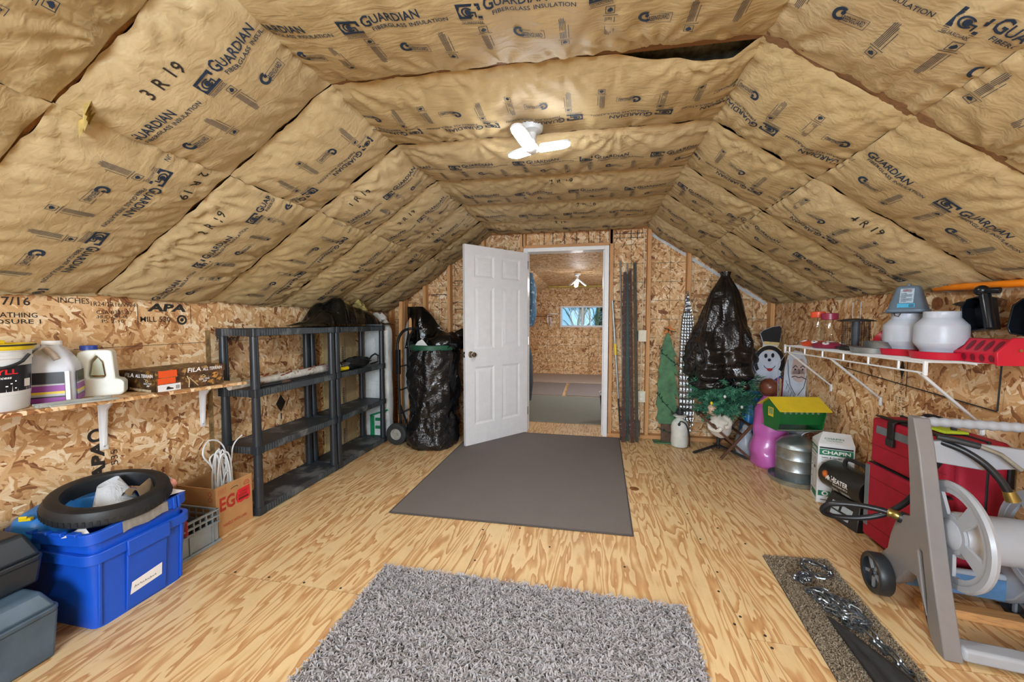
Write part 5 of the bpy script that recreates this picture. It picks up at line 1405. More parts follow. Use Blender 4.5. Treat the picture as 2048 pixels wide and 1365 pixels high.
for y in (3.68, 3.93):
    P = [(-1.93, y, 0.03), (-1.945, y, 0.5), (-1.955, y, 0.98), (-1.95, y, 1.06), (-1.925, y, 1.13), (-1.88, y, 1.18), (-1.82, y, 1.20)]
    u = G().tube(smoothp([Vector(p) for p in P], 3), 0.0145, 10).build('upright', M_hts, ht)
    G().rbox(-0.022, 0.022, -0.02, 0.02, 0.72, 0.98, 0.006).build('sleeve', M_hts, u, loc=(-1.952, y, 0)) 
    G().bar((-1.945, y, 0.42), (-1.86, y, 0.20), 0.014, 0.014).build('brace', M_hts, ht)
G().tube([(-1.82, 3.68, 1.20), (-1.80, 3.68, 1.20), (-1.79, 3.72, 1.20), (-1.79, 3.89, 1.20), (-1.80, 3.93, 1.20), (-1.82, 3.93, 1.20)], 0.0145, 10).build('grip_bar', M_blackr, ht)
for z in (0.30, 0.55, 0.80): G().bar((-1.945, 3.68, z), (-1.945, 3.93, z), 0.03, 0.008).build('cross_bar', M_hts, ht)
G().box(-1.935, -1.72, 3.66, 3.95, 0.010, 0.018).build('toe_plate', M_hts, ht, bevel=0.002)
G().box(-1.974, -1.971, 3.672, 3.688, 0.83, 0.87).build('sticker', M_yel, ht)
# trash bin inside a black bag ----------------------------------------------
M_bag = bagplastic('black_bag', '#0e1115', 0.17, 0.60, scale=4.5)
tb = thing('bagged_bin', 'green bin pulled over with a crinkled black refuse bag', 'bin', (-1.565, 3.70, 0.0))
G().lathe([(0.0, 0.02), (0.17, 0.02), (0.215, 0.99), (0.232, 0.99), (0.235, 1.035), (0.222, 1.04), (0.205, 1.0), (0.16, 0.03), (0.0, 0.03)], 40).build('bin', mat('bin_green', '#1c4f3b', 0.45, var=0.15), tb)
def bagf(u, v):
    a = 2 * math.pi * u; d = Vector((math.cos(a), math.sin(a), 0))
    r = 0.255 - 0.02 * math.sin(math.pi * v) + 0.012 * math.sin(v * 11 + 1)
    r += 0.030 * noise.noise(Vector((d.x * 1.6, d.y * 1.6, v * 3.2))) + 0.016 * noise.noise(Vector((d.x * 4, d.y * 4, v * 10 + 4)))
    r += 0.035 * abs(noise.noise(Vector((d.x * 3, d.y * 3, v * 6 + 2)))) + 0.016 * abs(noise.noise(Vector((d.x * 7, d.y * 7, v * 18))))
    if v < 0.08: r *= 0.90 + 0.10 * (v / 0.08) ** 0.5
    if v > 0.92: r -= 0.028 * ((v - 0.92) / 0.08)
    return (r * d.x, r * d.y, 0.004 + 0.985 * v + (0.02 * noise.noise(d * 3) if v > 0.9 else 0))
G().grid(bagf, 90, 80, wrapu=True).build('refuse_bag', M_bag, tb, smooth=60)
tag(G(TR(-1.66, 3.60, 1.005) @ Matrix.Rotation(R(-20), 4, 'Z') @ Matrix.Rotation(R(62), 4, 'X')).prism([(-0.12, -0.06), (0.17, -0.07), (0.13, 0.0), (-0.02, 0.10), (-0.07, 0.07)], 0, 0.004).build('white_card', M_whtp, bevel=0.001), 'torn white card sticking out of the bagged bin', 'card')
def blk(u, v):
    x = -1.98 + 0.72 * u; z = 0.98 + (0.46 - 0.30 * min(1, max(0, (u - 0.25) / 0.35)) + (0.06 * math.exp(-((u - 0.88) / 0.09) ** 2)) - 0.08 * max(0, u - 0.93) / 0.07) * v
    y = 3.99 - 0.10 * (1 - v) + 0.03 * math.sin(9 * u + 4 * v) + 0.02 * math.sin(23 * u)
    return (x, y, z)
g = G().grid(blk, 50, 20)
o = g.build('black_film', M_sheet); md = o.modifiers.new('thick', 'SOLIDIFY'); md.thickness = 0.012
tag(o, 'black plastic film draped behind the bagged bin', 'sheeting')
tag(G(TR(-1.47, 3.74, 1.04)).ell((0, 0, 0.0), (0.19, 0.17, 0.13), 24, 14, lambda d: 1 + 0.25 * noise.noise(d * 2.2) + 0.1 * noise.noise(d * 6)).build('black_bundle', M_sheet, smooth=60), 'black plastic bundle resting in the green bin', 'bundle')
# ================================================================== BACK WALL, RIGHT OF THE DOOR
def tpost(x, y, z1, m, label, lean=0.0, leany=0.05, plate=True):
    t = thing('fence_post', label, 'post', (x, y, 0.0), group='steel fence posts leaning by the door')
    t.rotation_euler = (R(-math.degrees(math.atan2(leany, z1))), R(math.degrees(math.atan2(lean, z1))), R(random.uniform(-25, 25)))
    T_ = [(-0.017, -0.004), (0.017, -0.004), (0.017, 0.0), (0.003, 0.0), (0.003, 0.026), (-0.003, 0.026), (-0.003, 0.0), (-0.017, 0.0)]
    G().prism(T_, 0.002, z1).build('bar', m, t)
    g = G()
    for k in range(int(z1 / 0.055) - 2): g.box(-0.006, 0.006, -0.010, -0.003, 0.08 + 0.055 * k, 0.092 + 0.055 * k)
    tag(g.build('studs', m, t, smooth=0), kind='stuff')
    if plate: G(XZ(-0.004)).prism([(-0.03, 0.06), (0.03, 0.06), (0.036, 0.22), (0.0, 0.27), (-0.036, 0.22)], 0, 0.004).build('anchor_plate', m, t)
M_tp1 = mat('post_rust', '#4f3630', 0.7, 0.2, var=0.3, vscale=30, mottle=('#8a8178', 40, 0.62))
M_tp2 = mat('post_green', '#1f3f38', 0.55, 0.1, var=0.3, vscale=30)
M_tp3 = mat('post_olive', '#4a4638', 0.7, 0.2, var=0.3, vscale=30)
tpost(0.375, 4.12, 1.80, M_tp1, 'rust brown fence post at the left of the leaning bundle', -0.02, 0.10)
tpost(0.420, 4.17, 1.78, M_tp2, 'dark green fence post in the middle of the leaning bundle', -0.01, 0.08, False)
tpost(0.470, 4.12, 1.82, M_tp1, 'rust brown fence post in the middle of the leaning bundle', -0.035, 0.10)
tpost(0.520, 4.15, 1.90, M_tp3, 'olive brown fence post at the right of the leaning bundle', -0.06, 0.09)
pw = thing('slim_pole', 'slim galvanised pole with yellow collar beside the door frame', 'pole', (0.36, 4.19, 0)); pw.rotation_euler = (R(-2), R(-4), 0)
G().cyl((0, 0, 0.45), (0, 0, 1.50), 0.011, n=10).build('upper_tube', M_galv, pw); G().cyl((0, 0, 0.002), (0, 0, 0.95), 0.009, n=10).build('lower_tube', M_blackp, pw)
G().cyl((0, 0, 0.92), (0, 0, 1.04), 0.014, n=10).build('collar', M_yel, pw)
for x, z, lb in ((0.335, 1.93, 'thin bright metal rod rising at the left above the fence posts'), (0.405, 1.90, 'thin bright metal rod rising in the middle above the fence posts')):
    tag(G().tube([(x + 0.06, 4.24, 0.002), (x + 0.02, 4.265, 1.2), (x, 4.28, z)], 0.008, 8).build('metal_rod', M_galv), lb, 'rod')

# electrical fittings on the stud
for z, nm, lb in ((1.12, 'light_switch', 'ivory light switch on the bare stud'), (0.46, 'wall_outlet', 'ivory wall outlet on the bare stud')):
    t = thing(nm, lb, 'switch' if 'switch' in nm else 'outlet', (0.575, 4.297, z))
    G().box(-0.042, 0.042, -0.006, 0.0, -0.062, 0.062).build('cover_plate', M_ivory, t, bevel=0.003)
    G().box(-0.045, 0.045, 0.0, 0.06, -0.05, 0.05).build('box', mat('box_blue', '#55616b', 0.5), t)
    if 'switch' in nm: G().box(-0.006, 0.006, -0.016, -0.005, -0.004, 0.014).build('toggle', M_ivory, t, bevel=0.001)
    else:
        for s_ in (-1, 1): G().at(XZ(0)).prism([(0.016 * math.cos(a), s_ * 0.024 + 0.015 * math.sin(a)) for a in [2 * math.pi * k / 14 for k in range(14)]], 0.005, 0.009).build('socket', M_white, t)
wires = (('white cable running up the stud from the light switch', [(0.575, 4.33, 1.17), (0.578, 4.325, 1.7), (0.585, 4.32, 2.10), (0.57, 4.315, 2.27)]),
         ('white cable between the light switch and the outlet', [(0.57, 4.33, 0.51), (0.575, 4.325, 0.8), (0.57, 4.33, 1.07)]),
         ('white cable hanging below the outlet', [(0.575, 4.33, 0.41), (0.58, 4.325, 0.25), (0.585, 4.32, 0.18)]),
         ('white cable stapled along the bottom of the back wall', [(0.66, 4.375, 0.20), (0.85, 4.37, 0.15), (1.1, 4.375, 0.20), (1.4, 4.375, 0.16)]))
for lb, P in wires: tag(G().tube(smoothp([Vector(p) for p in P], 4), 0.0045, 6).build('cable', M_ivory), lb, 'cable')

# plywood christmas tree ------------------------------------------------------------
M_tree = mat('tree_green_paint', '#4c7a55', 0.65, var=0.25, vscale=12)
xt = thing('wooden_tree', 'flat green painted wooden tree with orange star', 'decoration', (0.82, 4.205, 0))
O = [(-0.075, 0.20), (-0.10, 0.25), (-0.085, 0.34), (-0.108, 0.42), (-0.088, 0.52), (-0.098, 0.62), (-0.082, 0.70), (-0.09, 0.78), (-0.070, 0.86), (-0.074, 0.95), (-0.050, 1.04), (-0.035, 1.10), (0.0, 1.17),
     (0.03, 1.08), (0.05, 1.00), (0.094, 0.90), (0.052, 0.93), (0.075, 0.84), (0.108, 0.70), (0.064, 0.745), (0.09, 0.62), (0.118, 0.47), (0.072, 0.525), (0.098, 0.40), (0.110, 0.30), (0.09, 0.24), (0.075, 0.20)]
G(XZ(0)).prism(O, -0.009, 0.009).build('tree_board', M_tree, xt, bevel=0.002)
G(XZ(0)).prism([(-0.05, 0.012), (0.055, 0.012), (0.06, 0.20), (-0.055, 0.20)], -0.008, 0.008).build('trunk', mat('trunk_brown', '#5a4334', 0.7, var=0.3, vscale=20), xt)
G().box(-0.13, 0.08, -0.06, 0.05, 0.001, 0.012).build('foot', M_tree, xt, bevel=0.002)
S = [((0.062 if k % 2 == 0 else 0.028) * math.sin(k * math.pi / 5 + 0.2), 1.19 + (0.062 if k % 2 == 0 else 0.028) * math.cos(k * math.pi / 5 + 0.2)) for k in range(10)]
G(XZ(-0.012)).prism(S, -0.006, 0.006).build('star', mat('star_orange', '#c1702a', 0.6, var=0.2, vscale=20), xt, bevel=0.001)
M_wire = mat('light_wire', '#173a2a', 0.5, var=0.1)
M_bulb = mat('bulb_clear', '#cfd8cf', 0.2, var=0.05)
for P in ([(-0.09, 1.0), (-0.06, 0.95), (0.0, 0.90), (0.07, 0.84), (0.10, 0.82)], [(-0.03, 1.2), (0.0, 1.185), (0.05, 1.17)], [(-0.10, 0.52), (-0.05, 0.45), (0.02, 0.37), (0.08, 0.30), (0.11, 0.27)], [(-0.085, 0.16), (-0.03, 0.13), (0.06, 0.11)]):
    g = G(); pts = smoothp([Vector((x, -0.017, z)) for x, z in P], 5); g.tube(pts, 0.004, 5)
    rg = random.Random(len(P))
    for p in pts[::2]: g.tube([p, p + Vector((rg.uniform(-0.02, 0.02), -0.012, rg.uniform(-0.025, 0.03)))], 0.0045, 5)
    g.build('light_string', M_wire, xt)

# hanging chains -------------------------------------------------------------------
def chain_mesh(g, path, L=0.034, w=0.0085, r=0.0026, n=9, m=5, tw=0.0):
    P = [Vector(p) for p in path]
    seg = [0.0]
    for a, c in zip(P, P[1:]): seg.append(seg[-1] + (c - a).length)
    def at(s):
        for i in range(len(P) - 1):
            if s <= seg[i + 1]: return P[i].lerp(P[i + 1], (s - seg[i]) / max(1e-9, seg[i + 1] - seg[i]))
        return P[-1]
    s = 0.0; k = 0; pitch = L - 2.6 * r
    while s + L < seg[-1]:
        a, c = at(s), at(s + L); d = (c - a).normalized(); u = d.orthogonal().normalized(); v = d.cross(u)
        an = (k % 2) * math.pi / 2 + tw * k + 0.4; sd = u * math.cos(an) + v * math.sin(an)
        ctr = (a + c) / 2; h = L / 2 - w
        loop = [ctr + d * (h * (1 if math.cos(t_) > 0 else -1) + w * math.cos(t_)) + sd * (w * math.sin(t_)) for t_ in [2 * math.pi * (q + 0.5) / n for q in range(n)]]
        g.tube(loop, r, m, closed=True); s += pitch; k += 1
M_chain = mat('chain_bright', '#b4bcc2', 0.25, 0.95, var=0.12, vscale=60)
hc = thing('hanging_chains', 'long bright steel chains hanging from one nail on the stud', 'chain', (0, 0, 0))
rg = random.Random(8)
for k in range(9):
    dx = -0.062 + 0.0155 * k; yb = 4.235 + 0.022 * (k % 2); zb_ = 0.10 + rg.uniform(-0.04, 0.12)
    P = [(1.012, 4.285, 1.585), (1.012 + dx * 0.35, yb + 0.01, 1.47 - 0.01 * abs(k - 4)), (1.01 + dx * 0.8, yb, 1.25), (1.008 + dx, yb, 0.8), (1.008 + dx * 1.05 + 0.01, yb, 0.4), (1.015 + dx * 0.9, yb - 0.01, zb_)]
    g = G(); chain_mesh(g, smoothp([Vector(p) for p in P], 4), L=0.040, w=0.010, r=0.0034, n=8, m=4)
    tag(g.build('chain_strand', M_chain, hc, smooth=60), kind='stuff')
G().cyl((1.012, 4.24, 1.59), (1.012, 4.30, 1.585), 0.004, n=8).build('nail', M_galv, hc)

# artificial tree under a black bag ---------------------------------------------------
M_bag2 = bagplastic('black_bag_large', '#0c0e12', 0.15, 0.55, scale=3.5)
bt = thing('bagged_tree', 'artificial fir tree covered from the top by a black plastic bag', 'tree', (1.255, 3.98, 0))
prof = [(0.0, 0.235), (0.10, 0.285), (0.20, 0.275), (0.30, 0.275), (0.40, 0.255), (0.55, 0.215), (0.70, 0.165), (0.83, 0.115), (0.92, 0.06), (0.965, 0.035), (1.0, 0.045)]
def pr_(v):
    for (a, ra), (c, rc) in zip(prof, prof[1:]):
        if a <= v <= c: return ra + (rc - ra) * (v - a) / (c - a)
    return prof[-1][1]
def tbag(u, v):
    a = 2 * math.pi * u; d = Vector((math.cos(a), math.sin(a), 0)); r = pr_(v)
    r *= 1 + 0.12 * math.sin(5 * a + 3 * v) * (0.3 + v) + 0.20 * noise.noise(Vector((d.x * 1.8, d.y * 1.8, v * 3))) + 0.11 * noise.noise(Vector((d.x * 4, d.y * 4, v * 6 + 9)))
    r *= 1 + 0.22 * abs(noise.noise(Vector((d.x * 2.5, d.y * 2.5, v * 4 + 5)))) - 0.05
    if v < 0.35: r += 0.020 * math.sin(v * 62 + 2.2 * noise.noise(Vector((d.x * 1.5, d.y * 1.5, 2)))) * (1 - v / 0.35) + 0.02 * noise.noise(Vector((d.x * 2, d.y * 2, v * 26)))
    y = r * d.y * (0.95 if d.y > 0 else 1.0)
    sx = 0.035 * max(0, v - 0.4)
    return (r * d.x + sx, min(y, 0.27), 0.655 + 1.09 * v + 0.02 * math.sin(3 * a) * (v < 0.05))
G().grid(tbag, 96, 96, wrapu=True).build('plastic_cover', M_bag2, bt, smooth=70)
M_fir = mat('fir_needles', '#4a8f70', 0.6, var=0.5, vscale=25)
g = G(); rg = random.Random(4); tw = G()
for k in range(300):
    a = rg.uniform(0, 6.283); z = rg.uniform(0.40, 0.72); L = rg.uniform(0.17, 0.31) * (1.0 if z > 0.48 else 0.85)
    d = Vector((math.cos(a), math.sin(a), rg.uniform(-0.25, 0.35))).normalized(); p0 = Vector((0.02, 0, z)) + d * 0.04
    if d.y > 0.2: L *= 0.8
    tw.tube([p0, p0 + d * L], 0.003, 4)
    for q in range(40):
        t_ = q / 40; p = p0 + d * (L * (0.1 + 0.9 * t_)); an = q * 2.4
        sd = d.orthogonal().normalized(); s2_ = d.cross(sd); nd = (sd * math.cos(an) + s2_ * math.sin(an)) * 0.9 + d * 0.7; nl = rg.uniform(0.030, 0.052)
        e = p + nd.normalized() * nl; wv = nd.cross(d).normalized() * 0.0055
        b_ = g.pts([p + wv, p - wv, e]); g.face(b_, b_ + 1, b_ + 2)
tag(g.build('needles', M_fir, bt, smooth=0), kind='stuff')
tag(tw.build('twigs', mat('twig_dark', '#23402f', 0.8), bt), kind='stuff')
G().cyl((0, 0, 0.04), (0, 0, 0.9), 0.016, n=10).build('stem', M_blackp, bt)
for a in (200, 320, 80): G().bar((0, 0, 0.075), (0.26 * math.cos(R(a)), 0.26 * math.sin(R(a)), 0.012), 0.03, 0.012).build('stand_leg', M_blackp, bt)
for p in ((-0.14, -0.24, 0.53), (-0.04, -0.27, 0.60), (0.12, -0.22, 0.50)): G().ell(p, (0.012, 0.012, 0.016), 8, 6).build('bulb', M_bulb if p[0] > -0.1 else M_yel, bt)

# pump sprayer ---------------------------------------------------------------------------
sp = thing('pump_sprayer', 'small translucent white pump sprayer with black pump and hose', 'sprayer', (0.925, 4.09, 0.0))
M_milk2 = mat('tank_milky', '#d2d5cf', 0.4, var=0.06, sss=0.2)
G().lathe([(0.0, 0.004), (0.05, 0.0), (0.076, 0.012), (0.082, 0.05), (0.080, 0.14), (0.083, 0.20), (0.076, 0.245), (0.055, 0.275), (0.040, 0.285), (0.040, 0.305), (0.062, 0.315), (0.064, 0.325), (0.038, 0.33), (0.0, 0.33)], 32).build('tank', M_milk2, sp)
G().lathe([(0.0, 0.40), (0.02, 0.40), (0.022, 0.385), (0.034, 0.38), (0.036, 0.345), (0.030, 0.33), (0.0, 0.33)], 20).build('pump_cap', M_blackp, sp)
G().tube([(-0.012, 0, 0.39), (0.06, -0.02, 0.395), (0.10, -0.02, 0.385)], 0.011, 8).tube([(-0.02, 0, 0.36), (-0.08, -0.03, 0.335), (-0.10, -0.03, 0.315)], 0.006, 8).build('pump_handle', M_blackp, sp)
G().tube(smoothp([Vector(p) for p in ((-0.02, -0.08, 0.255), (-0.01, -0.085, 0.28), (0.03, -0.08, 0.265), (0.06, -0.07, 0.21), (0.083, -0.05, 0.12), (0.088, -0.03, 0.03), (0.10, 0.0, 0.012))], 4), 0.006, 8).build('hose', M_blackp, sp)
G().ell((-0.022, -0.078, 0.248), (0.014, 0.014, 0.016), 10, 8).build('outlet_nut', M_blackp, sp)

# manger with baby figure --------------------------------------------------------------
M_mang = lumber('manger_wood', '#5a3a27', 0)
mg = thing('folding_manger', 'small dark wooden cross-legged manger', 'manger')
for y in (3.765, 4.03):
    G().bar((1.215, y, 0.012), (1.475, y, 0.345), 0.022, 0.018, up=(0, 1, 0)).build('leg', M_mang, mg, bevel=0.002)
    G().bar((1.475, y + 0.02, 0.012), (1.03, y + 0.02, 0.415), 0.022, 0.018, up=(0, 1, 0)).build('leg', M_mang, mg, bevel=0.002)
for p0, p1 in (((1.455, 3.76, 0.33), (1.455, 4.05, 0.33)), ((1.385, 3.76, 0.243), (1.385, 4.05, 0.243)), ((1.06, 3.76, 0.40), (1.06, 4.05, 0.40)), ((1.15, 3.76, 0.315), (1.15, 4.05, 0.315)), ((1.32, 3.76, 0.135), (1.32, 4.05, 0.135))):
    G().bar(p0, p1, 0.03, 0.010).build('slat', M_mang, mg, bevel=0.001)
M_doll = mat('doll_white', '#d9d3c8', 0.4, var=0.06, mottle=('#c99b86', 9, 0.66))
M_skin = mat('doll_skin', '#dcb49a', 0.4, var=0.08, mottle=('#8a5a4a', 14, 0.64))
db = thing('baby_figure', 'white swaddled baby figurine lying in the dark manger', 'figurine', (1.285, 3.87, 0.175))
db.rotation_euler = (R(0), R(-25), R(0))
def swad(u, v):
    a = 2 * math.pi * u; r = [0.0, 0.045, 0.062, 0.075, 0.085, 0.092, 0.088, 0.070, 0.045, 0.028][min(9, int(v * 9))]
    r2 = [0.0, 0.045, 0.062, 0.075, 0.085, 0.092, 0.088, 0.070, 0.045, 0.028][min(9, int(v * 9) + 1)]; f_ = v * 9 - int(v * 9); rr_ = r + (r2 - r) * f_
    legs = 1 + (0.16 * math.cos(2 * a) if v < 0.45 else 0.10 * math.cos(2 * a)) + 0.05 * math.sin(7 * a + 12 * v)
    return (rr_ * legs * math.cos(a) * 1.0, rr_ * legs * 0.8 * math.sin(a), 0.235 * v)
G().grid(swad, 32, 36, wrapu=True).build('body', M_doll, db, smooth=70)
for s_ in (-1, 1): G().tube(smoothp([Vector(p) for p in ((s_ * 0.07, 0.0, 0.205), (s_ * 0.092, -0.04, 0.15), (s_ * 0.05, -0.088, 0.125), (s_ * 0.015, -0.095, 0.135))], 4), 0.02, 10).build('arm', M_doll, db)
G().lathe([(0.03, 0.222), (0.052, 0.225), (0.055, 0.236), (0.03, 0.24)], 20).build('collar', M_doll, db)
G().ell((0, -0.008, 0.292), (0.046, 0.050, 0.058), 22, 16, lambda d: 1 + 0.10 * max(0, -d.y) * max(0, 1 - abs(d.z + 0.1) * 5) * (abs(d.x) < 0.25) - 0.05 * (d.z < -0.5)).build('head', M_skin, db, smooth=70)
G().ell((0, 0.010, 0.302), (0.048, 0.048, 0.054), 20, 14, lambda d: 1.0 if (d.y > -0.35 or d.z > 0.6) else 0.86).build('hair', mat('doll_hair', '#7a5240', 0.5, var=0.2), db, smooth=70)
for s_ in (-1, 1): G().ell((s_ * 0.017, -0.055, 0.296), (0.006, 0.004, 0.004), 8, 6).build('eye', M_inkk, db); G().ell((s_ * 0.046, 0.0, 0.288), (0.008, 0.012, 0.014), 8, 6).build('ear', M_skin, db)
G().ell((0, -0.060, 0.283), (0.006, 0.007, 0.007), 8, 6).build('nose', M_skin, db); G().ell((0, -0.054, 0.268), (0.010, 0.004, 0.003), 8, 6).build('mouth', mat('doll_lip', '#a5574c', 0.4), db)

# moulded nativity figures -------------------------------------------------------------
M_pink = mat('mould_pink', '#c463b4', 0.28, var=0.07, vscale=4, coat=0.3)
pk = thing('kneeling_figure', 'glossy pink robed kneeling figure with brown hair, seen from behind', 'figurine', (1.605, 3.72, 0))
pp = [(0.0, 0.150), (0.03, 0.162), (0.20, 0.165), (0.32, 0.155), (0.42, 0.135), (0.55, 0.128), (0.68, 0.120), (0.80, 0.112), (0.90, 0.082), (0.97, 0.05), (1.0, 0.04)]
def robe(u, v):
    a = 2 * math.pi * u; 
    for (q, ra), (c, rc) in zip(pp, pp[1:]):
        if q <= v <= c: r = ra + (rc - ra) * (v - q) / (c - q); break
    d = Vector((math.cos(a), math.sin(a), 0))
    fold = 0.075 * math.sin(3 * a + 7 * v + 1.2) * (1 - v) + 0.05 * math.sin(v * 17 + 2.0 * math.cos(a)) * max(0, 1 - abs(v - 0.3) / 0.35) + 0.04 * noise.noise(Vector((d.x * 2, d.y * 2, v * 5)))
    r *= 1 + fold
    return (r * d.x * 1.02 - 0.05 * max(0, v - 0.4), r * d.y * 0.95, 0.002 + 0.62 * v)
G().grid(robe, 60, 60, wrapu=True).build('robe', M_pink, pk, smooth=70)
G().tube(smoothp([Vector(p) for p in ((0.08, 0.0, 0.48), (0.14, 0.02, 0.40), (0.16, 0.08, 0.34), (0.10, 0.15, 0.36))], 4), 0.04, 12).build('sleeve', M_pink, pk)
M_hair = mat('mould_brown', '#6b3a2b', 0.3, var=0.15, vscale=20, coat=0.2)
G().ell((-0.035, -0.01, 0.695), (0.074, 0.078, 0.082), 30, 20, lambda d: 1 + 0.025 * math.sin(14 * math.atan2(d.x, d.z + 0.2)) * (d.y < 0.3)).build('hair', M_hair, pk, smooth=70)
G().ell((-0.035, 0.035, 0.678), (0.058, 0.052, 0.07), 20, 14).build('face', M_skin, pk, smooth=70)
G().cyl((0.155, -0.055, 0.16), (0.172, -0.065, 0.16), 0.012, n=10).build('plug_hole', M_blackp, pk)
M_bluef = mat('mould_blue', '#2d83c8', 0.3, var=0.12, vscale=6)
M_wf = mat('mould_white', '#cdd2d8', 0.32, var=0.08)
bf = thing('robed_figure', 'white veiled figure in blue robe behind the pink figure', 'figurine', (1.60, 4.10, 0))
def robe2(u, v):
    a = 2 * math.pi * u; r = 0.12 - 0.055 * v; r *= 1 + 0.12 * math.sin(5 * a + 3 * v); return (r * math.cos(a), r * math.sin(a), 0.002 + 0.60 * v)
G().grid(robe2, 40, 20, wrapu=True).build('robe', M_bluef, bf, smooth=70)
G().ell((0.0, 0.0, 0.67), (0.078, 0.078, 0.10), 24, 16, lambda d: 1 + 0.05 * math.sin(9 * math.atan2(d.x, d.y))).build('veil', M_wf, bf, smooth=70)
G().ell((0.0, -0.045, 0.655), (0.042, 0.04, 0.055), 18, 12).build('face', M_skin, bf, smooth=70)
def robe3(u, v):
    a = 2 * math.pi * u; r = 0.085 * (math.sin(math.pi * (0.25 + 0.72 * v)) ** 0.7) * (1 + 0.06 * math.sin(4 * a + 5 * v)); return (r * math.cos(a), r * math.sin(a), 0.002 + 0.27 * v)
lm = thing('lamb_figure', 'low pale grey moulded animal figure between manger and pink figure', 'figurine', (1.485, 3.955, 0))
G().grid(robe3, 30, 20, wrapu=True).build('body', mat('mould_grey', '#a9b2bd', 0.35, var=0.1), lm, smooth=70)
G().ell((0.005, -0.02, 0.265), (0.04, 0.055, 0.045), 16, 12).build('head', M_wf, lm, smooth=70)

# painted board figures --------------------------------------------------------------------
def board(name, label, loc, rz, outline, m, cat='decoration', lean=0):
    t = thing(name, label, cat, loc, rz); t.rotation_euler = (R(lean), 0, R(rz))
    G(XZ(0)).prism(outline, -0.006, 0.006).build('board', m, t, bevel=0.001)
    return t
def decal(t, f, nm, m, off=0.0): f.build(nm, m, t, XZ(-0.0068 - off))
M_bw = mat('board_white', '#cfd8e6', 0.6, var=0.08, vscale=10)
M_bk = mat('paint_black', '#15161a', 0.5, var=0.1)
M_bred = mat('paint_red', '#b3252b', 0.55, var=0.08)
M_byel = mat('paint_straw', '#d9c083', 0.6, var=0.15, vscale=20)
M_bblu = mat('paint_blue', '#2b3f96', 0.55, var=0.08)
M_bgrn = mat('paint_green', '#23603f', 0.55, var=0.08)
circ = lambda cx, cz, rx, rz_, a0, a1, n: [(cx + rx * math.cos(R(a0 + (a1 - a0) * k / n)), cz + rz_ * math.sin(R(a0 + (a1 - a0) * k / n))) for k in range(n + 1)]
out = [(-0.14, 0.0), (0.14, 0.0)] + [(0.15, 0.25), (0.12, 0.48), (0.13, 0.62)] + circ(0.0, 0.88, 0.135, 0.16, -40, 62, 10) + [(0.075, 1.04), (0.10, 1.21), (0.08, 1.235), (0.02, 1.225), (-0.06, 1.19), (-0.085, 1.16), (-0.055, 1.06)] + circ(0.0, 0.88, 0.135, 0.16, 118, 225, 10) + [(-0.12, 0.70), (-0.14, 0.6), (-0.12, 0.45), (-0.15, 0.2)]
sn = board('snowman_board', 'painted wooden snowman with black top hat and striped scarf', (1.715, 4.08, 0.0), 0, out, M_bw)
decal(sn, Flat().poly([(-0.055, 1.075), (0.085, 1.075), (0.10, 1.21), (0.08, 1.233), (0.02, 1.223), (-0.06, 1.188), (-0.083, 1.16)]), 'hat', M_bk)
decal(sn, Flat().poly([(-0.055, 1.055), (0.08, 1.045), (0.083, 1.075), (-0.053, 1.085)]).poly(circ(0.0, 0.985, 0.105, 0.06, 10, 170, 12)), 'hat_band', M_byel, 0.0004)
decal(sn, Flat().arc(0.0, 0.885, 0.102, 0.134, -35, 215, 26, 1.18), 'hat_brim', M_bk, 0.0006)
decal(sn, Flat().disc(-0.03, 0.945, 0.014, 12, 1.6).disc(0.03, 0.950, 0.014, 12, 1.6).disc(0.002, 0.905, 0.015, 12).arc(0.005, 0.87, 0.050, 0.056, 200, 340, 12), 'face_features', M_bk, 0.001)
decal(sn, Flat().poly(circ(0.008, 0.825, 0.028, 0.030, 180, 360, 10)), 'mouth', M_bred, 0.0014)
decal(sn, Flat().poly([(-0.115, 0.735), (-0.06, 0.70), (-0.06, 0.635), (-0.12, 0.67)]).poly([(0.05, 0.72), (0.11, 0.76), (0.12, 0.69), (0.06, 0.65)]), 'scarf_blue', M_bblu, 0.0004)
decal(sn, Flat().poly([(-0.058, 0.70), (-0.02, 0.69), (-0.02, 0.625), (-0.058, 0.635)]).poly([(0.016, 0.60), (0.05, 0.61), (0.055, 0.53), (0.015, 0.52)]), 'scarf_straw', M_byel, 0.0004)
decal(sn, Flat().poly([(-0.02, 0.69), (0.02, 0.69), (0.02, 0.625), (-0.02, 0.625)]), 'scarf_red', M_bred, 0.0004)
decal(sn, Flat().poly([(-0.02, 0.60), (0.02, 0.60), (0.02, 0.50), (-0.02, 0.50)]), 'scarf_green', M_bgrn, 0.0004)
for x0, m in ((0.06, M_bred), (0.085, M_byel), (0.11, M_bred)): decal(sn, Flat().poly([(x0, 0.55), (x0 + 0.022, 0.56), (x0 + 0.03, 0.72), (x0 + 0.012, 0.74)]), 'broom_stripe', m, 0.0012)
so = [(-0.11, 0.0), (0.11, 0.0), (0.115, 0.55), (0.10, 0.62), (0.115, 0.75), (0.10, 0.90), (0.06, 1.0), (-0.02, 1.02), (-0.08, 0.97), (-0.11, 0.85), (-0.12, 0.6)]
sa = board('bearded_man_board', 'painted wooden old bearded man leaning under the wire shelf', (1.825, 3.80, 0.0), -62, so, M_bw)
decal(sa, Flat().poly([(-0.05, 0.80), (0.08, 0.82), (0.09, 0.90), (0.05, 0.95), (-0.03, 0.94)]).disc(0.02, 0.80, 0.06, 14), 'face', mat('paint_flesh', '#c9b3ae', 0.6, var=0.08))
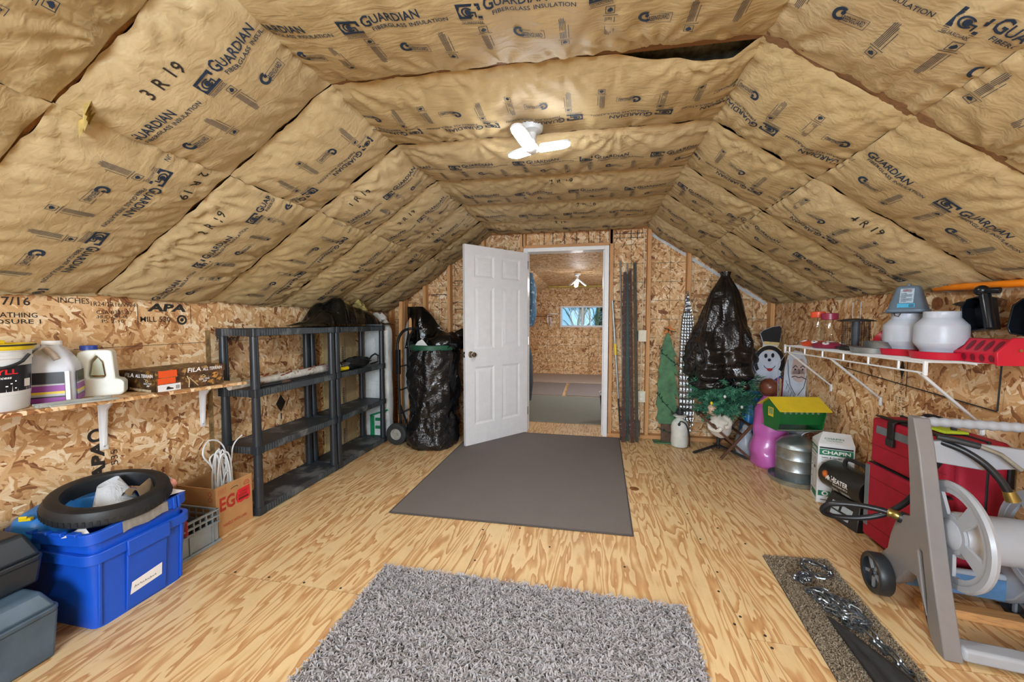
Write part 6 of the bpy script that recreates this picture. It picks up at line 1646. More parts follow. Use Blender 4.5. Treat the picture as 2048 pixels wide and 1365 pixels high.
f = Flat().line([(-0.03, 0.86), (-0.01, 0.885), (0.01, 0.87)], 0.007).line([(0.035, 0.87), (0.055, 0.89), (0.075, 0.875)], 0.007).disc(-0.01, 0.85, 0.008).disc(0.055, 0.855, 0.008).line([(0.02, 0.86), (0.03, 0.82), (0.012, 0.815)], 0.005).line([(-0.04, 0.775), (-0.01, 0.79), (0.02, 0.78), (0.05, 0.79), (0.085, 0.775)], 0.007).line([(-0.08, 0.93), (-0.07, 0.80), (-0.05, 0.70), (0.0, 0.62)], 0.006).line([(0.09, 0.80), (0.07, 0.70), (0.02, 0.62)], 0.005)
for k in range(5): f.line([(-0.09 + 0.02 * k, 0.74 - 0.03 * k), (-0.075 + 0.02 * k, 0.70 - 0.03 * k), (-0.085 + 0.02 * k, 0.66 - 0.03 * k)], 0.004)
decal(sa, f, 'drawn_lines', M_bk, 0.0006)
f = Flat()
for k in range(7): f.line([(-0.10 + 0.028 * k, 0.44), (-0.10 + 0.028 * k, 0.60)], 0.004)
for k in range(6): f.line([(-0.11, 0.45 + 0.027 * k), (0.075, 0.45 + 0.027 * k)], 0.004)
decal(sa, f, 'checked_shirt', mat('paint_check', '#5d6a80', 0.6), 0.0006)
# ================================================================== RIGHT SIDE
# green bird feeder hung from the wire shelf
M_fgrn = mat('feeder_green', '#1d6b33', 0.35, var=0.12, vscale=8)
M_fyel = mat('feeder_yellow', '#dcc22c', 0.4, var=0.06)
bf2 = thing('bird_feeder', 'green metal bird feeder with yellow roof hanging above the waterer', 'feeder', (1.57, 3.30, 0.445), 8)
E_ = [(-0.085, 0.0), (-0.085, 0.02), (-0.115, 0.145), (-0.10, 0.19), (0.0, 0.235), (0.10, 0.19), (0.115, 0.145), (0.085, 0.02), (0.085, 0.0)]
for x in (-0.165, 0.159): 
    G(Matrix(((0, 0, 1, x), (1, 0, 0, 0), (0, 1, 0, 0), (0, 0, 0, 1)))).prism(E_, 0, 0.006).build('end_panel', M_fgrn, bf2)
G().box(-0.16, 0.16, -0.083, 0.083, 0.0, 0.006).build('tray', M_fgrn, bf2)
for s_ in (-1, 1):
    g = G(); b_ = g.pts([(-0.16, s_ * 0.10, 0.165), (0.16, s_ * 0.10, 0.165), (0.16, s_ * 0.062, 0.045), (-0.16, s_ * 0.062, 0.045), (-0.16, s_ * 0.096, 0.165), (0.16, s_ * 0.096, 0.165), (0.16, s_ * 0.058, 0.045), (-0.16, s_ * 0.058, 0.045)])
    for k in ((0, 1, 2, 3), (7, 6, 5, 4), (0, 4, 5, 1), (2, 6, 7, 3), (1, 5, 6, 2), (0, 3, 7, 4)): g.f.append(tuple(b_ + i for i in k))
    fix_normals(g.build('hopper_side', M_fgrn, bf2))
    g = G()
    for k in range(7): g.ell((-0.12 + 0.04 * k, s_ * 0.097, 0.150), (0.011, 0.004, 0.018), 8, 6)
    tag(g.build('seed_ports', mat('port_grey', '#7a8a7c', 0.4), bf2), kind='stuff')
    G().cyl((-0.175, s_ * 0.098, 0.012), (0.175, s_ * 0.098, 0.012), 0.005, n=8).build('perch', M_galv, bf2)
    g = G(); b_ = g.pts([(-0.19, 0.0, 0.248), (0.185, 0.0, 0.248), (0.185, s_ * 0.145, 0.165), (-0.19, s_ * 0.145, 0.165), (-0.19, 0.0, 0.243), (0.185, 0.0, 0.243), (0.185, s_ * 0.145, 0.160), (-0.19, s_ * 0.145, 0.160)])
    for k in ((0, 1, 2, 3), (7, 6, 5, 4), (0, 4, 5, 1), (2, 6, 7, 3), (1, 5, 6, 2), (0, 3, 7, 4)): g.f.append(tuple(b_ + i for i in k))
    fix_normals(g.build('roof_panel', M_fyel, bf2))
lbk = G(Matrix(((0, 0, 1, -0.1655), (-1, 0, 0, 0), (0, 1, 0, 0), (0, 0, 0, 1)))).box(-0.035, 0.03, 0.095, 0.165, -0.001, 0.0).build('label', M_fyel, bf2, smooth=0)
M_lbg = mat('label_pattern', '#8fa36a', 0.5, var=0.5, vscale=120)
Flat().rect(-0.028, 0.112, 0.024, 0.160).build('label_picture', M_lbg, bf2, Matrix(((0, 0, -1, -0.1668), (-1, 0, 0, 0), (0, 1, 0, 0), (0, 0, 0, 1))))
wr_ = G(); 
wr_.tube([(-0.12, 0.0, 0.235), (-0.12, 0.005, 0.50), (-0.06, 0.0, 0.60), (-0.0, -0.02, 0.645)], 0.0025, 6); wr_.build('hanger_wire', M_galv, bf2)
G().tube([(0.10, 0.0, 0.235), (0.10, 0.005, 0.52), (0.05, 0.0, 0.61), (0.0, -0.02, 0.645)], 0.0025, 6).build('hanger_wire', M_galv, bf2)
# galvanised waterer
gw = thing('poultry_waterer', 'galvanised steel poultry waterer with round tray', 'waterer', (1.645, 3.385, 0.0))
G().lathe([(0.0, 0.012), (0.172, 0.010), (0.178, 0.0), (0.183, 0.012), (0.190, 0.040), (0.186, 0.042), (0.176, 0.016), (0.0, 0.018)], 48).build('tray', M_galv, gw)
G().lathe([(0.0, 0.02), (0.138, 0.02), (0.138, 0.10), (0.141, 0.105), (0.138, 0.11), (0.138, 0.19), (0.141, 0.195), (0.138, 0.20), (0.138, 0.275), (0.142, 0.282), (0.138, 0.290), (0.136, 0.300), (0.105, 0.335), (0.060, 0.362), (0.025, 0.375), (0.0, 0.377)], 48).build('drum', M_galv, gw)
G().tube(smoothp([Vector(p) for p in ((0.03, 0, 0.372), (0.06, -0.01, 0.40), (0.12, -0.02, 0.41), (0.17, 0.0, 0.375))], 3), 0.005, 6).build('bail', M_galv, gw)
# Chapin carton
M_cw = mat('carton_white', '#dfe2e4', 0.55, var=0.04)
ch = thing('sprayer_carton', 'white and green carton for a garden sprayer', 'carton', (1.715, 3.06, 0.0), 0); ch.scale = (1.18, 1.12, 1.06)
ch.rotation_euler = (0, 0, R(-16))
cw, cd, chh = 0.085, 0.075, 0.40
G().box(-cw, cw, -cd, cd, 0.001, chh).build('carton', M_cw, ch, bevel=0.0015, smooth=0)
g = G(); b_ = g.pts([(-cw, -cd, chh), (cw, -cd, chh), (cw, cd * 0.2, chh + 0.055), (-cw * 0.55, cd * 0.2, chh + 0.06), (-cw, cd, chh), (cw, cd, chh)])
for k in ((0, 1, 2, 3), (4, 3, 2, 5), (0, 3, 4), (1, 5, 2)): g.f.append(tuple(b_ + i for i in k))
fix_normals(g.build('top_flap', M_cw, ch, smooth=0))
CF = XZ(-cd - 0.0008)
M_cg = mat('carton_green', '#1f7a55', 0.5, var=0.05)
Flat().rect(-0.078, 0.325, 0.078, 0.365).build('green_band', M_cg, ch, CF)
Flat().text('CHAPIN', -0.066, 0.333, 0.132, 0.024, bold=0.03).build('lettering', M_whtp, ch, XZ(-cd - 0.0014))
f = Flat().rect(-0.078, 0.369, 0.078, 0.379).text('Lawn & Garden', -0.066, 0.303, 0.095, 0.013, bold=0.02).text('Sprayer', -0.066, 0.290, 0.03, 0.008).arc(0.035, 0.265, 0.024, 0.027, -20, 200).arc(0.045, 0.262, 0.024, 0.026, -40, 180).rect(-0.066, 0.274, -0.02, 0.277).rect(-0.066, 0.266, -0.025, 0.268).rect(-0.066, 0.258, -0.02, 0.260)
f.line([(0.01, 0.255), (-0.02, 0.215), (-0.01, 0.10)], 0.004).line([(0.055, 0.24), (0.06, 0.10), (0.0, 0.08)], 0.004).rect(-0.066, 0.022, -0.02, 0.027)
f.build('black_print', M_bk, ch, CF)
Flat().rect(-0.078, 0.05, -0.02, 0.085).build('green_band', M_cg, ch, CF)
Flat().arc(-0.045, 0.068, 0.008, 0.016).build('seal', M_whtp, ch, XZ(-cd - 0.0014))
CS = Matrix(((0, 0, -1, -cw - 0.0008), (-1, 0, 0, 0), (0, 1, 0, 0), (0, 0, 0, 1))); CS2 = TR(-0.0006, 0, 0) @ CS
Flat().rect(-0.068, 0.325, 0.068, 0.372).rect(-0.03, 0.03, 0.066, 0.07).build('green_band', M_cg, ch, CS)
Flat().text('CHAPIN', -0.058, 0.335, 0.115, 0.026, bold=0.03).build('lettering', M_whtp, ch, CS2)
f = Flat().text('Lawn & Garden', -0.06, 0.302, 0.09, 0.012, bold=0.02).arc(0.015, 0.262, 0.018, 0.021).line([(-0.012, 0.25), (-0.02, 0.11), (0.0, 0.09), (0.04, 0.09), (0.052, 0.11), (0.045, 0.25), (0.035, 0.29), (0.0, 0.29), (-0.012, 0.25)], 0.003).rect(0.0, 0.215, 0.03, 0.235).arc(-0.048, 0.05, 0.012, 0.018)
for k in range(5): f.rect(-0.06, 0.282 - 0.010 * k, -0.028, 0.285 - 0.010 * k)
for z in (0.22, 0.18, 0.14): f.disc(-0.048, z, 0.006, 8, 1.4)
f.build('black_print', M_bk, ch, CS)
Flat().text('CHAPIN', -0.055, 0.0, 0.09, 0.016, bold=0.01).text('Lawn & Garden', -0.045, -0.016, 0.07, 0.009).build('lettering', M_cg, ch, Matrix.Translation((0.005, -0.048, chh + 0.024)) @ Matrix(((1, 0, 0, 0), (0, 0.86, -0.5, 0), (0, 0.52, 0.86, 0), (0, 0, 0, 1))))
# propane heater
M_heat = mat('heater_black', '#232322', 0.4, var=0.2, vscale=12, coat=0.1)
hh = thing('forced_air_heater', 'black tubular forced-air heater standing in front of the carton', 'heater', (1.665, 2.785, 0.0))
hh.rotation_euler = (0, 0, R(-82)); hh.scale = (0.9, 0.9, 0.9)
# local x runs along the barrel
HT = TR(0, 0, 0.27) @ Matrix.Rotation(R(90), 4, 'Y')
G(HT).lathe([(0.078, -0.165), (0.100, -0.165), (0.104, -0.155), (0.104, 0.19), (0.100, 0.20), (0.09, 0.20)], 40).build('barrel', M_heat, hh)
G(HT).lathe([(0.0, -0.09), (0.078, -0.10), (0.090, -0.164), (0.078, -0.165)], 32).build('outlet_cone', mat('heater_rust', '#8a5a33', 0.5, 0.5, var=0.3), hh)
G(HT).lathe([(0.0, 0.185), (0.09, 0.185), (0.096, 0.20)], 32).build('rear_grille', M_blackp, hh)
G().frustum(-0.12, 0.20, -0.105, 0.105, 0.001, -0.09, 0.16, -0.055, 0.055, 0.17).build('stand', M_heat, hh, bevel=0.006)
G().tube(smoothp([Vector(p) for p in ((-0.05, 0, 0.37), (-0.04, 0, 0.415), (0.0, 0, 0.43), (0.09, 0, 0.43), (0.13, 0, 0.415), (0.14, 0, 0.37))], 3), 0.014, 10).build('handle', M_blackp, hh)
def hmap(x, y):
    a = R(205) + (-y) / 0.105 * 1.0
    r = 0.1055
    return (x, r * math.cos(R(180) + R(25) + (-y) / 0.105) , 0.27 - r * math.sin(R(180) + R(25) + (-y) / 0.105) * -1 * -1)
def bar_map(x, y):   # arc length y measured upwards from the widest line on the -y side
    a = y / 0.1055
    return (x, -0.1055 * math.cos(a), 0.27 + 0.1055 * math.sin(a))
f = Flat().text('M', -0.085, -0.012, 0.026, 0.036, bold=0.02).text('R', -0.058, -0.012, 0.018, 0.028, bold=0.02).text('H', -0.036, -0.014, 0.028, 0.044, bold=0.03).text('EATER', -0.004, -0.010, 0.118, 0.034, bold=0.03).text('50-60,000 BTU', -0.022, -0.036, 0.13, 0.016, bold=0.02)
f.build('lettering', M_whtp, hh, None, bar_map)
f = Flat().disc(-0.095, 0.022, 0.014, 16)
for k in range(12):
    a = 2 * math.pi * k / 12; f.poly([(-0.095 + 0.014 * math.cos(a - 0.2), 0.022 + 0.014 * math.sin(a - 0.2)), (-0.095 + 0.026 * math.cos(a - 0.14), 0.022 + 0.026 * math.sin(a - 0.14)), (-0.095 + 0.026 * math.cos(a + 0.14), 0.022 + 0.026 * math.sin(a + 0.14)), (-0.095 + 0.014 * math.cos(a + 0.2), 0.022 + 0.014 * math.sin(a + 0.2))])
f.build('sun_emblem', mat('emblem_orange', '#e0762d', 0.5, var=0.2, vscale=60), hh, None, bar_map)
Flat().rect(-0.05, -0.085, 0.0, -0.055).rect(0.03, -0.085, 0.11, -0.055).build('rating_label', mat('label_silver', '#a9b3bb', 0.5, var=0.15, vscale=120), hh, None, bar_map)
st_ = Flat().rect(-0.04, 0.03, 0.12, 0.06).rect(-0.05, 0.07, 0.02, 0.12).rect(0.04, 0.075, 0.13, 0.115)
st_.build('warning_label', mat('label_silver', '#a9b3bb', 0.5), hh, None, lambda x, y: (x, -0.106 + 0.05 * (y / 0.17) - 0.0015, y))

# red suitcase ------------------------------------------------------------------------------
M_redc = mat('suitcase_red', '#a3102c', 0.75, var=0.10, vscale=10, bump=0.3, bscale=400, bdist=0.001)
M_trimb = mat('suitcase_black', '#1c1c1f', 0.6, var=0.2, bump=0.2)
M_trimg = mat('suitcase_grey', '#6d7880', 0.6, var=0.1)
su = thing('red_suitcase', 'large red fabric suitcase with grey trim by the right wall', 'suitcase', (1.735, 2.30, 0.0))
hy = 0.245
G().rbox(-0.085, 0.118, -hy, hy, 0.02, 0.735, 0.035, 5).build('body', M_redc, su, bevel=0.018, seg=3)
G().box(-0.124, -0.08, -hy + 0.008, hy - 0.01, 0.475, 0.730).build('upper_pocket', M_redc, su, bevel=0.016, seg=3)
G().box(-0.140, -0.08, -hy + 0.004, hy + 0.004, 0.035, 0.465).build('lower_pocket', M_redc, su, bevel=0.014, seg=3)
for z, x in ((0.466, -0.12), (0.735, -0.10)): G().box(x - 0.004, x + 0.028, -hy + 0.004, hy - 0.004, z - 0.002, z + 0.004).build('zip_line', M_trimb, su, bevel=0.001)
G().box(-0.1415, -0.136, hy - 0.038, hy - 0.004, 0.10, 0.455).build('grey_strip', M_trimg, su, bevel=0.002)
G().box(-0.1258, -0.120, -hy + 0.03, hy - 0.05, 0.648, 0.690).build('grey_strip', M_trimg, su, bevel=0.001)
for z in (0.39, 0.12): G().box(-0.1412, -0.139, -hy + 0.01, hy - 0.045, z, z + 0.004).build('seam', mat('seam_red', '#7d0c20', 0.8), su)
G().box(-0.1255, -0.122, -hy + 0.012, hy - 0.012, 0.575, 0.578).build('seam', mat('seam_red', '#7d0c20', 0.8), su)
G().box(0.02, 0.030, -hy - 0.003, hy + 0.003, 0.06, 0.742).build('gusset_band', M_trimb, su, bevel=0.002)
G().box(0.098, 0.121, -hy - 0.006, -hy + 0.03, 0.06, 0.715).build('edge_guard', M_trimb, su, bevel=0.006)
G().tube(smoothp([Vector(p) for p in ((0.0, 0.07, 0.735), (0.0, 0.065, 0.775), (0.0, 0.03, 0.79), (0.0, -0.06, 0.79), (0.0, -0.10, 0.775), (0.0, -0.105, 0.735))], 4), 0.011, 8).build('carry_handle', M_trimb, su)
G().box(-0.05, 0.04, 0.05, 0.095, 0.733, 0.745).box(-0.05, 0.04, -0.13, -0.085, 0.733, 0.745).build('handle_mount', M_trimb, su, bevel=0.003)
G().tube([(-0.07, 0.10, 0.745), (-0.115, 0.09, 0.74), (-0.131, 0.085, 0.70), (-0.131, 0.085, 0.625)], 0.004, 6).v and None
g = G(); g.grid(lambda u, v: ((-0.03 - 0.10 * min(1, u * 2)) if u < 0.5 else -0.130, 0.06 + 0.045 * v, 0.742 if u < 0.45 else 0.742 - 0.13 * (u - 0.45) / 0.55), 12, 2); o = g.build('strap', M_trimb, su); md = o.modifiers.new('t', 'SOLIDIFY'); md.thickness = 0.004
G().box(-0.142, -0.126, 0.055, 0.105, 0.605, 0.645).build('buckle', M_blackp, su, bevel=0.003)
tag(G(TR(1.72, 2.235, 0.742)).box(-0.05, 0.05, -0.075, 0.045, 0.0, 0.012).build('yellow_folder', mat('lime_yellow', '#b9d02e', 0.6, var=0.1), bevel=0.003), 'lime yellow folded cloth on top of the red suitcase', 'cloth')
for y in (-0.2, 0.2): G(TR(0.09, y, 0.028) @ Matrix.Rotation(R(90), 4, 'X')).cyl((0, 0, -0.012), (0, 0, 0.012), 0.028, n=16).build('wheel', M_blackp, su)

# hose reel cart -------------------------------------------------------------------------------
M_reel = mat('reel_taupe', '#817d7c', 0.35, var=0.07, vscale=5)
M_reell = mat('reel_light', '#a3a8b0', 0.33, var=0.05, vscale=5)
M_hose = mat('hose_black', '#1a1d22', 0.35, var=0.1, vscale=20)
M_brass = mat('brass', '#b09a5a', 0.3, 0.9, var=0.15)
hr = thing('hose_reel_cart', 'grey plastic hose reel cart with black hose at the right', 'hose reel')
hr.rotation_euler = (0, 0, R(-8)); hr.location = (1.40 - (1.40 * math.cos(R(-8)) - 2.0 * math.sin(R(-8))), 2.0 - (1.40 * math.sin(R(-8)) + 2.0 * math.cos(R(-8))), 0)
def leg_outline(y0=0.0):
    return [(1.955, 0.868), (1.915, 0.872), (1.895, 0.84), (1.80, 0.45), (1.735, 0.26), (1.665, 0.02), (1.655, 0.004), (1.58, 0.004), (1.585, 0.03)] 
# side frame in the plane x = const: outline in (y, z)
SF = [(1.945, 0.872), (1.905, 0.868), (1.862, 0.74), (1.800, 0.50), (1.730, 0.24), (1.655, 0.003), (1.700, 0.003), (1.735, 0.03), (1.80, 0.16), (1.835, 0.215), (1.90, 0.20), (1.955, 0.12), (2.04, 0.055), (2.085, 0.075), (2.088, 0.17), (2.035, 0.225), (2.02, 0.30), (1.985, 0.385), (1.935, 0.430), (1.895, 0.445), (1.905, 0.56), (1.935, 0.76)]
hole1 = [(1.808, 0.335), (1.822, 0.340), (1.832, 0.325), (1.790, 0.165), (1.765, 0.10), (1.758, 0.105), (1.770, 0.18)]
for x, flipx in ((1.405, 1), (1.785, -1)):
    g = plate_with_hole(SF, hole1, -0.028, 0.028, Matrix(((0, 0, 1, x), (1, 0, 0, 0), (0, 1, 0, 0), (0, 0, 0, 1))))
    g.build('side_frame', M_reel if flipx > 0 else M_reell, hr, bevel=0.006, seg=2)
    gx = x + 0.008 * flipx
    G(Matrix(((0, 0, 1, gx), (1, 0, 0, 0), (0, 1, 0, 0), (0, 0, 0, 1)))).prism([(y + 0.0, z) for y, z in hole1], -0.004, 0.004).build('slot_back', M_reel, hr)
for x in (1.345, 1.83):
    w_ = G(TR(x, 2.035, 0.092) @ Matrix.Rotation(R(90), 4, 'Y')).lathe([(0.068, -0.026), (0.086, -0.028), (0.091, -0.022), (0.091, 0.022), (0.086, 0.028), (0.068, 0.026)], 40, closed=True).build('wheel', M_blackp, hr)
    G(TR(x, 2.035, 0.092) @ Matrix.Rotation(R(90), 4, 'Y')).lathe([(0.0, -0.016), (0.016, -0.020), (0.020, -0.008), (0.068, -0.008), (0.068, 0.012), (0.0, 0.012)], 30).build('hub', mat('hub_dark', '#3b4046', 0.45, var=0.15), w_)
    for k in range(5):
        a = 2 * math.pi * k / 5; G(TR(x, 2.035, 0.092) @ Matrix.Rotation(R(90), 4, 'Y')).bar((0.018 * math.cos(a), 0.018 * math.sin(a), -0.012), (0.068 * math.cos(a), 0.068 * math.sin(a), -0.012), 0.014, 0.008).build('spoke', mat('hub_light', '#8d9399', 0.45), w_)
G().cyl((1.32, 2.035, 0.092), (1.85, 2.035, 0.092), 0.010, n=10).build('axle', M_blackp, hr)
# grip bar between the frame tops
g = G(); n_ = 40
g.tube([(1.41 + 0.37 * k / n_, 1.925, 0.852) for k in range(n_ + 1)], 0.017, 14, rs=[0.019 + 0.0022 * math.sin(k * 1.6) for k in range(n_ + 1)]).build('grip_bar', M_reell, hr)
g = G(XZ(1.905)); g.prism([(1.425, 0.775), (1.50, 0.785), (1.77, 0.765), (1.77, 0.70), (1.60, 0.672), (1.425, 0.690)], -0.012, 0.012).build('cross_panel', M_reell, hr, bevel=0.004)
# reel: two flanges and a drum
RX = lambda x: TR(x, 1.80, 0.43) @ Matrix.Rotation(R(90), 4, 'Y')
for x in (1.462, 1.735):
    og = circ(0, 0, 0.20, 0.20, 0, 360, 48)[:-1]; hs_ = []
    for k in range(5):
        a0 = 72 * k + 14; hs_.append(circ(0, 0, 0.160, 0.160, a0, a0 + 50, 6) + circ(0, 0, 0.075, 0.075, a0 + 44, a0 + 6, 5))
    plate_with_hole(og, hs_, -0.006, 0.006, RX(x)).build('flange', M_reell, hr, bevel=0.002)
    G(RX(x)).lathe([(0.182, -0.010), (0.203, -0.012), (0.208, 0.0), (0.203, 0.012), (0.182, 0.010)], 56, closed=True).build('flange_rim', M_reell, hr)
    G(RX(x)).lathe([(0.0, -0.022), (0.035, -0.02), (0.058, -0.008), (0.058, 0.008), (0.035, 0.02), (0.0, 0.022)], 30).build('flange_hub', M_reell, hr)
G(RX(1.60)).lathe([(0.0, -0.135), (0.082, -0.135), (0.088, -0.12), (0.088, 0.12), (0.082, 0.135), (0.0, 0.135)], 36).build('drum', M_reell, hr)
# tray between the wheels and low cross tube
G().box(1.43, 1.76, 1.99, 2.02, 0.085, 0.175).build('tray_panel', mat('tray_bluish_light', '#557da6', 0.45, var=0.15), hr, bevel=0.004)  # grey plastic; the bluish light falling on it is put into its colour
G().tube([(1.43, 2.005, 0.185), (1.60, 2.005, 0.18), (1.76, 2.005, 0.185)], 0.014, 10).build('tray_lip', M_reell, hr)
G().box(1.43, 1.76, 1.655, 1.725, 0.012, 0.062).build('foot_bar', M_reell, hr, bevel=0.012, seg=3)
# hose with fittings
P = [(1.382, 1.965, 0.405), (1.33, 1.99, 0.415), (1.25, 2.02, 0.412), (1.16, 2.05, 0.39), (1.135, 2.07, 0.345), (1.18, 2.09, 0.315), (1.28, 2.08, 0.325), (1.37, 2.06, 0.37), (1.44, 2.03, 0.46), (1.47, 1.99, 0.58), (1.50, 1.94, 0.70)]
G().tube(smoothp([Vector(p) for p in P], 5), 0.0125, 12).build('hose', M_hose, hr)
G().tube([(1.345, 1.985, 0.413), (1.352, 1.982, 0.412), (1.36, 1.978, 0.411), (1.368, 1.973, 0.409), (1.380, 1.967, 0.406)], 0.018, 12, rs=[0.017, 0.020, 0.017, 0.021, 0.018]).build('hose_coupling', M_brass, hr)
G().tube([(1.380, 1.967, 0.406), (1.402, 1.955, 0.400)], 0.026, 16).build('inlet_port', M_blackp, hr)
P = [(1.47, 1.90, 0.775), (1.52, 1.87, 0.755), (1.57, 1.845, 0.715), (1.61, 1.83, 0.66), (1.635, 1.825, 0.61)]
G().tube(smoothp([Vector(p) for p in P], 5), 0.013, 12).build('leader_hose', M_hose, hr)
G().tube([(1.632, 1.825, 0.622), (1.64, 1.824, 0.600), (1.646, 1.823, 0.585)], 0.019, 14, rs=[0.017, 0.021, 0.021]).build('hose_nozzle', M_brass, hr)
G().tube([(1.445, 1.885, 0.80), (1.50, 1.87, 0.793), (1.56, 1.855, 0.78)], 0.013, 12).build('crank_handle', M_blackp, hr)
G().tube([(1.56, 1.855, 0.78), (1.62, 1.85, 0.755), (1.68, 1.85, 0.70)], 0.009, 10).build('crank_arm', M_galv, hr)
tag(G().bar((1.46, 1.965, 0.020), (1.85, 1.905, 0.020), 0.06, 0.038).build('lumber_offcut', M_plate, bevel=0.002), 'short wooden offcut on the floor under the hose reel', 'lumber')

# floor mats ----------------------------------------------------------------------------------------
def tufts(name, corners, n, hgt, wd, m, base_m, label, seed, curl=0.6, base=0.006):
    """pile mat: a backing plus many short bent yarn ends"""
    rs_ = np.random.RandomState(seed)
    A, B, C_, D = [np.array(c) for c in corners]
    t = thing(name, label, 'rug')
    g = G(); g.prism([tuple(A), tuple(B), tuple(C_), tuple(D)], 0.0006, base); g.build('backing', base_m, t, smooth=0)
    u, v = rs_.rand(n), rs_.rand(n)
    P = (A[None] * ((1 - u) * (1 - v))[:, None] + B[None] * (u * (1 - v))[:, None] + C_[None] * (u * v)[:, None] + D[None] * ((1 - u) * v)[:, None])
    a = rs_.rand(n) * 6.283; h = hgt * (0.6 + 0.6 * rs_.rand(n)); w_ = wd * (0.7 + 0.6 * rs_.rand(n)); a2 = a + rs_.randn(n) * 0.5
    d = np.stack([np.cos(a), np.sin(a)], 1); s_ = np.stack([-np.sin(a2), np.cos(a2)], 1)
    def lay(k, z, ww):
        c = P + d * (hgt * curl * k)[:, None] if hasattr(k, 'shape') else P + d * (h * curl * k)[:, None]
        return [np.column_stack([c + s_ * (ww * w_ * q)[:, None], base * 0.8 + h * z]) for q in (-0.5, 0.5)]
    L0, L1 = lay(0.0, 0.0, 1.0); M0, M1 = lay(0.35, 0.75, 1.15); N0, N1 = lay(1.0, 0.9, 0.7)
    V = np.stack([L0, L1, M1, M0, N1, N0], 1).reshape(-1, 3); i = np.arange(n)[:, None] * 6
    F = np.concatenate([i + np.array([[0, 1, 2, 3]]), i + np.array([[3, 2, 4, 5]])], 0)
    me = bpy.data.meshes.new('pile'); me.vertices.add(len(V)); me.vertices.foreach_set('co', V.ravel())
    me.loops.add(F.size); me.loops.foreach_set('vertex_index', F.ravel().astype(np.int32)); me.polygons.add(len(F)); me.polygons.foreach_set('loop_start', np.arange(0, F.size, 4, dtype=np.int32))
    me.update(calc_edges=True); me.validate()
    o = bpy.data.objects.new('pile', me); col.objects.link(o); me.materials.append(m); o.parent = t; tag(o, kind='stuff')
    return t
def yarn(name, cols, scale):
    t = NT(name); v = t.obj(); n_ = t.noise(v, scale, 2, 0.8); c = t.ramp(n_, [(0.28 + 0.44 * k / (len(cols) - 1), c_) for k, c_ in enumerate(cols)])
    b2 = t.noise(v, 4.0, 3); c = t.mix(t.math('MULTIPLY', t.math('SUBTRACT', b2, 0.3), 0.5), c, lin(cols[0]))
    t.l.new(c, t.b.inputs['Base Color']); t.b.inputs['Roughness'].default_value = 0.9; t.b.inputs['Specular IOR Level'].default_value = 0.15
    return t.m
M_shag = yarn('shag_grey', ['#8d898b', '#a9a5a7', '#c2bec0'], 130)
M_shagb = mat('shag_backing', '#6b6668', 0.95, var=0.2)
tufts('shag_rug', [(-1.01, 0.55), (0.425, 0.55), (0.435, 1.745), (-1.015, 1.75)], 60000, 0.020, 0.0052, M_shag, M_shagb, 'grey shaggy pile rug in the foreground', 1, 0.8)
M_mat2 = yarn('mat_brown', ['#4b4236', '#7a6c5b', '#a99b86', '#5f564c'], 190)
tufts('pile_mat', [(0.86, 1.25), (1.17, 1.25), (1.262, 2.262), (0.945, 2.238)], 30000, 0.009, 0.0032, M_mat2, mat('mat_backing', '#54493c', 0.95, var=0.2), 'brown flecked runner mat with chains lying on it', 2, 0.8)
M_flat = carpet('rug_flat_taupe', '#68615e', '#8a827e', 330, 0.003)
G_ = G().prism([(-1.285, 2.275), (0.275, 2.30), (0.345, 4.235), (-0.66, 4.235), (-0.68, 3.98), (-1.275, 3.66)], 0.0006, 0.009)
fr_ = thing('flat_rug', 'plain taupe flat woven rug in front of the open door', 'rug')
G().prism([(-1.285, 2.275), (0.275, 2.30), (0.345, 4.235), (-1.275, 4.235)], 0.0006, 0.008).build('weave', M_flat, fr_, smooth=0)
g = G()
for a_, c_ in (((-1.285, 2.275), (0.275, 2.30)), ((0.275, 2.30), (0.345, 4.235)), ((0.345, 4.235), (-1.275, 4.235)), ((-1.275, 4.235), (-1.285, 2.275))): g.tube([(a_[0], a_[1], 0.006), (c_[0], c_[1], 0.006)], 0.0055, 6)
g.build('bound_edge', mat('rug_edge', '#4f4947', 0.9), fr_)
# pile of chain on the mat
M_chd = mat('chain_dark', '#8d959d', 0.28, 0.9, var=0.25, vscale=60)
cp = thing('chain_pile', 'tangled heap of steel chain on the brown mat', 'chain', (0, 0, 0))
rg = random.Random(17)
def wander(p, n_, st_, box):
    P = [Vector(p)]; a = rg.uniform(0, 6.28)
    for k in range(n_):
        a += rg.uniform(-0.9, 0.9); q = P[-1] + Vector((math.cos(a), math.sin(a), 0)) * st_
        if not (box[0] < q.x < box[1] and box[2] < q.y < box[3]):
            a = math.atan2((box[2] + box[3]) / 2 - P[-1].y, (box[0] + box[1]) / 2 - P[-1].x) + rg.uniform(-0.5, 0.5); q = P[-1] + Vector((math.cos(a), math.sin(a), 0)) * st_
        q.z = 0.022 + 0.018 * rg.random(); P.append(q)
    return P
loops = [([(1.115, 2.20, 0.02), (1.09, 2.14, 0.025), (1.13, 2.08, 0.02), (1.19, 2.09, 0.025), (1.205, 2.16, 0.02), (1.16, 2.20, 0.022), (1.10, 2.20, 0.03)], 0.034)]
for (P, L_) in loops:
    g = G(); chain_mesh(g, smoothp([Vector(p) for p in P], 4), L=0.042, w=0.011, r=0.0042, n=10, m=5); tag(g.build('chain_strand', M_chd, cp, smooth=60), kind='stuff')
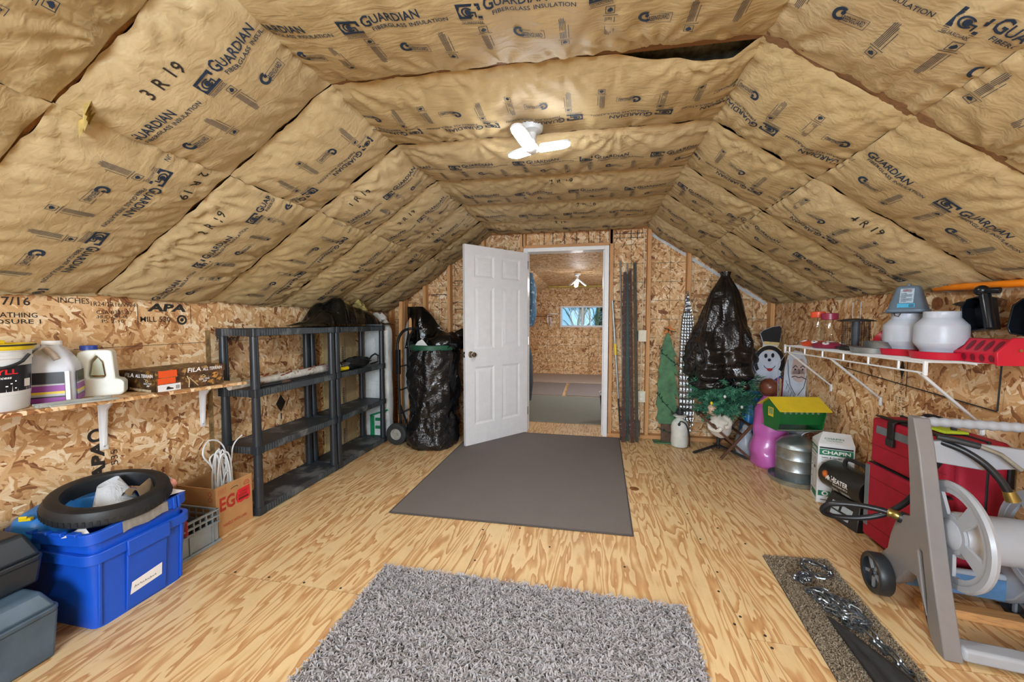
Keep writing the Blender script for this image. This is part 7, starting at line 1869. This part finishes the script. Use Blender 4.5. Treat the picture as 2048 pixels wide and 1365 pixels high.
for k, (p, n_, bx_) in enumerate((((1.03, 2.06, 0.02), 12, (0.98, 1.12, 1.98, 2.10)), ((1.08, 1.98, 0.02), 16, (1.0, 1.20, 1.82, 2.02)), ((1.10, 1.90, 0.03), 18, (1.02, 1.2, 1.76, 1.95)), ((1.06, 1.86, 0.03), 20, (1.0, 1.19, 1.72, 1.92)), ((1.12, 1.84, 0.05), 16, (1.02, 1.18, 1.74, 1.92)))):
    P = wander(p, n_, 0.055, bx_); g = G(); chain_mesh(g, smoothp(P, 4), L=0.042, w=0.011, r=0.0040, n=10, m=5, tw=0.3); tag(g.build('chain_strand', M_chd, cp, smooth=60), kind='stuff')
for P in ([(1.10, 1.86, 0.03), (1.13, 1.76, 0.02), (1.14, 1.66, 0.02), (1.145, 1.56, 0.02), (1.12, 1.44, 0.02)], [(1.07, 1.84, 0.03), (1.10, 1.74, 0.02), (1.125, 1.62, 0.02), (1.12, 1.52, 0.02)]):
    g = G(); chain_mesh(g, smoothp([Vector(p) for p in P], 4), L=0.062, w=0.013, r=0.0042, n=10, m=5); tag(g.build('chain_strand', M_chd, cp, smooth=60), kind='stuff')
# black rubber flap tapering towards the chains
def flap(u, v):
    w_ = 0.004 + 0.20 * u ** 0.9; x = 1.015 + 0.055 * u + w_ * (v - 0.5) * 1.0; y = 1.80 - 0.50 * u; z = 0.022 + 0.055 * math.sin(math.pi * v) * u ** 0.6 + 0.02 * u + 0.012 * math.sin(v * 16) * u
    return (x, y, z)
o = G().grid(flap, 30, 20).build('rubber_flap', mat('flap_black', '#2a2c2e', 0.42, var=0.3, vscale=30, aniso=(6, 1, 1))); md = o.modifiers.new('t', 'SOLIDIFY'); md.thickness = 0.006
tag(o, 'folded black rubber mud flap lying on the brown mat', 'rubber sheet')
# ================================================================== WIRE SHELF ON THE RIGHT WALL
ZS = 1.098
XF = 1.485; YA, YB2 = 2.03, 3.27
sw = thing('wire_shelf', 'white coated wire shelf on slanted braces on the right wall', 'shelf')
M_coat = mat('white_coated_wire', '#dfe3e6', 0.35, var=0.03)
g = G(); y = YA + 0.01
while y < YB2: g.cyl((XF, y, ZS - 0.004), (XR - 0.003, y, ZS - 0.004), 0.002, n=6, caps=False); y += 0.026
tag(g.build('deck_wires', M_coat, sw), kind='stuff')
for x, z, r_ in ((XF, ZS - 0.006, 0.0055), (XF, ZS - 0.052, 0.0045), (XR - 0.02, ZS - 0.009, 0.0035), ((XF + XR) / 2, ZS - 0.009, 0.0035)):
    G().cyl((x, YA, z), (x, YB2, z), r_, n=10).build('rail', M_coat, sw)
k = 0; y = YA + 0.15
while y < YB2 - 0.05: G().cyl((XF, y, ZS - 0.006), (XF, y, ZS - 0.052), 0.005, n=8).build('lip_wire', M_coat, sw); y += 0.205
for y in (YA, YB2): G().box(XF - 0.007, XF + 0.007, y - 0.006, y + 0.006, ZS - 0.062, ZS + 0.003).build('end_cap', M_coat, sw, bevel=0.002)
for y, yw in ((YA + 0.03, 2.20), (2.71, 2.85), (3.22, 3.36)):
    br = G().bar((XF, y, ZS - 0.052), (XR - 0.014, yw, 0.785), 0.012, 0.012).build('brace', M_coat, sw, bevel=0.003)
    G().box(XR - 0.014, XR - 0.002, yw - 0.009, yw + 0.009, 0.735, 0.79).build('brace_foot', M_coat, br, bevel=0.003)
# thin rod frame on the wall below
wf_ = thing('rod_frame', 'thin dark metal rod frame hanging under the wire shelf', 'frame')
G().tube([(XR - 0.03, 3.25, 0.95), (XR - 0.03, 2.95, 0.925), (XR - 0.02, 2.13, 0.865), (XR - 0.02, 2.125, 0.87), (XR - 0.02, 2.12, ZS - 0.02)], 0.0035, 6).build('rod', mat('rod_dark', '#3c4247', 0.4, 0.6), wf_)
ZT = ZS - 0.0005
# hummingbird feeders
M_clear = glass('bottle_glass', (0.96, 0.97, 0.97), 0.03)
def hummer(x, y, m, label, h, r):
    t = thing('nectar_feeder', label, 'feeder', (x, y, ZT))
    G().lathe([(0.0, 0.0), (0.085, 0.002), (0.098, 0.018), (0.085, 0.030), (0.055, 0.040), (0.045, 0.040), (0.0, 0.03)], 28).build('base_dish', m, t)
    G().lathe([(0.030, 0.036), (r, 0.055), (r, h - 0.06), (r * 0.95, h - 0.045), (r * 0.85, h - 0.04)], 28).build('bottle', M_clear, t)
    G().lathe([(r * 0.9, h - 0.045), (r * 1.02, h - 0.042), (r * 1.02, h - 0.004), (r * 0.9, h), (0.0, h)], 24).build('cap', m, t)
    for a in (230, 310, 50, 140):
        p = (0.075 * math.cos(R(a)), 0.075 * math.sin(R(a)), 0.033); f_ = G(TR(*p) @ Matrix.Rotation(R(18), 4, Vector((-math.sin(R(a)), math.cos(R(a)), 0)))).lathe([(0.0, 0.004), (0.018, 0.006), (0.018, 0.0), (0.0, 0.0)], 12); fl_ = f_.build('flower_port', M_white, t)
        G(TR(*p)).ell((0, 0, 0.006), (0.006, 0.006, 0.003), 8, 6).build('port_hole', M_blackp, fl_)
M_orr = mat('feeder_orange', '#e8542f', 0.35, var=0.06); M_wine = mat('feeder_wine', '#8e2a45', 0.35, var=0.06)
hummer(1.625, 3.13, M_orr, 'nectar feeder with orange base and cap on the wire shelf', 0.25, 0.043)
hummer(1.59, 2.93, M_wine, 'nectar feeder with wine red base and cap on the wire shelf', 0.235, 0.046)
# mesh seed feeder
mf = thing('mesh_feeder', 'dark wire mesh seed feeder on the wire shelf', 'feeder', (1.64, 2.755, ZT))
M_dkm = mat('dark_metal', '#2c2e31', 0.45, 0.5, var=0.2)
g = G(); n_ = 30
for k in range(n_): a = 2 * math.pi * k / n_; g.cyl((0.066 * math.cos(a), 0.066 * math.sin(a), 0.02), (0.066 * math.cos(a), 0.066 * math.sin(a), 0.185), 0.0009, n=4, caps=False)
for k in range(26): z = 0.022 + 0.0063 * k; g.tube([(0.066 * math.cos(2 * math.pi * q / 24), 0.066 * math.sin(2 * math.pi * q / 24), z) for q in range(24)], 0.0008, 3, closed=True)
tag(g.build('mesh_cylinder', M_dkm, mf), kind='stuff')
G().lathe([(0.0, 0.016), (0.070, 0.018), (0.088, 0.022), (0.090, 0.012), (0.075, 0.0), (0.0, 0.0)], 28).build('tray', M_dkm, mf)
G().lathe([(0.0, 0.200), (0.05, 0.196), (0.092, 0.186), (0.094, 0.180), (0.0, 0.182)], 28).build('cover', M_dkm, mf)
G().lathe([(0.020, 0.02), (0.022, 0.18)], 14).build('inner_tube', mat('tube_grey', '#50555c', 0.4), mf)
for x in (-0.035, 0.035): G().tube([(0, x, 0.19), (0, x * 1.05, 0.30)], 0.0022, 6).build('hanger', M_galv, mf)
G().tube([(0, -0.037, 0.30), (0, 0.0, 0.315), (0, 0.037, 0.30)], 0.0022, 6).build('hanger', M_galv, mf)
# stacked galvanised pans
for x, y, z, s_, lb in ((1.60, 2.545, ZT, 1.0, 'lower galvanised pan on the wire shelf beside the mesh feeder'), (1.625, 2.50, ZT + 0.034, 0.86, 'upper galvanised pan stacked on another pan on the wire shelf')):
    tag(G().lathe([(0.0, 0.004), (0.075 * s_, 0.004), (0.092 * s_, 0.0), (0.098 * s_, 0.030), (0.102 * s_, 0.033), (0.094 * s_, 0.034), (0.088 * s_, 0.008), (0.0, 0.008)], 36).build('metal_pan', M_galv, loc=(x, y, z)), lb, 'pan', 'galvanised pans on the wire shelf')
M_redpl = mat('poultry_red', '#c01431', 0.38, var=0.06, vscale=6)
rf_ = G(TR(1.755, 2.635, ZT + 0.062) @ Matrix.Rotation(R(-24), 4, 'Y') @ Matrix.Rotation(R(-58), 4, 'X')); rf_.lathe([(0.0, 0.0), (0.075, 0.0), (0.085, 0.03), (0.088, 0.03), (0.078, -0.004), (0.05, -0.006), (0.04, 0.024), (0.034, 0.024), (0.0, 0.02)], 30)
tag(rf_.build('red_feeder_dish', M_redpl), 'red plastic feeder dish tilted behind the galvanised pans', 'feeder')
# poultry fount jars on red bases
M_jar = mat('fount_milky', '#b6bdc9', 0.36, var=0.04, sss=0.25)
def fount(x, y, label):
    t = thing('poultry_fount', label, 'waterer', (x, y, ZT))
    G().lathe([(0.0, 0.004), (0.125, 0.004), (0.130, 0.0), (0.142, 0.034), (0.146, 0.036), (0.146, 0.030), (0.0, 0.012)][:5] + [(0.138, 0.036), (0.126, 0.010), (0.0, 0.010)], 44).build('base', M_redpl, t)
    G().lathe([(0.0, 0.016), (0.088, 0.016), (0.092, 0.040), (0.098, 0.046), (0.122, 0.075), (0.1225, 0.078), (0.122, 0.155), (0.119, 0.165), (0.086, 0.196), (0.083, 0.200), (0.083, 0.225), (0.079, 0.229), (0.0, 0.229)], 48).build('jar', M_jar, t)
    return t
f1_ = fount(1.685, 2.43, 'milky poultry fount jar under the grey cone'); f1_.scale = (0.78, 0.78, 0.98)
f2_ = fount(1.675, 2.215, 'uncovered milky poultry fount jar nearest the red trough'); f2_.scale = (0.76, 0.76, 1.0)
# grey cone lamp hood
cn = thing('grey_hood', 'grey blue plastic hood with label resting on a fount jar', 'hood', (1.685, 2.43, ZT + 0.229), 45); cn.scale = (0.66, 0.66, 0.88)
M_hood = mat('hood_grey', '#5f7080', 0.42, var=0.06)
sq_lathe(G(), [(0.120, 0.120, 0.0, 0), (0.122, 0.122, 0.004, 0), (0.122, 0.122, 0.016, 0), (0.112, 0.112, 0.020, 0), (0.068, 0.068, 0.150, 0), (0.058, 0.058, 0.158, 0)], 40, 5.0).build('hood', M_hood, cn, smooth=50)
G().box(-0.012, 0.012, -0.01, 0.01, 0.156, 0.172).build('top_clip', M_hood, cn, bevel=0.003)
G().box(-0.126, 0.126, -0.126, 0.126, -0.004, 0.002).build('brim', mat('hood_dark', '#38434e', 0.45), cn, bevel=0.004)
# label on the side facing the room (-x) : plane of the sloping side
s0, s1 = 0.113, 0.069
def lab(x, z, off=0.0018): q = (z - 0.02) / 0.13; return (-(s0 + (s1 - s0) * q) - off, -x, z)
for nm, f_, m in (('label_grey', Flat().rect(-0.035, 0.055, 0.045, 0.142), mat('label_pale', '#9db0c0', 0.5, var=0.2, vscale=90)), ('label_blue', Flat().rect(-0.045, 0.028, 0.055, 0.052), mat('label_cyan', '#3a9cc4', 0.5, var=0.1)), ('label_orange', Flat().rect(-0.020, 0.122, 0.030, 0.138), M_or)):
    f_.build(nm, m, cn, None, lab)
f = Flat()
for k in range(7): f.rect(-0.028, 0.062 + 0.008 * k, 0.004 + 0.03 * ((k * 7) % 3 > 0), 0.065 + 0.008 * k)
for k in range(7): f.rect(0.022 + 0.004 * k, 0.031, 0.0242 + 0.004 * k, 0.048)
f.build('label_print', M_inkk, cn, None, lambda x, z: lab(x, z, 0.0026))
G().tube([(-0.11, 0.06, -0.004), (-0.125, 0.05, -0.02), (-0.118, 0.03, -0.026), (-0.11, 0.02, -0.006)], 0.003, 6).build('wire_loop', M_dkm, cn)
# red trough feeder
tf = thing('trough_feeder', 'red plastic flip-top trough feeder with oval openings', 'feeder', (1.745, 2.055, ZT))
hl = 0.105
def tri(y): return [(-0.065, y, 0.0), (0.065, y, 0.0), (0.07, y, 0.045), (0.018, y, 0.105), (-0.018, y, 0.105), (-0.07, y, 0.045)]
g = G(); a = g.pts(tri(-hl)); c = g.pts(tri(hl))
for k in range(6): g.face(a + k, a + (k + 1) % 6, c + (k + 1) % 6, c + k)
g.f.append(tuple(a + 5 - k for k in range(6))); g.f.append(tuple(c + k for k in range(6))); fix_normals(g.build('trough', M_redpl, tf, bevel=0.003))
M_rdk = mat('red_opening', '#6e0c1e', 0.5)
for k in range(5):
    y = -hl + 0.025 + 0.04 * k
    g = G(); b_ = []
    for q in range(14):
        an = 2 * math.pi * q / 14; t_ = 0.5 + 0.38 * math.cos(an); b_.append((-0.07 + 0.052 * t_ - 0.0012, y + 0.012 * math.sin(an) + 0.010 * (t_ - 0.5), 0.045 + 0.06 * t_ + 0.0012))
    q0 = g.pts(b_); g.f.append(tuple(range(q0, q0 + 14))); g.build('opening', M_rdk, tf, smooth=0)
    g = G(); b_ = [(-0.0655 - 0.005 * (0.5 + 0.36 * math.cos(2 * math.pi * q / 14)) - 0.0012, y + 0.011 * math.sin(2 * math.pi * q / 14), 0.045 * (0.5 + 0.36 * math.cos(2 * math.pi * q / 14))) for q in range(14)]
    q0 = g.pts(b_); g.f.append(tuple(range(q0, q0 + 14))); g.build('opening', M_rdk, tf, smooth=0)
G(XZ(-hl - 0.001)).prism([(-0.072, -0.004), (0.072, -0.004), (0.077, 0.05), (0.022, 0.112), (-0.022, 0.112), (-0.077, 0.05)], -0.006, 0.006).build('end_plate', M_redpl, tf, bevel=0.002)
G().cyl((0, -hl - 0.012, 0.06), (0, -hl, 0.06), 0.006, n=10).build('bolt', M_brass, tf)
# orange pole, saw and scoops on the wall -----------------------------------------------------------
op = thing('orange_pole', 'bright orange pole lying on nails under the eaves', 'pole')
G().tube([(1.80, 2.435, 1.452), (1.80, 2.425, 1.452), (1.805, 1.9, 1.438), (1.81, 1.2, 1.42)], 0.017, 14, rs=[0.010, 0.0165, 0.017, 0.017]).build('tube', mat('pole_orange', '#f58a12', 0.4, var=0.05), op)
for y, z in ((2.35, 1.430), (1.5, 1.408)): G().cyl((XR, y, z), (1.78, y, z), 0.003, n=6).build('nail', M_galv, op)
M_saw = mat('saw_steel', '#5b554c', 0.45, 0.6, var=0.25, vscale=30)
hs = thing('pruning_saw', 'rusty pruning saw blade hanging on the right wall', 'saw', (XR - 0.02, 2.28, 1.362))
G(YZ(0, True)).prism([(-0.10, 0.004), (-0.06, 0.015), (0.04, 0.020), (0.04, -0.006), (-0.04, -0.012)], -0.002, 0.002).build('blade', M_saw, hs)
G(YZ(0, True)).prism([(0.03, 0.022), (0.12, 0.026), (0.16, 0.012), (0.15, -0.016), (0.03, -0.010)], -0.010, 0.010).build('handle', lumber('saw_wood', '#6b4a2e', 1), hs, bevel=0.004)
M_scoop = mat('scoop_black', '#15191f', 0.25, 0.3, var=0.15, vscale=12)
for (y, z, rot, lb) in ((2.165, 1.375, -12, 'black curved scoop hanging on the right wall'), (1.93, 1.36, 6, 'second black scoop at the right edge of the wall')):
    s_ = thing('hanging_scoop', lb, 'scoop', (1.775, y, z)); s_.rotation_euler = (R(rot), 0, 0)
    P_ = [(-0.045, -0.14), (0.045, -0.145), (0.05, 0.0), (0.03, 0.012), (-0.02, 0.012), (-0.055, -0.02), (-0.062, -0.115)]
    P_ = [(-a_, b_) for a_, b_ in P_]
    g = plate_with_hole(P_, [(a_ * 0.88, -0.065 + (b_ + 0.065) * 0.92) for a_, b_ in P_], -0.03, 0.03, Matrix(((0, 0, 1, 0), (1, 0, 0, 0), (0, 1, 0, 0), (0, 0, 0, 1)))); g.build('rim', M_scoop, s_, bevel=0.002)
    G(Matrix(((0, 0, 1, 0.026), (1, 0, 0, 0), (0, 1, 0, 0), (0, 0, 0, 1)))).prism([(a_ * 0.97, b_ * 0.98) for a_, b_ in P_], -0.004, 0.004).build('back', M_scoop, s_)
    G().tube([(-0.015, -0.052, -0.14), (-0.015, -0.05, 0.0), (-0.01, -0.045, 0.035)], 0.019, 14).build('tube', M_scoop, s_)
    G().ell((-0.02, -0.045, 0.035), (0.026, 0.026, 0.024), 16, 10).build('pivot', M_scoop, s_)
    G().tube([(-0.015, -0.06, 0.03), (-0.01, -0.08, 0.025), (0.0, -0.10, 0.02)], 0.014, 10).build('arm', M_scoop, s_)
    G().cyl((0.0, 0.0, 0.02), (0.085, 0.0, 0.03), 0.004, n=6).build('hook', M_galv, s_)
